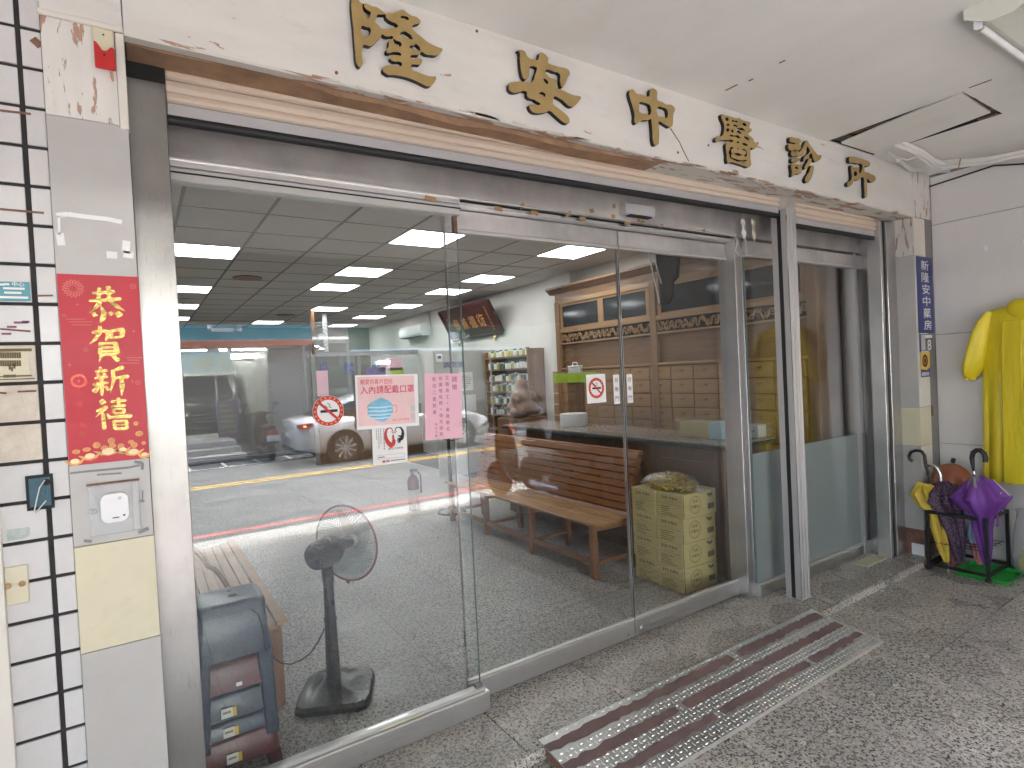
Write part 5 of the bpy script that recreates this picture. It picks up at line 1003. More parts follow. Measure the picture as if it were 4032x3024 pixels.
m = MB(); q = ringpts(cc, RR, 40); m.tube(q+[q[0]], .0058, 8, cap=False); obj('rim', m, MT['fanred'], fn, smooth=60)
for k in range(5):
    m = MB(); rg_ = []
    for i in range(7):
        u = i/6; a = 2*math.pi*k/5 + .5*u; w = .02+.075*math.sin(math.pi*min(1, .15+u*.8)); d = side*math.cos(a)+upv*math.sin(a); e = -side*math.sin(a)+upv*math.cos(a)
        c = cc + d*(.035+.145*u); tw = e*w*.85 + ax*w*.45; nn = ax*.0012
        rg_.append([c-tw-nn, c+tw-nn, c+tw+nn, c-tw+nn])
    obj('blade', m.loft(rg_), MT['wglass'], fn, smooth=60)
obj('hub', MB().loft([ringpts(cc-ax*.02, .03), ringpts(cc+ax*.03, .028), ringpts(cc+ax*.04, .012)]), MT['fan'], fn, smooth=50)
obj('clip', MB().cyl(cc-upv*RR-ax*.01, cc-upv*(RR+.012), .009, 8), MT['fanred'], fn)
m = MB().tube([onY(cQ(*p), py_-.02*i) for i, p in enumerate(((968,770),(930,850),(880,925),(820,970),(750,998),(690,990),(650,960),(600,900),(560,870)))], .0035, 6); obj('cord', m, MT['black'], fn, smooth=60)

# ---- cartons
BX0, BW, BD, BH = 3.12, .365, .236, .1725
kin = []
def carton(i, j):
    z = i*BH; dy = random.uniform(-.006, .006); dx = random.uniform(-.012, .012)
    y0 = .252+j*(BD+.003)+dy; x0 = BX0+dx
    rown = ['bottom', 'second', 'third', 'top'][i]; coln = ['near', 'far'][j]
    t = thing('carton', f'brown printed carton, {rown} box of the {coln} column beside the bench', 'carton', (x0+BW/2, y0+BD/2, z), 'cartons stacked by the right door')
    obj('box', MB().box(x0, x0+BW, y0, y0+BD, z+.0008, z+BH-.0008), MT['carton'], t, bev=.003)
    vY = Vector((0, -1, 0)); m = MB()           # print on the long side facing the bench: reads along -Y
    c = Vector((x0-.0006, y0+BD/2, z+BH*.80)); text(m, '310', c+Vector((0, BD*.20, 0)), vY, UZ, .055, .022, .012); text(m, '竹炭水', c-Vector((0, BD*.14, 0)), vY, UZ, .085, .022, .01)
    obj('lettering', m, MT['ink'], t)
    m = MB()
    text(m, 'DRINKING WATER', c-Vector((0, 0, BH*.16)), vY, UZ, .08, .007, 0)
    m.add([(x0-.0006, y0+BD-.008, z+BH*.55), (x0-.0006, y0+.008, z+BH*.55), (x0-.0006, y0+.008, z+BH*.54), (x0-.0006, y0+BD-.008, z+BH*.54)], [(0,1,2,3)])
    for k in range(5):
        L = random.uniform(.07, .15); zz = z+BH*(.44-.085*k); m.add([(x0-.0006, y0+BD-.035, zz), (x0-.0006, y0+BD-.035-L, zz), (x0-.0006, y0+BD-.035-L, zz-.005), (x0-.0006, y0+BD-.035, zz-.005)], [(0,1,2,3)])
    obj('small_print', m, MT['ink_f'], t)
    if j == 0:                                  # end facing the door
        m = MB(); cz = z+BH*.5; cx = x0+BW*.36; yy = y0-.0006
        ring(m, (cx, cz), .0575, .061, 32, y=yy); text(m, '310', (cx, yy, cz+.026), UX, UZ, .055, .022, .012); text(m, '竹炭水', (cx, yy, cz-.012), UX, UZ, .085, .024, .01); obj('emblem', m, MT['ink'], t)
        m = MB(); m.add([(x0+BW*.72, yy, z+.035), (x0+BW*.92, yy, z+.035), (x0+BW*.92, yy, z+.075), (x0+BW*.72, yy, z+.075)], [(0,1,2,3)])
        for (a, b_) in ((.74, .83), (.84, .80), (.79, .77)): disc(m, (x0+BW*a, z+BH*b_), .013, 5, yy)
        obj('small_print', m, MT['ink_f'], t)
        m = MB()
        for xx in (x0+.004, x0+BW-.012):
            m.add([(xx, yy, z+.004), (xx+.007, yy, z+.004), (xx+.006, yy, z+BH-.004), (xx+.001, yy, z+BH-.004)], [(0,1,2,3)])
            for k in range(5): stroke(m, [(xx+.003, z+.03+.03*k), (xx+.003+random.uniform(.006, .018), z+.036+.03*k)], [.004, .0005], yy-.0002)
        obj('bamboo_print', m, MT['ink'], t)
    return t
for i in range(4):
    for j in range(2): carton(i, j)
zt = 4*BH
m = MB(); text(m, '竹炭水', (3.36, .36, zt+.0006), -UY, UX, .12, .035, .008); r0 = [(3.36+.075*math.cos(2*math.pi*k/32), .36+.10*math.sin(2*math.pi*k/32), zt+.0006) for k in range(32)]; r1 = [(3.36+.079*math.cos(2*math.pi*k/32), .36+.105*math.sin(2*math.pi*k/32), zt+.0006) for k in range(32)]
m.loft([r0, r1], cap=False); obj('top_emblem', m, MT['ink_f'], bpy.data.objects['carton.006'])
# ---- bag of gold wrapped sweets on top of the cartons
cg = thing('sweet_bag', 'clear bag full of gold wrapped sweets on the cartons', 'sweets bag', (3.27, .47, zt))
m = MB()
for k in range(330):
    while True:
        x, y, z = random.uniform(-1, 1), random.uniform(-1, 1), random.uniform(0, 1)
        if x*x+y*y < 1 and z < (1-(x*x+y*y))**.55: break
    c = Vector((3.275+x*.125, .47+y*.21, zt+.010+z*.105)); a = random.uniform(0, 6.3); b_ = random.uniform(-.8, .8)
    d = Vector((math.cos(a)*math.cos(b_), math.sin(a)*math.cos(b_), math.sin(b_)))*.016; e = d.orthogonal().normalized()*.008; f_ = d.cross(e).normalized()*.005
    m.obox(c, d, e, f_, random.choice((0,)*9+(1,)))
stuff(obj('sweets', m, [MT['candy'], MT['candyr']], cg))
m = MB(); R_ = []
for u, s, h in ((-1, .25, .02), (-.9, .75, .06), (-.6, .95, .10), (0, 1.0, .128), (.5, .92, .112), (.85, .6, .07), (1.05, .22, .035), (1.25, .30, .04)):
    R_.append([(3.275+.150*s*math.cos(a)+random.uniform(-.004, .004), .47-u*.23, zt+.004+max(0, h*(.5+.5*math.sin(a))+random.uniform(-.004, .004))) for a in [2*math.pi*k/16 for k in range(16)]])
obj('bag', m.loft(R_), MT['bag_t'], cg, smooth=70)

# ---- counter
ct = thing('shop_counter', 'dark wooden counter with a grey stone top behind the bench', 'counter', (3.85, 1.5, 0))
obj('front', MB().box(3.595, 3.62, .235, 3.2, .0, .955), MT['counter'], ct); obj('end', MB().box(3.621, 4.10, .235, .26, .0, .955), MT['counter'], ct)
m = MB()
for y in (.245, .95, 1.65, 2.35, 3.05): obj('pilaster', MB().box(3.575, 3.5945, y-.03, y+.03, .0, .955), MT['counter'], ct, bev=.003)
obj('corner_column', MB().lathe([(.05, 0), (.05, .08), (.04, .10), (.042, .5), (.04, .86), (.05, .88), (.05, .954)], (3.615, .235, 0), 18), MT['counter'], ct, smooth=40)
for y in (.60, 1.30, 2.0, 2.7): obj('panel', MB().box(3.585, 3.5948, y-.24, y+.24, .10, .85), MT['counter'], ct, bev=.004)
obj('plinth', MB().box(3.58, 3.5949, .20, 3.2, 0, .09), MT['counter'], ct)
obj('stone_top', MB().box(3.555, 4.16, .19, 3.25, .985, 1.0), MT['stone'], ct, bev=.003); obj('stone_edge', MB().box(3.550, 4.165, .185, 3.255, .9555, .9845), MT['stone_e'], ct, bev=.004)
# things on it
rl = thing('paper_roll', 'thick white roll of paper towel on the counter', 'paper roll', (3.93, 2.38, 1.0))
m = MB().lathe([(.02, 0), (.147, 0), (.15, .006), (.15, .126), (.147, .132), (.045, .132), (.045, .10), (.02, .10)], (3.93, 2.38, 1.0), 32); obj('roll', m, MT['paper'], rl, smooth=40)
obj('core', MB().lathe([(.0445, .131), (.040, .131), (.040, .102)], (3.93, 2.38, 1.0), 20), MT['carton'], rl)
mk_ = thing('mask_boxes', 'plastic wrapped pack of mask boxes on the near end of the counter', 'mask boxes', (3.9, .55, 1.0))
obj('carton', MB().box(3.80, 4.0, .53, .82, 1.001, 1.125), MT['carton'], mk_, bev=.003)
for k in range(8): obj('mask_pack', MB().box(3.79+.024*k, 3.79+.024*k+.022, .40, .525, 1.001, 1.135+random.uniform(-.012, .004)), MT['maskw'], mk_, bev=.002)
m = MB().loft([[(x+random.uniform(-.008, .008), y+random.uniform(-.008, .008), z) for x, y in rrect(3.765, 4.02, .37, .85, .04, 4)] for z in (1.002, 1.05, 1.10, 1.15)]); obj('wrap', m, MT['bag_t'], mk_, smooth=60)
t = thing('tissue_box', 'small white box with blue lettering behind the mask boxes', 'tissue box', (4.09, .31, 1.0)); obj('box', MB().box(4.03, 4.14, .25, .40, 1.001, 1.095), MT['paper'], t, bev=.003); m = MB(); text(m, '醫療口罩', (4.029, .325, 1.05), -UY, UZ, .10, .022, .01); obj('lettering', m, MT['inkb'], t)
t = thing('wrap_cover', 'loose clear plastic cover beside the small white box on the counter', 'plastic cover', (4.10, .22, 1.0)); obj('film', MB().loft([[(x+random.uniform(-.008, .008), y, z) for x, y in rrect(4.0, 4.15, .195, .43, .03, 3)] for z in (1.001, 1.06, 1.115)]), MT['bag_t'], t, smooth=60)
# lime board with a little white case, at the far part of the counter
cE = crop(2180, 1440, .16275)
a = onX(cE(30, 140), 4.13); b_ = onX(cE(1090, 350), 4.13)
t = thing('lime_stand', 'bright lime green box lying at the back of the counter', 'box', (4.11, 1.9, 1.0)); obj('box', MB().box(4.09, 4.15, min(b_.y, a.y), max(a.y, b_.y), b_.z-.02, a.z-.03), MT['lime'], t, bev=.003); obj('support', MB().box(4.11, 4.14, b_.y+.25, a.y-.25, 1.001, b_.z-.021), MT['counter'], t)
c = onX(cE(520, 110), 4.12); t = thing('white_case', 'small white plastic case with a handle on the lime green box', 'case', (4.12, c.y, a.z-.03)); w = .105; z0 = a.z-.029
obj('body', MB().box(4.10, 4.14, c.y-w, c.y+w, z0, z0+.065), MT['white'], t, bev=.006); obj('lid', MB().box(4.097, 4.143, c.y-w-.004, c.y+w+.004, z0+.0655, z0+.085), MT['white'], t, bev=.005)
obj('handle', MB().tube([(4.12, c.y-.04, z0+.084), (4.12, c.y-.04, z0+.11), (4.12, c.y-.03, z0+.118), (4.12, c.y+.03, z0+.118), (4.12, c.y+.04, z0+.11), (4.12, c.y+.04, z0+.084)], .006, 6), MT['white'], t, smooth=60)

# ---- herb cabinet along the right wall
XC = 4.70
cab = thing('herb_cabinet', 'tall carved wooden herb cabinet with drawers along the right wall', 'cabinet', (4.9, 2.0, 0))
Y0c, Y1c = .13, 3.60
obj('carcass', MB().box(XC+.04, 5.095, Y0c, Y1c, 0, 2.66), MT['cab_d'], cab)
dm = mesh_of('drawer', MB().box(-.022, .018, -.142, .142, .004, .141), MT['cab'], bev=.004)
kn = mesh_of('knob', MB().box(-.032, -.0225, -.02, .02, .085, .098), MT['brownst'])
for i in range(12):
    for j in range(5):
        y = Y0c+.1+.2925*i; z = .86+.147*j
        if y > Y1c-.15: continue
        d = inst('drawer', dm, (XC+.02, y+.146, z), cab); inst('knob', kn, (XC+.02, y+.146, z), d)
obj('lower_doors', MB().box(XC+.005, XC+.0395, Y0c, Y1c, 0, .85), MT['cab'], cab)
obj('shelf_board', MB().box(XC-.01, XC+.0395, Y0c, Y1c, 1.60, 1.628), MT['cab'], cab, bev=.004)
zl0, zl1 = 1.955, 2.085
for y in (Y0c+.03, 1.90, Y1c-.03): obj('post', MB().box(XC-.012, XC+.039, y-.045, y+.045, .85, 2.50), MT['cab_v'], cab, bev=.004)
obj('rail', MB().box(XC-.006, XC+.038, Y0c, Y1c, 1.935, 1.955), MT['cab'], cab, bev=.003); obj('rail', MB().box(XC-.006, XC+.038, Y0c, Y1c, 2.085, 2.135), MT['cab'], cab, bev=.003); obj('rail', MB().box(XC-.006, XC+.038, Y0c, Y1c, 2.455, 2.52), MT['cab'], cab, bev=.003)
for ya, yb in ((Y0c+.08, 1.85), (1.95, Y1c-.08)):     # carved fretwork
    m = MB(); y = ya
    while y < yb-.05:
        s = 1 if random.random() < .5 else -1; zc = (zl0+zl1)/2
        pts = [(XC+.012, y+.011*k, zc+s*.042*math.sin(k*.75)+.006*math.sin(k*2.1)) for k in range(9)]; m.tube(pts, [.004, .009, .011, .011, .010, .011, .010, .008, .004], 6)
        for k in range(3):
            cy0, cz0, r = y+.02+.028*k, zc+random.uniform(-.035, .035), random.uniform(.012, .022); st = random.uniform(0, 6.3)
            m.tube([(XC+.012, cy0+r*(1-.08*i)*math.cos(st+.65*i), cz0+r*(1-.08*i)*math.sin(st+.65*i)) for i in range(8)], [.007-.0006*i for i in range(8)], 5)
        y += .075
    obj('fretwork', m, MT['cab'], cab, smooth=60); obj('fret_shade', MB().box(XC+.034, XC+.0385, ya, yb, zl0, zl1), MT['dark'], cab)  # dark sheet added behind the openwork, its depth of shade painted in
wy = [Y0c+.08, .95, 1.84, 1.96, 2.74, Y1c-.08]
for i in (0, 1, 3, 4):
    ya, yb = wy[i], wy[i+1]-.0
    w = obj('window', MB().box(XC+.006, XC+.034, ya, ya+.045, 2.135, 2.455).box(XC+.006, XC+.034, yb-.045, yb, 2.135, 2.455).box(XC+.006, XC+.034, ya+.045, yb-.045, 2.135, 2.16).box(XC+.006, XC+.034, ya+.045, yb-.045, 2.43, 2.455), MT['cab'], cab)
    obj('pane', MB().box(XC+.018, XC+.024, ya+.045, yb-.045, 2.16, 2.43), MT['darkglass'], w)
obj('frieze', MB().box(XC-.008, XC+.038, Y0c, Y1c, 2.5205, 2.60), MT['cab_d'], cab)
m = MB().loft([[(XC-.0+dx, y, z) for dx, z in ((.038, 2.601), (-.015, 2.601), (-.03, 2.615), (-.05, 2.64), (-.085, 2.66), (-.085, 2.685), (.38, 2.685), (.38, 2.601))] for y in (Y0c-.02, Y1c+.10)]); obj('cornice', m, MT['cab_d'], cab)
# dark hanging panel on white rods over the counter
cW = crop(2400, 800, .4521)
t = thing('hanging_board', 'dark curved board hung from the ceiling on two thin white rods', 'hanging board', (4.2, .9, 2.0))
XH = 4.25
q = [onX(cW(*p), XH) for p in ((400,445),(600,460),(590,640),(545,690),(545,800),(500,880),(440,890))]; ma = MB().loft([[(XH, p.y, p.z) for p in q], [(XH+.03, p.y, p.z) for p in q]]); obj('panel', ma, MT['scoot2'], t, bev=.004)
for a, b_ in (((338, 430), (435, 870)), ((380, 440), (452, 700))):
    obj('rod', MB().cyl(onX(cW(*a), XH-.02), onX(cW(*b_), XH-.02), .006, 8), MT['white'], t)
# white wall conduits and switch at the near right
t = thing('conduit', 'pair of grey conduits with a switch on the wall beside the cabinet', 'conduit', (4.97, .06, 0))
for y in (.045, .085): obj('pipe', MB().cyl((5.06 if y > .05 else 4.99, y, .0), (5.06 if y > .05 else 4.99, y, 2.4), .02, 10), MT['lgrey'], t, smooth=50)
obj('switch', MB().box(4.95, 5.03, -.0, .024, 1.28, 1.40), MT['cream'], t, bev=.004)

# ---- shelf with jars at the right wall
cA = crop(1700, 1100, .3618)
XS, YS0, YS1 = 4.80, 4.45, 5.72
sf = thing('jar_shelf', 'dark shelf full of small white and green jars by the right wall', 'shelf', (4.95, 5.1, 0))
obj('side', MB().box(XS, 5.095, YS0, YS0+.03, 0, 1.95), MT['cab_v'], sf); obj('side', MB().box(XS, 5.095, YS1-.03, YS1, 0, 1.95), MT['cab_v'], sf); obj('back', MB().box(5.08, 5.096, YS0+.03, YS1-.03, 0, 1.95), MT['dark'], sf)
zs = [.45, .72, .95, 1.125, 1.32, 1.48, 1.665, 1.855]
for z in zs: obj('shelf_board', MB().box(XS, 5.079, YS0+.03, YS1-.03, z-.022, z), MT['cab_d'], sf)
obj('mid_post', MB().box(XS-.002, XS+.03, 5.50, 5.52, 0, 1.85), MT['cab_v'], sf)
jm = {}
for nm, mt_, lidm in (('white_jar', 'jar_w', 'jar_g'), ('dark_jar', 'jar_g', 'jar_w'), ('olive_tin', 'jar_y', 'jar_w')):
    jm[nm] = (mesh_of('body', MB().lathe([(.030, 0), (.036, .004), (.036, .075), (.03, .088), (.026, .09)], (0,0,0), 10), MT[mt_], smooth=40), mesh_of('lid', MB().lathe([(.030, .0905), (.031, .11), (.02, .113)], (0,0,0), 10), MT[lidm], smooth=40))
desc = {'white_jar': 'small white dark-lidded jar standing on the jar shelf', 'dark_jar': 'small green white-lidded jar standing on the jar shelf', 'olive_tin': 'small olive pale-lidded tin standing on the jar shelf'}
for z in zs[2:]:
    y = YS0+.07
    while y < YS1-.06:
        k = random.choices(('white_jar', 'dark_jar', 'olive_tin'), (5, 3, 2))[0] if z < 1.8 else random.choices(('white_jar', 'olive_tin'), (3, 2))[0]
        t = thing(k, desc[k].replace('the jar shelf', 'the ' + ['third board from the bottom', 'fourth board from the bottom', 'fifth board from the bottom', 'third board from the top', 'second board from the top', 'top board'][zs[2:].index(z)] + ' of the jar shelf').replace('standing on', 'on'), 'jar', (XS+.05, y, z), 'jars on the shelf by the right wall: ' + k.replace('_', ' ')); s = random.uniform(.85, 1.1)
        for me, n_ in zip(jm[k], ('body', 'lid')):
            o = bpy.data.objects.new(n_, me); COL.objects.link(o); o.parent = t
        t.scale = (s, s, s*random.uniform(.95, 1.1)); y += .082
# ---- plaque
pq = thing('name_plaque', 'dark maroon plaque with four gold characters leaning out from the right wall', 'plaque', (4.95, 6.35, 2.27))
bl, br = Vector((5.06, 7.25, 2.27)), Vector((5.06, 5.50, 2.27)); tl_, tr_ = Vector((4.74, 7.15, 2.77)), Vector((4.74, 5.42, 2.77))
nq = (br-bl).cross(tl_-bl).normalized(); nq = nq if nq.x < 0 else -nq
obj('board', MB().loft([[bl, br, tr_, tl_], [p-nq*.05 for p in (bl, br, tr_, tl_)]]), MT['maroon'], pq)
fr_ = MB()
for a, b_ in ((bl, br), (br, tr_), (tr_, tl_), (tl_, bl)): fr_.bar(a+nq*.008, b_+nq*.008, .05, .03, up=nq)
obj('frame', fr_, MT['maroon'], pq)
uu = (br-bl).normalized(); vv = (tl_-bl).normalized(); m = MB()
for i, ch in enumerate('備兼德術'):
    text(m, ch, bl+uu*(.42+.29*i)+vv*.29+nq*.006, uu, vv, .22, .24, .012)
vtext(m, '賀新隆安中醫診所', bl+uu*1.56+vv*.50+nq*.006, uu, vv, .05, .058); vtext(m, '敬賀', bl+uu*.17+vv*.42+nq*.006, uu, vv, .06, .09); obj('lettering', m, MT['ggold'], pq)
for y in (5.75, 7.0): obj('bracket', MB().loft([[(5.09, y-.05, 2.25), (5.09, y+.05, 2.25), (5.04, y, 2.14)], [(5.06, y-.05, 2.26), (5.06, y+.05, 2.26), (5.03, y, 2.15)]]), MT['gfoil'], pq)
# ---- air conditioner
ac = thing('air_conditioner', 'white wall air conditioner high on the right wall', 'air conditioner', (4.98, 8.9, 2.46))
m = MB().loft([[(4.90+dx, y, z) for dx, z in ((.195, 2.46), (.03, 2.455), (-.015, 2.50), (-.02, 2.62), (.01, 2.69), (.06, 2.705), (.195, 2.705))] for y in (8.35, 9.45)]); obj('body', m, MT['white'], ac, smooth=30)
obj('vent', MB().box(4.895, 4.98, 8.42, 9.40, 2.448, 2.4545), MT['dark'], ac); obj('flap', MB().bar((4.885, 8.42, 2.468), (4.885, 9.4, 2.468), .05, .008, up=(.6, 0, 1)), MT['white'], ac)
obj('pipe', MB().tube([(5.07, 8.30, 2.94), (5.07, 8.28, 2.7), (5.06, 8.22, 2.55), (5.06, 8.24, 2.42)], .03, 8), MT['lgrey'], ac, smooth=60)
# ---- partition with the registration window
prt_ = thing('consulting_partition', 'low grey partition wall between the registration window and the jar shelf', 'partition', (4.45, 5.85, 0))
obj('wall', MB().box(3.96, 5.09, 5.80, 5.86, 0, 1.985), MT['grey'], prt_); obj('top_cap', MB().box(3.95, 5.09, 5.79, 5.87, 1.9855, 2.0), MT['lgrey'], prt_)
m = MB(); text(m, '調劑室', (4.28, 5.797, 1.78), UX, UZ, .36, .10, .012); obj('lettering', m, MT['inkb'], prt_)
nt = thing('wall_notice', 'white printed notice on the grey partition', 'notice', (4.45, 5.79, 1.4)); 
for xa, za, w, h in ((4.38, 1.35, .24, .30), (4.42, 1.0, .24, .28)): obj('sheet', MB().box(xa, xa+w, 5.796, 5.7995, za, za+h), MT['paper'], nt)
m = MB()
for k in range(7): m.box(4.40, 4.40+random.uniform(.10, .2), 5.794, 5.7955, 1.40+.03*k, 1.408+.03*k)
obj('print', m, MT['strip'], nt)
ck = thing('thermostat', 'small white thermostat box on the grey partition', 'thermostat', (3.99, 5.79, 1.9)); obj('case', MB().box(3.97, 4.08, 5.77, 5.7995, 1.82, 1.95), MT['white'], ck, bev=.01); obj('display', MB().box(3.995, 4.055, 5.766, 5.7695, 1.88, 1.925), MT['slate'], ck)
rg2 = thing('registration_window', 'glazed registration window with blue characters at the back of the shop', 'glass partition', (4.0, 9.0, 0))
obj('frame', MB().box(2.85, 5.09, 8.97, 9.03, 2.10, 2.20).box(2.85, 2.93, 8.97, 9.03, 0, 2.0995).box(3.75, 3.82, 8.97, 9.03, 1.0505, 2.0995), MT['strip'], rg2); obj('lower_wall', MB().box(2.931, 5.09, 8.96, 9.04, 0, 1.05), MT['counter'], rg2); obj('pane', MB().box(2.931, 3.749, 8.99, 9.0, 1.051, 2.0995), MT['wglass'], rg2); obj('pane', MB().box(3.821, 5.09, 8.99, 9.0, 1.051, 2.0995), MT['wglass'], rg2)
m = MB()
for ch, px in (('掛', 1275), ('號', 1375), ('處', 1480)):
    c = onY((px, 1450), 8.985); text(m, ch, c, UX, UZ, .20, .24, .012)
obj('lettering', m, MT['inkb'], rg2)
for i, (px, py, w, h, mt_) in enumerate(((1540, 1435, .5, .25, 'pinkp'), (1480, 1462, .42, .16, 'plum'), (1560, 1465, .35, .18, 'lime'), (1270, 1510, .22, .5, 'pinkp'))):
    c = onY((px, py), 8.975); tag(obj('window_notice', MB().box(c.x-w/2, c.x+w/2, 8.975, 8.978, c.z-h/2, c.z+h/2), MT[mt_]), ['pale pink card at the top of the registration window', 'purple card on the registration window', 'yellow green card on the registration window', 'tall pink strip at the left end of the registration window'][i], 'notice', 'cards on the registration window')
obj('ceiling_pole', MB().box(3.12, 3.20, 8.98, 9.02, 2.2005, 2.94), MT['steel_h'], rg2)
t = thing('ceiling_post', 'thin brown post hanging from the shop ceiling', 'post', (2.9, 8.4, 2.2)); c = onY((1232, 1300), 8.4); obj('post', MB().box(c.x-.03, c.x+.03, 8.37, 8.43, 2.1, 2.935), MT['brownst'], t, bev=.004)
# wall fan by the post
wf = thing('wall_fan', 'round wall fan with a wire cage beside the brown post', 'fan', (c.x, 8.3, 2.2)); cf_ = Vector((c.x+.12, 8.30, 2.44))
m = MB()
for r in (.26, .2, .14, .08): m.tube([cf_+Vector((r*math.cos(2*math.pi*k/28), 0, r*math.sin(2*math.pi*k/28))) for k in range(29)], .004, 5, cap=False)
for k in range(20): m.cyl(cf_+Vector((.05*math.cos(.314*k), 0, .05*math.sin(.314*k))), cf_+Vector((.26*math.cos(.314*k), 0, .26*math.sin(.314*k))), .003, 4)
obj('cage', m, MT['fanwire'], wf); obj('hub', MB().cyl(cf_-UY*.02, cf_+UY*.1, .055, 14), MT['lgrey'], wf, smooth=50)
# chairs in the waiting area, another fan, fire extinguisher
fe = thing('fire_extinguisher', 'red fire extinguisher standing at the back of the waiting area', 'extinguisher', (0, 0, 0)); c = onZ((1632, 2010), 0); fe.location = (c.x, c.y, 0)
m = MB().lathe([(.06, .01), (.068, .02), (.068, .36), (.05, .41), (.025, .43), (.02, .46)], (0, 0, 0), 16); obj('cylinder', m, MT['stool_r'], fe, smooth=40, local=True); obj('valve', MB().box(-.03, .06, -.015, .015, .46, .50), MT['iron'], fe, local=True); obj('label', MB().lathe([(.0685, .10), (.0685, .26)], (0, 0, 0), 16), MT['paper'], fe, local=True, smooth=40); obj('hose', MB().tube([(.05, 0, .48), (.10, 0, .42), (.10, 0, .2)], .01, 6), MT['black'], fe, local=True, smooth=60)
f2 = thing('pedestal_fan', 'second pedestal fan standing far behind the fixed pane', 'fan', (0, 0, 0)); c = onZ((1880, 2055), 0); f2.location = (c.x, c.y+.6, 0)
obj('base', MB().lathe([(.17, 0), (.17, .02), (.05, .05), (.03, .08)], (0, 0, 0), 18), MT['fan'], f2, smooth=40, local=True); obj('pole', MB().cyl((0, 0, .06), (0, 0, .95), .02, 10), MT['fan'], f2, smooth=50, local=True); m = MB()
for r in (.2, .13, .06): m.tube([(r*math.cos(2*math.pi*k/28), -.1, 1.05+r*math.sin(2*math.pi*k/28)) for k in range(29)], .006, 5, cap=False)
for k in range(24): m.cyl((.04*math.cos(.262*k), -.1, 1.05+.04*math.sin(.262*k)), (.2*math.cos(.262*k), -.1, 1.05+.2*math.sin(.262*k)), .0025, 4)
obj('cage', m, MT['fan'], f2, local=True); obj('motor', MB().cyl((0, -.08, 1.05), (0, .08, 1.05), .06, 14), MT['fan'], f2, smooth=50, local=True)
# statue in clear wrap on a low stand, beyond the counter
st = thing('seated_statue', 'brown seated laughing figure carved in wood on a stand behind the bench', 'statue', (4.35, 4.0, .0))
obj('stand', MB().box(4.1, 4.6, 3.75, 4.25, 0, 1.0), MT['cab_d'], st, bev=.01)
m = MB().ell((4.35, 4.0, 1.13), .22, .2, .13).ell((4.33, 3.97, 1.27), .15, .14, .13).ell((4.33, 3.95, 1.43), .085, .085, .09).ell((4.20, 3.9, 1.25), .06, .06, .10).ell((4.47, 3.92, 1.25), .06, .06, .10).ell((4.2, 3.88, 1.08), .12, .09, .06).ell((4.48, 3.88, 1.08), .12, .09, .06); bodyo = obj('figure', m, MT['brownst'], st, smooth=60)
rm = bodyo.modifiers.new('r', 'REMESH'); rm.mode = 'VOXEL'; rm.voxel_size = .018; rm.use_smooth_shade = True
wv = MB().loft([[(4.35+s*.30*math.cos(a)+random.uniform(-.02, .02), 4.0+s*.28*math.sin(a)+random.uniform(-.02, .02), z) for a in [2*math.pi*k/18 for k in range(18)]] for z, s in ((1.0, .9), (1.1, 1.05), (1.22, .9), (1.36, .6), (1.48, .42), (1.55, .2))]); wr = tag(obj('plastic_cover', wv, MT['bag_b'], smooth=70), 'clear plastic cover wrapped round the seated statue', 'plastic cover')
# ================================================================== arcade floor, right corner and ceiling
# ---- checker plate ramp over the step
rmp = thing('step_ramp', 'checker plate ramp with worn brown grip strips over the door step', 'ramp', (2.44, -.65, ZL))
RX0, RX1 = 1.375, 3.51
A_ = Vector((0, -.425, .011)); B_ = Vector((0, -.838, ZL+.008))
rs = (B_-A_); rn = Vector((0, -rs.z, rs.y)).normalized(); rn = rn if rn.z > 0 else -rn
def RP(x, f, h=0): p = A_ + rs*f + rn*h; return Vector((x, p.y, p.z))
obj('plate', MB().hexa([RP(RX0,0,-.004), RP(RX0,1,-.004), RP(RX1,1,-.004), RP(RX1,0,-.004), RP(RX0,0), RP(RX0,1), RP(RX1,1), RP(RX1,0)]), MT['check'], rmp)
obj('front_lip', MB().hexa([RP(RX0,1.0005,-.009), RP(RX0,1.03,-.009), RP(RX1,1.03,-.009), RP(RX1,1.0005,-.009), RP(RX0,1.0005,.0004), RP(RX0,1.03,-.006), RP(RX1,1.03,-.006), RP(RX1,1.0005,.0004)]), MT['check'], rmp)
for x in (RX0+.001, RX1-.007): obj('end_bracket', MB().loft([[RP(x,.02,-.0045), RP(x,.97,-.0045), Vector((x, B_.y+.02, ZL+.0005)), Vector((x, YS-.026, ZL+.0005)), Vector((x, YS-.026, -.003))], [RP(x+.006,.02,-.0045), RP(x+.006,.97,-.0045), Vector((x+.006, B_.y+.02, ZL+.0005)), Vector((x+.006, YS-.026, ZL+.0005)), Vector((x+.006, YS-.026, -.003))]]), MT['hatchw'], rmp)
grips = ((.075, .235), (.375, .535), (.675, .815))
gaps = (((2.62, 2.68),), ((2.04, 2.09),), ((2.16, 2.20), (2.93, 2.96)))
gsp = []
for (fa, fb), gp in zip(grips, gaps):
    xs_ = [RX0] + [v for g in gp for v in g] + [RX1-.03]
    for a, b_ in zip(xs_[0::2], xs_[1::2]):
        n = max(6, int((b_-a)/.025)); top = []; bot = []
        for k in range(n+1):
            x = a+(b_-a)*k/n; e = 1.0 if 0 < k < n else .85
            r_ = .012+.03*abs(math.sin(x*5.3+fa*9))
            mid = (fa+fb)/2; hf = (fb-fa)/2*e
            top.append(RP(x, mid-hf+random.uniform(0, r_), .0022)); bot.append(RP(x, mid+hf-random.uniform(0, r_), .0022))
        m = MB(); N = len(top); dn = rn*.0016
        m.loft([[t_, b2, b2-dn, t_-dn] for t_, b2 in zip(top, bot)]); obj('grip_strip', m, MT['grip'], rmp); gsp.append((a, b_, fa, fb))
m = MB(); P_ = .027; nx = int((RX1-RX0)/P_); ny = 16
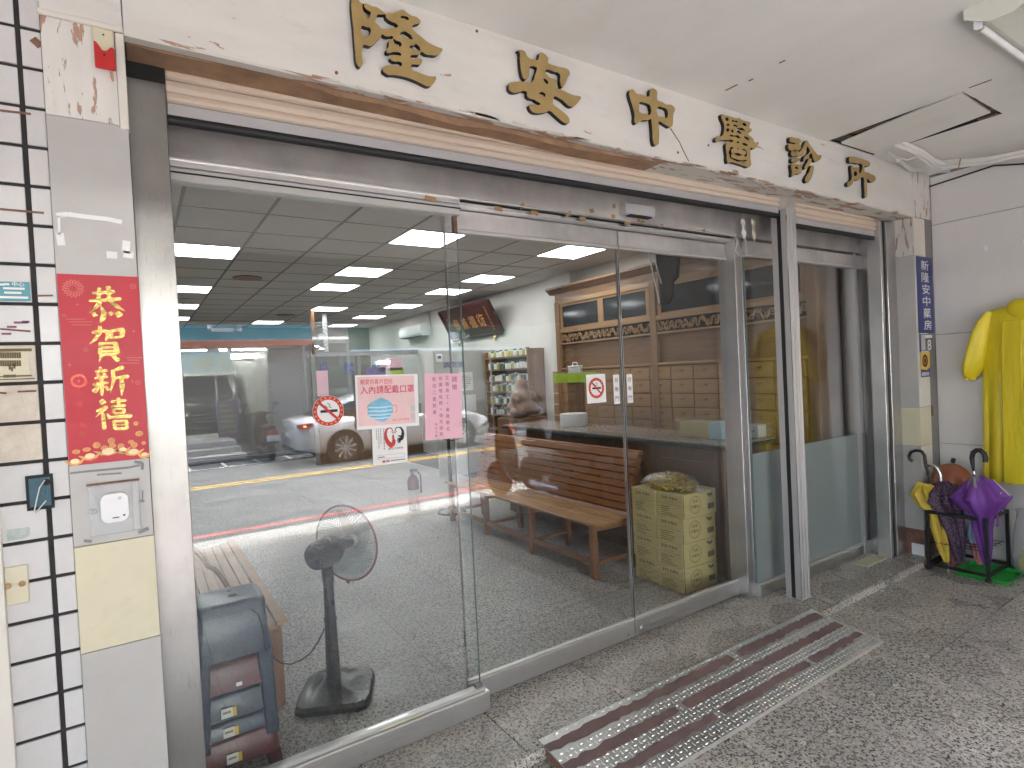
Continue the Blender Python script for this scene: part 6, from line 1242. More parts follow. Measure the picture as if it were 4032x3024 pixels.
for i in range(nx):
    for j in range(ny):
        x = RX0+P_*(i+.5); f = (j+.55)/ny; 
        if any(a < x < b_ and fa+.005 < f < fb-.01 for a, b_, fa, fb in gsp): continue
        s = 1 if (i+j) % 2 else -1
        L = Vector((.0125, 0, 0)) if s > 0 else rs.normalized()*.0125
        Wd = rs.normalized()*.0042 if s > 0 else Vector((.0042, 0, 0)); c = RP(x, f, .0001)
        m.add([c-L, c+Wd, c+L, c-Wd, c-L*.45+rn*.0034, c+L*.45+rn*.0034], [(0,3,4), (3,2,5,4), (2,1,5), (1,0,4,5)])
stuff(obj('tread_pattern', m, MT['check'], rmp))

# ---- umbrella stand
cK = crop(3400, 1600, .482)
us = thing('umbrella_stand', 'black metal umbrella stand against the right wall', 'umbrella stand', (5.16, -.68, ZL))
ux0, ux1, uy0, uy1, uz0, uz1 = 4.972, 5.365, -.875, -.51, ZL, .405
for x in (ux0, ux1):
    for y in (uy0, uy1): obj('leg', MB().box(x-.011, x+.011, y-.011, y+.011, uz0+.004, uz1), MT['iron'], us, bev=.002); obj('foot', MB().ell((x, y, uz0+.013), .022, .022, .014, 12, 6), MT['black'], us, smooth=60)
for z, w in ((uz1-.010, .013), (uz0+.045, .010)):
    for y in (uy0, uy1): obj('rail', MB().box(ux0+.0115, ux1-.0115, y-.009, y+.009, z-w, z+w), MT['iron'], us)
    for x in (ux0, ux1): obj('rail', MB().box(x-.009, x+.009, uy0+.0115, uy1-.0115, z-w, z+w), MT['iron'], us)
m = MB(); zg = .16
for k in range(6): x = ux0+.02+(ux1-ux0-.04)*k/5; m.tube([(x, uy0+.01, zg), (x, uy1-.01, zg)], .0028, 5)
for k in range(5): y = uy0+.03+(uy1-uy0-.06)*k/4; m.tube([(ux0, y, zg+.003), (ux1, y, zg+.003)], .0028, 5)
obj('grid', m, MT['iron'], us)
tr_ = thing('drip_tray', 'bright green plastic tray under the umbrella stand', 'tray', (5.14, -.8, ZL))
m = MB(); o_ = rrect(4.985, 5.33, -.985, -.655, .03, 4); i_ = rrect(5.0, 5.315, -.97, -.67, .025, 4)
m.loft([[(x, y, ZL+.001) for x, y in i_], [(x, y, ZL+.024) for x, y in o_], [(x, y, ZL+.026) for x, y in o_], [(x, y, ZL+.006) for x, y in i_]], cap=True); obj('tray', m, MT['green'], tr_, smooth=40)

def pleated(path, rads, n=48, fold=.25, ph=0, lobes=8, sq=(1, 1)):
    """closed umbrella cloth along a path of points with a radius at each; pleats as lobes"""
    path = [Vector(p) for p in path]; rg_ = []
    for i, (p, r) in enumerate(zip(path, rads)):
        t = (path[min(i+1, len(path)-1)]-path[max(i-1, 0)]).normalized(); a = t.cross(Vector((.545, .838, 0))).normalized(); b_ = t.cross(a)
        rg_.append([p + (a*math.cos(2*math.pi*k/n)*sq[0] + b_*math.sin(2*math.pi*k/n)*sq[1])*r*(1+fold*math.cos(lobes*2*math.pi*k/n+ph+.5*i)+random.uniform(-.012, .012)) for k in range(n)])
    return MB().loft(rg_)
def KX(x, y, X): return onX(cK(x, y), X)
# yellow umbrella, black crook
t = thing('umbrella', 'yellow umbrella with a black crook handle, leftmost in the stand', 'umbrella', KX(700, 1340, 5.03), 'umbrellas in the stand')
obj('cloth', pleated([KX(500,640,5.03), KX(520,700,5.03), KX(560,790,5.03), KX(590,860,5.03), KX(620,1000,5.03), KX(655,1150,5.03), KX(680,1270,5.03)], [.035, .085, .075, .042, .040, .034, .014], fold=.3), MT['umb_y'], t, smooth=50)
q = [KX(*p, 5.03) for p in ((375,720),(470,560),(600,640),(560,820),(500,800))]; 
m = MB().loft([[p for p in (KX(375,735,5.0), KX(440,610,5.0), KX(590,655,5.0), KX(575,720,5.0), KX(545,835,5.0))], [p+Vector((.006,.004,0)) for p in (KX(375,735,5.0), KX(440,610,5.0), KX(590,655,5.0), KX(575,720,5.0), KX(545,835,5.0))]]); obj('loose_panel', m, MT['umb_y'], t)
obj('handle', MB().tube([KX(*p, 5.03) for p in ((400,450),(378,430),(372,405),(388,372),(430,360),(475,368),(498,400),(508,470),(530,560),(540,620))], [.012]*7+[.013,.008,.006], 10), MT['iron'], t, smooth=60)
obj('tip', MB().cyl(KX(685,1275,5.03), KX(706,1385,5.03), .006, 8), MT['silver'], t)
# dark patterned umbrella with silver crook
t = thing('umbrella', 'dark purple patterned umbrella with a silver crook handle', 'umbrella', KX(790, 1270, 5.06), 'umbrellas in the stand')
obj('cloth', pleated([KX(650,610,5.06), KX(665,680,5.06), KX(660,770,5.06), KX(690,860,5.06), KX(715,950,5.06), KX(740,1050,5.06), KX(770,1180,5.06), KX(785,1265,5.06)], [.03, .105, .135, .085, .075, .062, .045, .025], fold=.16, ph=1), MT['umb_d'], t, smooth=50)
obj('handle', MB().tube([KX(*p, 5.05) for p in ((505,505),(520,485),(560,478),(600,498),(625,545),(635,600),(645,660))], [.009,.010,.011,.011,.011,.012,.012], 10), MT['silver'], t, smooth=60)
obj('ferrule', MB().ell(KX(525,540,5.05), .016, .014, .03, 10, 6), MT['silver'], t, smooth=60)
# copper dome umbrella
t = thing('umbrella', 'shiny copper brown umbrella bulging at the back of the stand', 'umbrella', KX(840, 1200, 5.22), 'umbrellas in the stand')
m = MB(); c0 = KX(720, 640, 5.2); ax_ = (KX(735, 440, 5.2)-KX(725, 650, 5.2)).normalized(); s1_ = ax_.cross(Vector((.545,.838,0))).normalized(); s2_ = ax_.cross(s1_); rg_ = []
for k in range(8):
    a = k/7*math.pi*.5; rg_.append([c0 + ax_*(.165*math.sin(a)) + (s1_*math.cos(2*math.pi*j/32) + s2_*math.sin(2*math.pi*j/32))*(.138*max(.05, math.cos(a)))*(1+.03*math.cos(8*2*math.pi*j/32)) for j in range(32)])
rg_.insert(0, [c0 - ax_*.06 + (s1_*math.cos(2*math.pi*j/32) + s2_*math.sin(2*math.pi*j/32))*.07 for j in range(32)])
rg_.insert(0, [c0 - ax_*.5 + (s1_*math.cos(2*math.pi*j/32) + s2_*math.sin(2*math.pi*j/32))*.03 for j in range(32)])
obj('cloth', m.loft(rg_), MT['umb_c'], t, smooth=60); obj('knob', MB().cyl(KX(728,460,5.2), KX(738,425,5.2), .015, 10), MT['iron'], t, smooth=50)
# purple umbrella
t = thing('umbrella', 'half open purple umbrella with a black crook handle, nearest in the stand', 'umbrella', KX(1000, 1330, 5.02), 'umbrellas in the stand')
obj('cloth', pleated([KX(925,575,5.01), KX(940,640,5.01), KX(955,740,5.01), KX(965,830,5.01), KX(968,890,5.02), KX(975,1000,5.03), KX(995,1150,5.03), KX(1010,1300,5.03)], [.035, .085, .15, .105, .06, .052, .040, .018], fold=.22, lobes=6, ph=2), MT['umb_p'], t, smooth=50)
for sgn, pts in ((-1, ((725,738),(845,600),(900,640),(880,760),(880,885),(800,830))), (1, ((1200,735),(1060,600),(985,590),(1000,700),(1020,890),(1120,850),(1180,790)))):
    q = [KX(*p, 4.985) for p in pts]; cen = sum(q, Vector())/len(q) + Vector((-.035, -.02, 0))
    m = MB(); n = len(q); off = Vector((.008, .005, 0)); m.add(q+[cen]+[p+off for p in q]+[cen+off], [(i, (i+1) % n, n) for i in range(n)] + [((i+1) % n+n+1, i+n+1, 2*n+1) for i in range(n)] + [(i, i+n+1, (i+1) % n+n+1, (i+1) % n) for i in range(n)]); obj('loose_panel', m, MT['umb_p'], t, smooth=30)
    for a, b_ in zip(q[:1], q[1:2]): obj('rib', MB().cyl(a, b_, .0025, 6), MT['silver'], t)
m = MB()
for k in range(26):
    p = KX(random.uniform(760, 1160), random.uniform(680, 860), 4.965); m.obox(p, (0, .004, 0), (.001, 0, 0), (0, 0, random.uniform(.003, .007)))
stuff(obj('star_print', m, MT['cream'], t))
obj('inner_cloth', pleated([KX(905,575,4.99), KX(920,660,4.97), KX(950,740,4.965)], [.02, .045, .02], fold=.3, lobes=5), MT['strip'], t, smooth=50)
obj('handle', MB().tube([KX(*p, 5.0) for p in ((993,455),(998,425),(985,385),(955,360),(925,358),(895,378),(885,420),(890,460),(900,530),(905,580))], [.016,.017,.017,.017,.017,.017,.016,.014,.008,.007], 10), MT['iron'], t, smooth=60)
obj('collar', MB().cyl(KX(902,528,5.0), KX(905,555,5.0), .011, 10), MT['silver'], t); obj('strap', MB().tube([KX(1085,860,5.0), KX(1095,920,5.0), KX(1097,985,5.0)], [.008,.006,.007], 6), MT['umb_p'], t)
# two folded ones low in the stand
t = thing('umbrella', 'small folded pink umbrella low in the stand', 'umbrella', KX(735, 1300, 5.15), 'umbrellas in the stand'); obj('cloth', pleated([KX(760,1050,5.15), KX(745,1150,5.15), KX(735,1230,5.15), KX(720,1310,5.15)], [.02, .03, .03, .01], fold=.2), MT['umb_k'], t, smooth=50); obj('tip', MB().cyl(KX(720,1308,5.15), KX(718,1330,5.15), .004, 6), MT['silver'], t)
t = thing('umbrella', 'folded pale blue and pink umbrella at the right of the stand', 'umbrella', KX(930, 1290, 5.2), 'umbrellas in the stand'); obj('cloth', pleated([KX(890,960,5.2), KX(900,1040,5.2), KX(915,1110,5.2)], [.02, .045, .035], fold=.2), MT['umb_b'], t, smooth=50); obj('lower_cloth', pleated([KX(915,1112,5.2), KX(935,1210,5.2), KX(950,1290,5.2)], [.035, .03, .012], fold=.2), MT['umb_k'], t, smooth=50)

# ---- raincoat on the wall
rc = thing('raincoat', 'bright yellow raincoat hanging on the right wall', 'raincoat', (5.38, -1.03, .6))
yc = -1.03
def ringc(z, hw, dep):
    out = []; q = min(1, max(0, (1.88-z)*1.6))
    for k in range(72):
        a = 2*math.pi*k/72; y = math.sin(a)
        f1 = abs(math.sin(9*y+1.2+.5*math.sin(2.1*z)))**.7; f2 = math.sin(17*y+3*z)
        d = dep*(.62+.38*(1-y*y)) + q*(.030*(f1-.5)+.008*f2)
        out.append((5.405-(d*max(0, -math.cos(a))**.45 if math.cos(a) < 0 else -.012), yc+hw*y, z))
    return out
ZZ = [(.605,.300,.075),(.7,.298,.078),(.85,.293,.08),(1.0,.288,.082),(1.15,.284,.085),(1.3,.281,.087),(1.45,.278,.09),(1.6,.276,.088),(1.72,.275,.082),(1.82,.274,.07),(1.872,.266,.052),(1.895,.20,.05),(1.908,.10,.045),(1.912,.06,.03)]
m = MB().loft([ringc(*v) for v in ZZ])
obj('body', m, MT['coat_y'], rc, smooth=60)
for sg in (1, -1):
    pts = [(5.385, yc+sg*.215, 1.875), (5.375, yc+sg*.245, 1.80), (5.365, yc+sg*.272, 1.70), (5.355, yc+sg*.298, 1.58), (5.35, yc+sg*.325, 1.48), (5.35, yc+sg*.342, 1.42), (5.35, yc+sg*.348, 1.39)]
    obj('sleeve', pleated(pts, [.03, .062, .078, .088, .084, .070, .042], n=32, fold=.11, lobes=4, sq=(1, .5)), MT['coat_y'], rc, smooth=60)
    obj('cuff', pleated([pts[-1], (5.35, yc+sg*.350, 1.375)], [.037, .046], n=24, fold=.2, lobes=9, sq=(1, .7)), MT['coat_y'], rc, smooth=60)
m = MB().loft([[(x-.004, yc+.145+dy, z), (x-.010, yc+.02, z), (x-.016, yc+.02, z), (x-.010, yc+.145+dy, z)] for x, dy, z in ((5.318, .006, .612), (5.312, 0, .95), (5.306, -.004, 1.3), (5.31, -.006, 1.6), (5.335, -.01, 1.8))]); obj('front_panel', m, MT['coat_y'], rc, bev=.003)
m = MB().loft([[(5.35+.03*math.cos(a)*s, yc+.10*math.sin(a)*s, z) for a in [2*math.pi*k/20 for k in range(20)]] for z, s in ((1.80, .6), (1.86, 1.1), (1.91, 1.15), (1.945, .8), (1.95, .3))]); obj('hood', m, MT['coat_y'], rc, smooth=60)
obj('hanger', MB().tube([(5.40, yc, 1.93), (5.40, yc, 1.98), (5.40, yc+.02, 2.0), (5.41, yc+.03, 1.985)], .003, 6), MT['silver'], rc, smooth=60)
for y in (-.781, -1.006, -1.23):
    t = thing('wall_hook', 'small white plastic hook on the right wall, ' + {-.781: 'nearest the pillar', -1.006: 'above the raincoat', -1.23: 'farthest from the pillar'}[y], 'hook', (XW-.01, y, 2.34), 'hooks on the right wall')
    obj('plate', MB().box(XW-.008, XW-.0005, y-.014, y+.014, 2.34, 2.385), MT['white'], t, bev=.003); obj('prong', MB().tube([(XW-.008, y, 2.355), (XW-.025, y, 2.345), (XW-.03, y, 2.36)], .004, 6), MT['white'], t, smooth=60)
# ---- clear bag with yellow things at the right edge
t = thing('rubbish_bag', 'clear plastic bag with yellow rainwear inside beside the umbrella stand', 'plastic bag', (5.33, -1.08, ZL))
obj('bag', MB().loft([[(5.32+rx*math.cos(a)+random.uniform(-.012, .012), -1.08+ry*math.sin(a)+random.uniform(-.012, .012), z) for a in [2*math.pi*k/22 for k in range(22)]] for z, rx, ry in ((ZL+.002, .08, .13), (ZL+.05, .10, .16), (.1, .10, .165), (.25, .09, .15), (.38, .08, .13), (.43, .06, .14))]), MT['bag'], t, smooth=70)
obj('contents', MB().ell((5.32, -1.08, .03), .085, .14, .09).ell((5.33, -1.05, .1), .06, .09, .07), MT['coat_y'], t, smooth=60)

# ---- cables and lamp under the arcade ceiling
cC = crop(3200, 0, .603)
cbn = thing('cable_bundle', 'bundle of white cables sagging along the ceiling of the right wall', 'cable', (5.3, -.7, 2.95))
base_ = [onZ(cC(560, 930), 3.03), onZ(cC(620, 955), 2.985), onZ(cC(700, 1000), 2.955), onZ(cC(780, 1055), 2.93), onX(cC(860, 1074), 5.13), onX(cC(960, 1068), 5.15), onX(cC(1150, 1050), 5.16), onX(cC(1380, 1000), 5.17), Vector((5.18, -1.6, 2.93)), Vector((5.2, -2.4, 2.96)), Vector((5.22, -3.6, 2.97)), Vector((5.25, -4.3, 2.97))]
for k in range(6):
    o_ = Vector((random.uniform(-.02, .02), random.uniform(-.012, .012), random.uniform(-.02, .02)))
    obj('cable', MB().tube([p+o_*(1+.4*math.sin(i*1.3+k)) for i, p in enumerate(base_)], .0125 if k < 4 else .008, 7), MT['cable'], cbn, smooth=60)
obj('loose_cable', MB().tube([onZ(cC(*p), 2.95) for p in ((490,995),(540,1030),(620,1045),(700,1020))], .006, 6), MT['cable'], cbn, smooth=60)
obj('tie', MB().tube([onX(cC(965,1035),5.12), onX(cC(958,1070),5.10), onX(cC(950,1105),5.12)], .004, 5), MT['tape'], cbn)
obj('black_cable', MB().tube([Vector((5.425, -.43, 2.93)), onX(cC(1180,1082),5.425), onX(cC(1380,1070),5.425), Vector((5.425, -2.2, 2.94)), Vector((5.425, -4.2, 2.95))], .006, 6), MT['black'], cbn, smooth=60)
obj('conduit', MB().tube([onZ(cC(560,1045),3.0), onZ(cC(640,1105),2.985), onX(cC(760,1122),5.41), onX(cC(900,1112),5.425)], .017, 8), MT['right'], cbn, smooth=60)
lt = thing('tube_lamp', 'unlit twin tube lamp under the arcade ceiling', 'lamp', (3.6, -1.62, 2.94))
lx0, lx1, ly0, ly1 = 2.985, 4.22, -1.74, -1.50
m = MB().loft([[(x, y, z) for y, z in ((ly1, 2.995), (ly0, 2.995), (ly0, 2.985), (-1.67, 2.945), (-1.57, 2.945), (ly1, 2.985))] for x in (lx0, lx1)]); obj('reflector', m, MT['fixt'], lt)
obj('end_plate', MB().loft([[(x, y, z) for y, z in ((ly1+.005, 3.022), (ly0-.005, 3.022), (ly0-.005, 2.98), (-1.66, 2.93), (-1.58, 2.93), (ly1+.005, 2.98))] for x in (lx0-.006, lx0-.0005)]), MT['fixt'], lt)
obj('spine', MB().box(lx0, lx1, -1.68, -1.56, 2.9955, 3.022), MT['fixt'], lt)
for y in (-1.535, -1.705):
    tb = obj('tube', MB().cyl((lx0+.05, y, 2.945), (lx1-.05, y, 2.945), .014, 14), MT['tubew'], lt, smooth=50)
    for x in (lx0+.03, lx1-.05): obj('cap', MB().cyl((x, y, 2.945), (x+.0195, y, 2.945), .0145, 14), MT['silver'], tb)
    for x in (lx0+.012, lx1-.02): obj('socket', MB().box(x, x+.017, y-.014, y+.014, 2.93, 2.982), MT['white'], lt, bev=.003)
c = onZ((3430, 2205), 0); tag(obj('loose_tile', MB().box(c.x-.18, c.x+.14, c.y-.06, c.y+.05, .0008, .006), MT['cream']), 'flat pale piece of board lying on the sill by the right guide', 'board')
# ================================================================== across the street (seen mirrored in the panes)
def MY(yv): return -.125-yv
cP5 = crop(680, 1300, .5425)
# ---- white car
def car():
    t = thing('white_car', 'white sedan driving past in the far lane', 'car', (2.67, MY(9.6)-.93, ZR))
    S = [(0,.70,.45,.76,.84),(.05,.80,.33,.79,.93),(.35,.90,.26,.83,.985),(.9,.925,.22,.85,.985),(1.8,.93,.20,.86,.95),(2.8,.93,.20,.86,.93),(3.5,.92,.20,.84,.92),(4.2,.90,.22,.76,.82),(4.55,.84,.25,.66,.71),(4.7,.68,.32,.57,.60)]
    rg_ = []
    for x, w, zb, zs_, zt_ in S:
        h = [(w*.88, zb), (w*.985, zb+.10), (w, (zb+zs_)/2), (w*.975, zs_), (w*.80, zt_), (w*.3, zt_+.012)]
        rg_.append([(x, -y, z) for y, z in h[::-1]][::-1][::-1] + [(x, y, z) for y, z in h][::-1][::-1] if False else [(x, y, z) for y, z in h] + [(x, -y, z) for y, z in h[::-1]])
    o = obj('body', MB().loft(rg_), MT['carw'], t, local=True, smooth=50)
    G = [(.50,.66,.60,.97,.985),(1.05,.76,.60,.95,1.26),(1.5,.80,.60,.94,1.39),(2.2,.81,.60,.93,1.425),(2.8,.80,.58,.92,1.36),(3.55,.74,.60,.91,.935)]
    rg_ = [[(x, wb, zb), (x, wr*1.08, (zb+zt_)/2+.05), (x, wr, zt_), (x, -wr, zt_), (x, -wr*1.08, (zb+zt_)/2+.05), (x, -wb, zb)] for x, wb, wr, zb, zt_ in G]
    obj('windows', MB().loft(rg_), MT['darkglass'], t, local=True, smooth=50)
    rg_ = [[(x, wr+.03, zt_-.03), (x, wr-.04, zt_+.012), (x, -wr+.04, zt_+.012), (x, -wr-.03, zt_-.03)] for x, wr, zt_ in ((.95,.60,1.235),(1.5,.61,1.40),(2.2,.61,1.435),(2.75,.59,1.375))]
    obj('roof', MB().loft(rg_), MT['carw'], t, local=True, smooth=50)
    for sy in (1, -1):
        m = MB()
        for a, b_ in (((.50,.67,.99),(1.0,.64,1.25)), ((2.8,.62,1.37),(3.5,.75,.94)), ((1.95,.80,.95),(2.0,.64,1.41))): m.bar((a[0], sy*a[1], a[2]), (b_[0], sy*b_[1], b_[2]), .05, .02)
        obj('pillar', m, MT['carw'], t, local=True)
        for x in (.95, 3.78):
            obj('wheel_arch', MB().cyl((x, sy*.80, .33), (x, sy*.931, .33), .385, 28), MT['black'], t, local=True, smooth=40)
            w = obj('wheel', MB().cyl((x, sy*.70, .33), (x, sy*.938, .33), .33, 28), MT['tyre'], t, local=True, smooth=40)
            m = MB().cyl((x, sy*.90, .33), (x, sy*.941, .33), .05, 12)
            for k in range(10):
                a = 2*math.pi*k/10+.1; m.bar((x+.04*math.cos(a), sy*.940, .33+.04*math.sin(a)), (x+.235*math.cos(a+.12), sy*.940, .33+.235*math.sin(a+.12)), .035, .008, up=(0, 1, 0))
            obj('rim', m, MT['silver'], w, local=True); obj('rim_disc', MB().cyl((x, sy*.90, .33), (x, sy*.9385, .33), .245, 24), MT['rim'], w, local=True)
        m = MB().loft([[(x, sy*y, z) for x, y, z in pts] for pts in (((.02,.50,.79),(.02,.50,.86),(.10,.84,.885),(.34,.905,.90),(.30,.912,.82),(.08,.84,.79)), ((.0,.50,.79),(.0,.50,.86),(.08,.86,.885),(.34,.925,.90),(.30,.932,.82),(.06,.865,.79)))]); o = obj('tail_lamp', m, MT['tail'], t, local=True)
        obj('lamp_core', MB().box(.13, .18, sy*.872-.02, sy*.872+.03, .83, .85), MT['taillit'], o, local=True)
        obj('mirror', MB().ell((3.25, sy*1.0, .98), .08, .06, .05, 12, 6), MT['carw'], t, local=True, smooth=60); obj('door_handle', MB().box(1.75, 1.95, sy*.925-.012, sy*.925+.012, .76, .785), MT['carw'], t, local=True); obj('door_handle', MB().box(2.75, 2.95, sy*.93-.012, sy*.93+.012, .76, .785), MT['carw'], t, local=True)
    obj('number_plate', MB().box(-.012, .04, -.17, .17, .60, .68), MT['plate'], t, local=True); obj('bumper', MB().box(-.002, .3, -.70, .70, .30, .36), MT['scoot2'], t, local=True, bev=.02)
car()
# ---- scooters
def scooter(label, loc, rz, paint):
    t = thing('scooter', label, 'scooter', loc, 'scooters parked along the street', rz)
    for x in (-.62, .62): 
        w = obj('wheel', MB().lathe([(.13, -.045), (.22, -.05), (.235, -.02), (.235, .02), (.22, .05), (.13, .045)], (0,0,0), 24).xf(lambda p, x=x: Vector((x+p.x, p.z, .235+p.y))), MT['tyre'], t, local=True, smooth=40); obj('rim', MB().cyl((x, -.046, .235), (x, .046, .235), .13, 16), MT['rim'], w, local=True)
    obj('body', MB().loft([[(x, w*math.cos(a), z+h*math.sin(a)) for a in [2*math.pi*k/14 for k in range(14)]] for x, w, z, h in ((-.85,.06,.62,.05),(-.72,.15,.60,.13),(-.4,.19,.55,.17),(-.1,.17,.48,.15),(.1,.14,.33,.06),(.35,.14,.33,.06))]), paint, t, local=True, smooth=60)
    obj('floorboard', MB().box(.0, .45, -.17, .17, .28, .34), MT['scoot2'], t, local=True, bev=.02)
    obj('front_shield', MB().loft([[(.40+.10*u, .19*s*math.cos(a), .36+.62*u+.03*math.sin(a)) for a in [2*math.pi*k/12 for k in range(12)]] for u, s in ((0,.9),(.35,1),(.7,.85),(1,.5))]), paint, t, local=True, smooth=60)
    obj('seat', MB().loft([[(x, .15*s*math.cos(a), .76+.055*s*math.sin(a)) for a in [2*math.pi*k/12 for k in range(12)]] for x, s in ((-.75,.6),(-.6,1),(-.2,1.05),(.0,.8),(.08,.4))]), MT['scoot2'], t, local=True, smooth=60)
    obj('handlebar', MB().tube([(.42,-.36,1.0),(.48,-.2,1.04),(.50,0,1.05),(.48,.2,1.04),(.42,.36,1.0)], .02, 8), MT['scoot2'], t, local=True, smooth=60); obj('head_cowl', MB().ell((.53, 0, 1.02), .10, .15, .09), paint, t, local=True, smooth=60)
    for s in (-1, 1): mr = obj('mirror', MB().tube([(.46, s*.24, 1.04), (.50, s*.32, 1.22)], .007, 6), MT['iron'], t, local=True); obj('mirror_head', MB().ell((.50, s*.36, 1.26), .02, .085, .055, 14, 6), MT['black'], mr, local=True, smooth=60)
    obj('fork', MB().bar((.47, 0, .9), (.62, 0, .25), .06, .05), MT['scoot2'], t, local=True); obj('mudguard', MB().box(-.98, -.80, -.09, .09, .42, .46), MT['scoot2'], t, local=True); obj('tail_lamp', MB().box(-.885, -.83, -.10, .10, .61, .67), MT['tail'], t, local=True)
    obj('number_plate', MB().bar((-.93, -.14, .53), (-.93, .14, .53), .012, .13, up=(0,0,1)), MT['plate'], t, local=True); obj('exhaust', MB().cyl((-.75, -.17, .28), (-.25, -.17, .30), .05, 12), MT['silver'], t, local=True)
    return t
c = onZ(cP5(730, 950), ZR)
scooter('brown scooter parked tail to the road between white marks', (c.x, MY(c.y)-.75, ZR), R(-90), MT['scoot'])
sc1 = scooter('charcoal scooter parked in the arcade, farthest from the side wall', (4.12, -3.55, ZL), R(-96), MT['scoot2'])
for x, lb, rz in ((4.62, 'charcoal scooter parked in the arcade between two others', -90), (5.08, 'charcoal scooter parked in the arcade next to the side wall', -93)):
    s2 = copy_tree(sc1); s2.location = (x, -3.6, ZL); s2.rotation_euler = (0, 0, R(rz)); s2['label'] = lb
# ---- shops on the other side
def wall(name, *b): return struct(obj(name, MB().box(*b), MT['concrete']))
Yf = MY(12.55)
st_ = thing('corner_store', 'convenience store across the street with a teal and orange sign and grey steps', 'store', (0, MY(14), 0))
for k in range(3): obj('step', MB().box(-3, 2.08-.05*k, MY(12.2+.42*k), MY(16), ZR+.03+.13*k, ZR+.16+.13*k), MT['concrete'], st_, bev=.01)
sg = obj('sign', MB().box(-7, 3.80, Yf-.25, Yf, 2.705, 3.5), MT['teal'], st_); obj('stripe', MB().box(-7, 3.80, Yf-.24, Yf-.001, 2.56, 2.69), MT['orsign'], sg); obj('pinstripe', MB().box(-7, 3.80, Yf-.245, Yf-.003, 2.6905, 2.7045), MT['paper'], sg)
m = MB().box(1.55, 2.0, Yf+.001, Yf+.02, 2.90, 2.98).box(2.08, 2.18, Yf+.001, Yf+.02, 2.90, 3.35).box(1.45, 1.55, Yf+.001, Yf+.02, 2.95, 3.35); obj('letter', m, MT['paper'], sg)
for xa, xb in ((-2.0, 1.45), (1.72, 1.88), (2.0, 2.75)): obj('lit_or_fill_tube', MB().cyl((xa, Yf-.4, 2.50), (xb, Yf-.4, 2.50), .02, 8), MT['tubeon'], st_)
obj('ceiling', MB().box(-7, 3.4, MY(19), Yf-.26, 2.52, 2.6), MT['grey'], st_); obj('back_wall', MB().box(-7, 3.4, MY(19.2), MY(19), 0, 2.6), MT['wall_in'], st_); obj('side_wall', MB().box(2.85, 3.0, MY(19), MY(13.4), ZR, 2.52), MT['grey'], st_)
for yv in (15.5, 16.8, 18.1):  # rows of glowing tubes added to brighten the inside of the store
    for x in (-1.5, .4, 1.9): obj('lit_or_fill_tube', MB().cyl((x, MY(yv), 2.49), (x+1.2, MY(yv), 2.49), .03, 8), MT['tubeon'], st_)
for i in range(5):
    x = -2.4+1.05*i; f = obj('window', MB().box(x, x+.05, MY(15.05), MY(14.95), .22, 2.5).box(x+.0505, x+1.0, MY(15.05), MY(14.95), 2.3, 2.36), MT['lgrey'], st_); obj('pane', MB().box(x+.051, x+1.049, MY(15.0), MY(14.99), .22, 2.299), MT['wglass'], f)
pst = thing('promo_poster', 'purple promotional poster stand on the store steps', 'poster', (1.9, MY(14.2), .22)); c0 = onY(cP5(320,515), 14.2); c1_ = onY(cP5(492,762), 14.2)
obj('board', MB().box(c0.x, c1_.x, MY(14.2)-.03, MY(14.2), .221, c0.z), MT['plum'], pst); m = MB()
for k in range(6): m.box(c0.x+.05, c1_.x-random.uniform(.05, .25), MY(14.2)+.001, MY(14.2)+.003, .40+.14*k, .45+.14*k)
obj('print', m, MT['lime'], pst)
p2_ = thing('promo_banner', 'blue and white advertising banner hanging in the store window', 'banner', (1.2, MY(14.3), 1.9)); c0 = onY(cP5(60,150), 14.3); c1_ = onY(cP5(430,290), 14.3)
obj('sheet', MB().box(c0.x, c1_.x, MY(14.3)-.02, MY(14.3), c1_.z, c0.z), MT['maskw'], p2_); obj('print', MB().box(c0.x+.25, c0.x+.75, MY(14.3)+.001, MY(14.3)+.004, c1_.z+.12, c0.z-.25).box(c0.x+.9, c1_.x-.15, MY(14.3)+.001, MY(14.3)+.004, c1_.z+.06, c0.z-.12), MT['cream'], p2_)
vn = thing('dark_van', 'dark van parked in the shade beside the store', 'van', (1.3, MY(17), .0)); vx = .95
obj('body', MB().loft([[(vx+x, MY(yv), z) for x, z in rrect(0, 1.75, zb, zt_, .12, 4)] for yv, zb, zt_ in ((16.4,.50,1.05),(16.45,.40,1.15),(17.2,.40,1.35),(17.9,.40,2.0),(20.5,.40,2.0))]), MT['van'], vn, smooth=50)
obj('windscreen', MB().loft([[(vx+.18, MY(17.22), 1.36), (vx+1.57, MY(17.22), 1.36), (vx+1.45, MY(17.75), 1.92), (vx+.30, MY(17.75), 1.92)], [(vx+.18, MY(17.20), 1.37), (vx+1.57, MY(17.20), 1.37), (vx+1.45, MY(17.73), 1.94), (vx+.30, MY(17.73), 1.94)]]), MT['darkglass'], vn)
for z in (.62, .72, .82): obj('grille_bar', MB().box(vx+.35, vx+1.4, MY(16.4), MY(16.37), z, z+.035), MT['chrome'], vn)
for x in (.1, 1.45): obj('headlight', MB().box(vx+x, vx+x+.2, MY(16.42), MY(16.38), .80, .93), MT['plate'], vn, bev=.02)
for x in (.05, 1.5): obj('wheel', MB().cyl((vx+x, MY(17.3), .33), (vx+x+.2, MY(17.3), .33), .33, 18), MT['tyre'], vn, smooth=40)
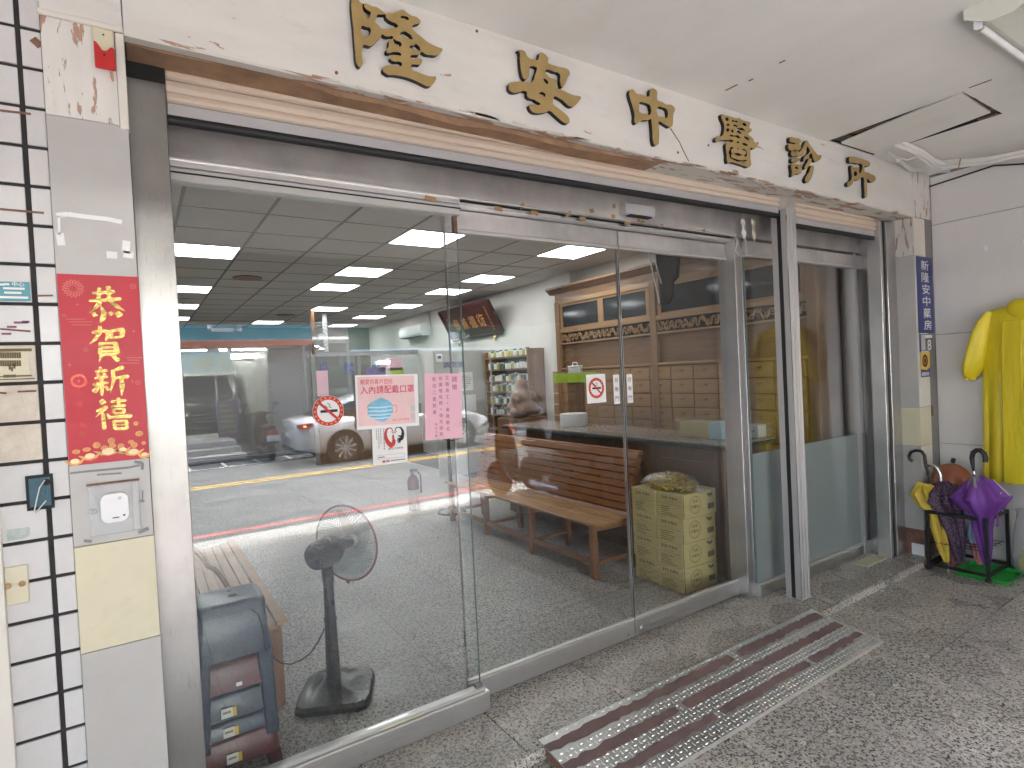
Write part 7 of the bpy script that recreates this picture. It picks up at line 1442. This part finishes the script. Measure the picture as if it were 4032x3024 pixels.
# brick pillar between the shops
bpz = thing('brick_pillar', 'grey brick pillar between the two shops across the street', 'pillar', (3.1, MY(12.9), 0))
obj('core', MB().box(2.80, 3.60, MY(13.4), MY(12.93), ZR, 3.4), MT['strip'], bpz)
bmesh_ = mesh_of('brick', MB().box(-.095, .095, -.03, 0, 0, .056), MT['brickg'], bev=.003)
for j in range(40):
    for i in range(4): inst('brick', bmesh_, (2.90+.2*i+(.05 if j % 2 else -.05), MY(12.93)+.03-.001, ZR+.03+.064*j), bpz)
# right shop with green board
gs = thing('glass_shop', 'glass fronted shop across the street under a dark green signboard', 'shop', (6, MY(13.2), 0))
obj('signboard', MB().box(4.75, 10.5, MY(12.6), MY(12.45), 2.42, 3.0), MT['dgreen'], gs); obj('sign_stripe', MB().box(4.75, 10.5, MY(12.46), MY(12.44), 2.36, 2.419), MT['maskw'], gs)
m = MB(); text(m, '水果', (8.0, MY(12.43), 2.7), -UX, UZ, .8, .36, .01); obj('lettering', m, MT['paper'], gs)
for i in range(6):
    x = 3.7+1.15*i; f = obj('window', MB().box(x, x+.07, MY(13.25), MY(13.15), ZR+.04, 2.6).box(x+.0705, x+1.15, MY(13.25), MY(13.15), 2.3, 2.36), MT['lgrey'], gs); obj('pane', MB().box(x+.071, x+1.149, MY(13.21), MY(13.2), ZR+.04, 2.299), MT['wglass'], f)
obj('back_wall', MB().box(3.6, 10.5, MY(17.2), MY(17), ZR, 3.0), MT['wall_in'], gs); obj('ceiling', MB().box(3.6, 10.5, MY(17), MY(13.3), 2.65, 2.75), MT['grey'], gs)
for x, yv in ((4.4, 14.4), (5.6, 14.4), (6.9, 14.4), (4.9, 15.8), (6.2, 15.8)): obj('spot_lamp', MB().cyl((x, MY(yv), 2.63), (x, MY(yv), 2.65), .06, 12), MT['led'], gs)
ls = thing('led_sign', 'glowing white letters on the glass of the shop across the street', 'led sign', (5.1, MY(13.1), 1.6)); m = MB(); c0 = onY((1525, 1490), 13.1); text(m, 'MARO', (c0.x, MY(13.1), c0.z), -UX, UZ, .36, .12, .012); obj('lettering', m, MT['led'], ls); obj('bar', MB().box(c0.x-.25, c0.x+.1, MY(13.1), MY(13.09), c0.z+.42, c0.z+.50), MT['led'], ls)
# buildings above and along the far side
def block(label, x0, x1, h, fl, mt_):
    t = thing('street_building', label, 'building', ((x0+x1)/2, MY(16), 0), 'buildings along the far side of the street')
    obj('wall', MB().box(x0, x1, MY(22), MY(13.3), 3.5, h), mt_, t)
    if x1 < -7 or x0 > 10: obj('ground_wall', MB().box(x0, x1, MY(22), MY(14), ZR, 3.5), MT['strip'], t)
    n = int((x1-x0)/2.2)
    for f_ in range(fl):
        for i in range(n):
            xx = x0+.6+(x1-x0-1)*i/n; w = obj('window', MB().box(xx, xx+1.3, MY(13.3), MY(13.24), 4.4+3.1*f_, 5.9+3.1*f_), MT['lgrey'], t); obj('pane', MB().box(xx+.08, xx+1.22, MY(13.235), MY(13.23), 4.48+3.1*f_, 5.82+3.1*f_), MT['darkglass'], w)
block('pale concrete building above the convenience store', -7, 3.7, 7.2, 1, MT['concrete'])
block('taller building above the glass fronted shop', 3.72, 10.5, 8.2, 1, MT['wtrim'])
block('long low building at the right end of the street', 10.6, 30, 6.8, 1, MT['brickg'])
block('building left of the convenience store', -26, -7.1, 7.6, 1, MT['right'])
tag(obj('traffic_cone', MB().lathe([(.16, 0), (.16, .02), (.11, .021), (.02, .55)], (9.0, -11.6, ZR), 16), MT['cone'], smooth=40), 'orange traffic cone at the far side of the street', 'cone')
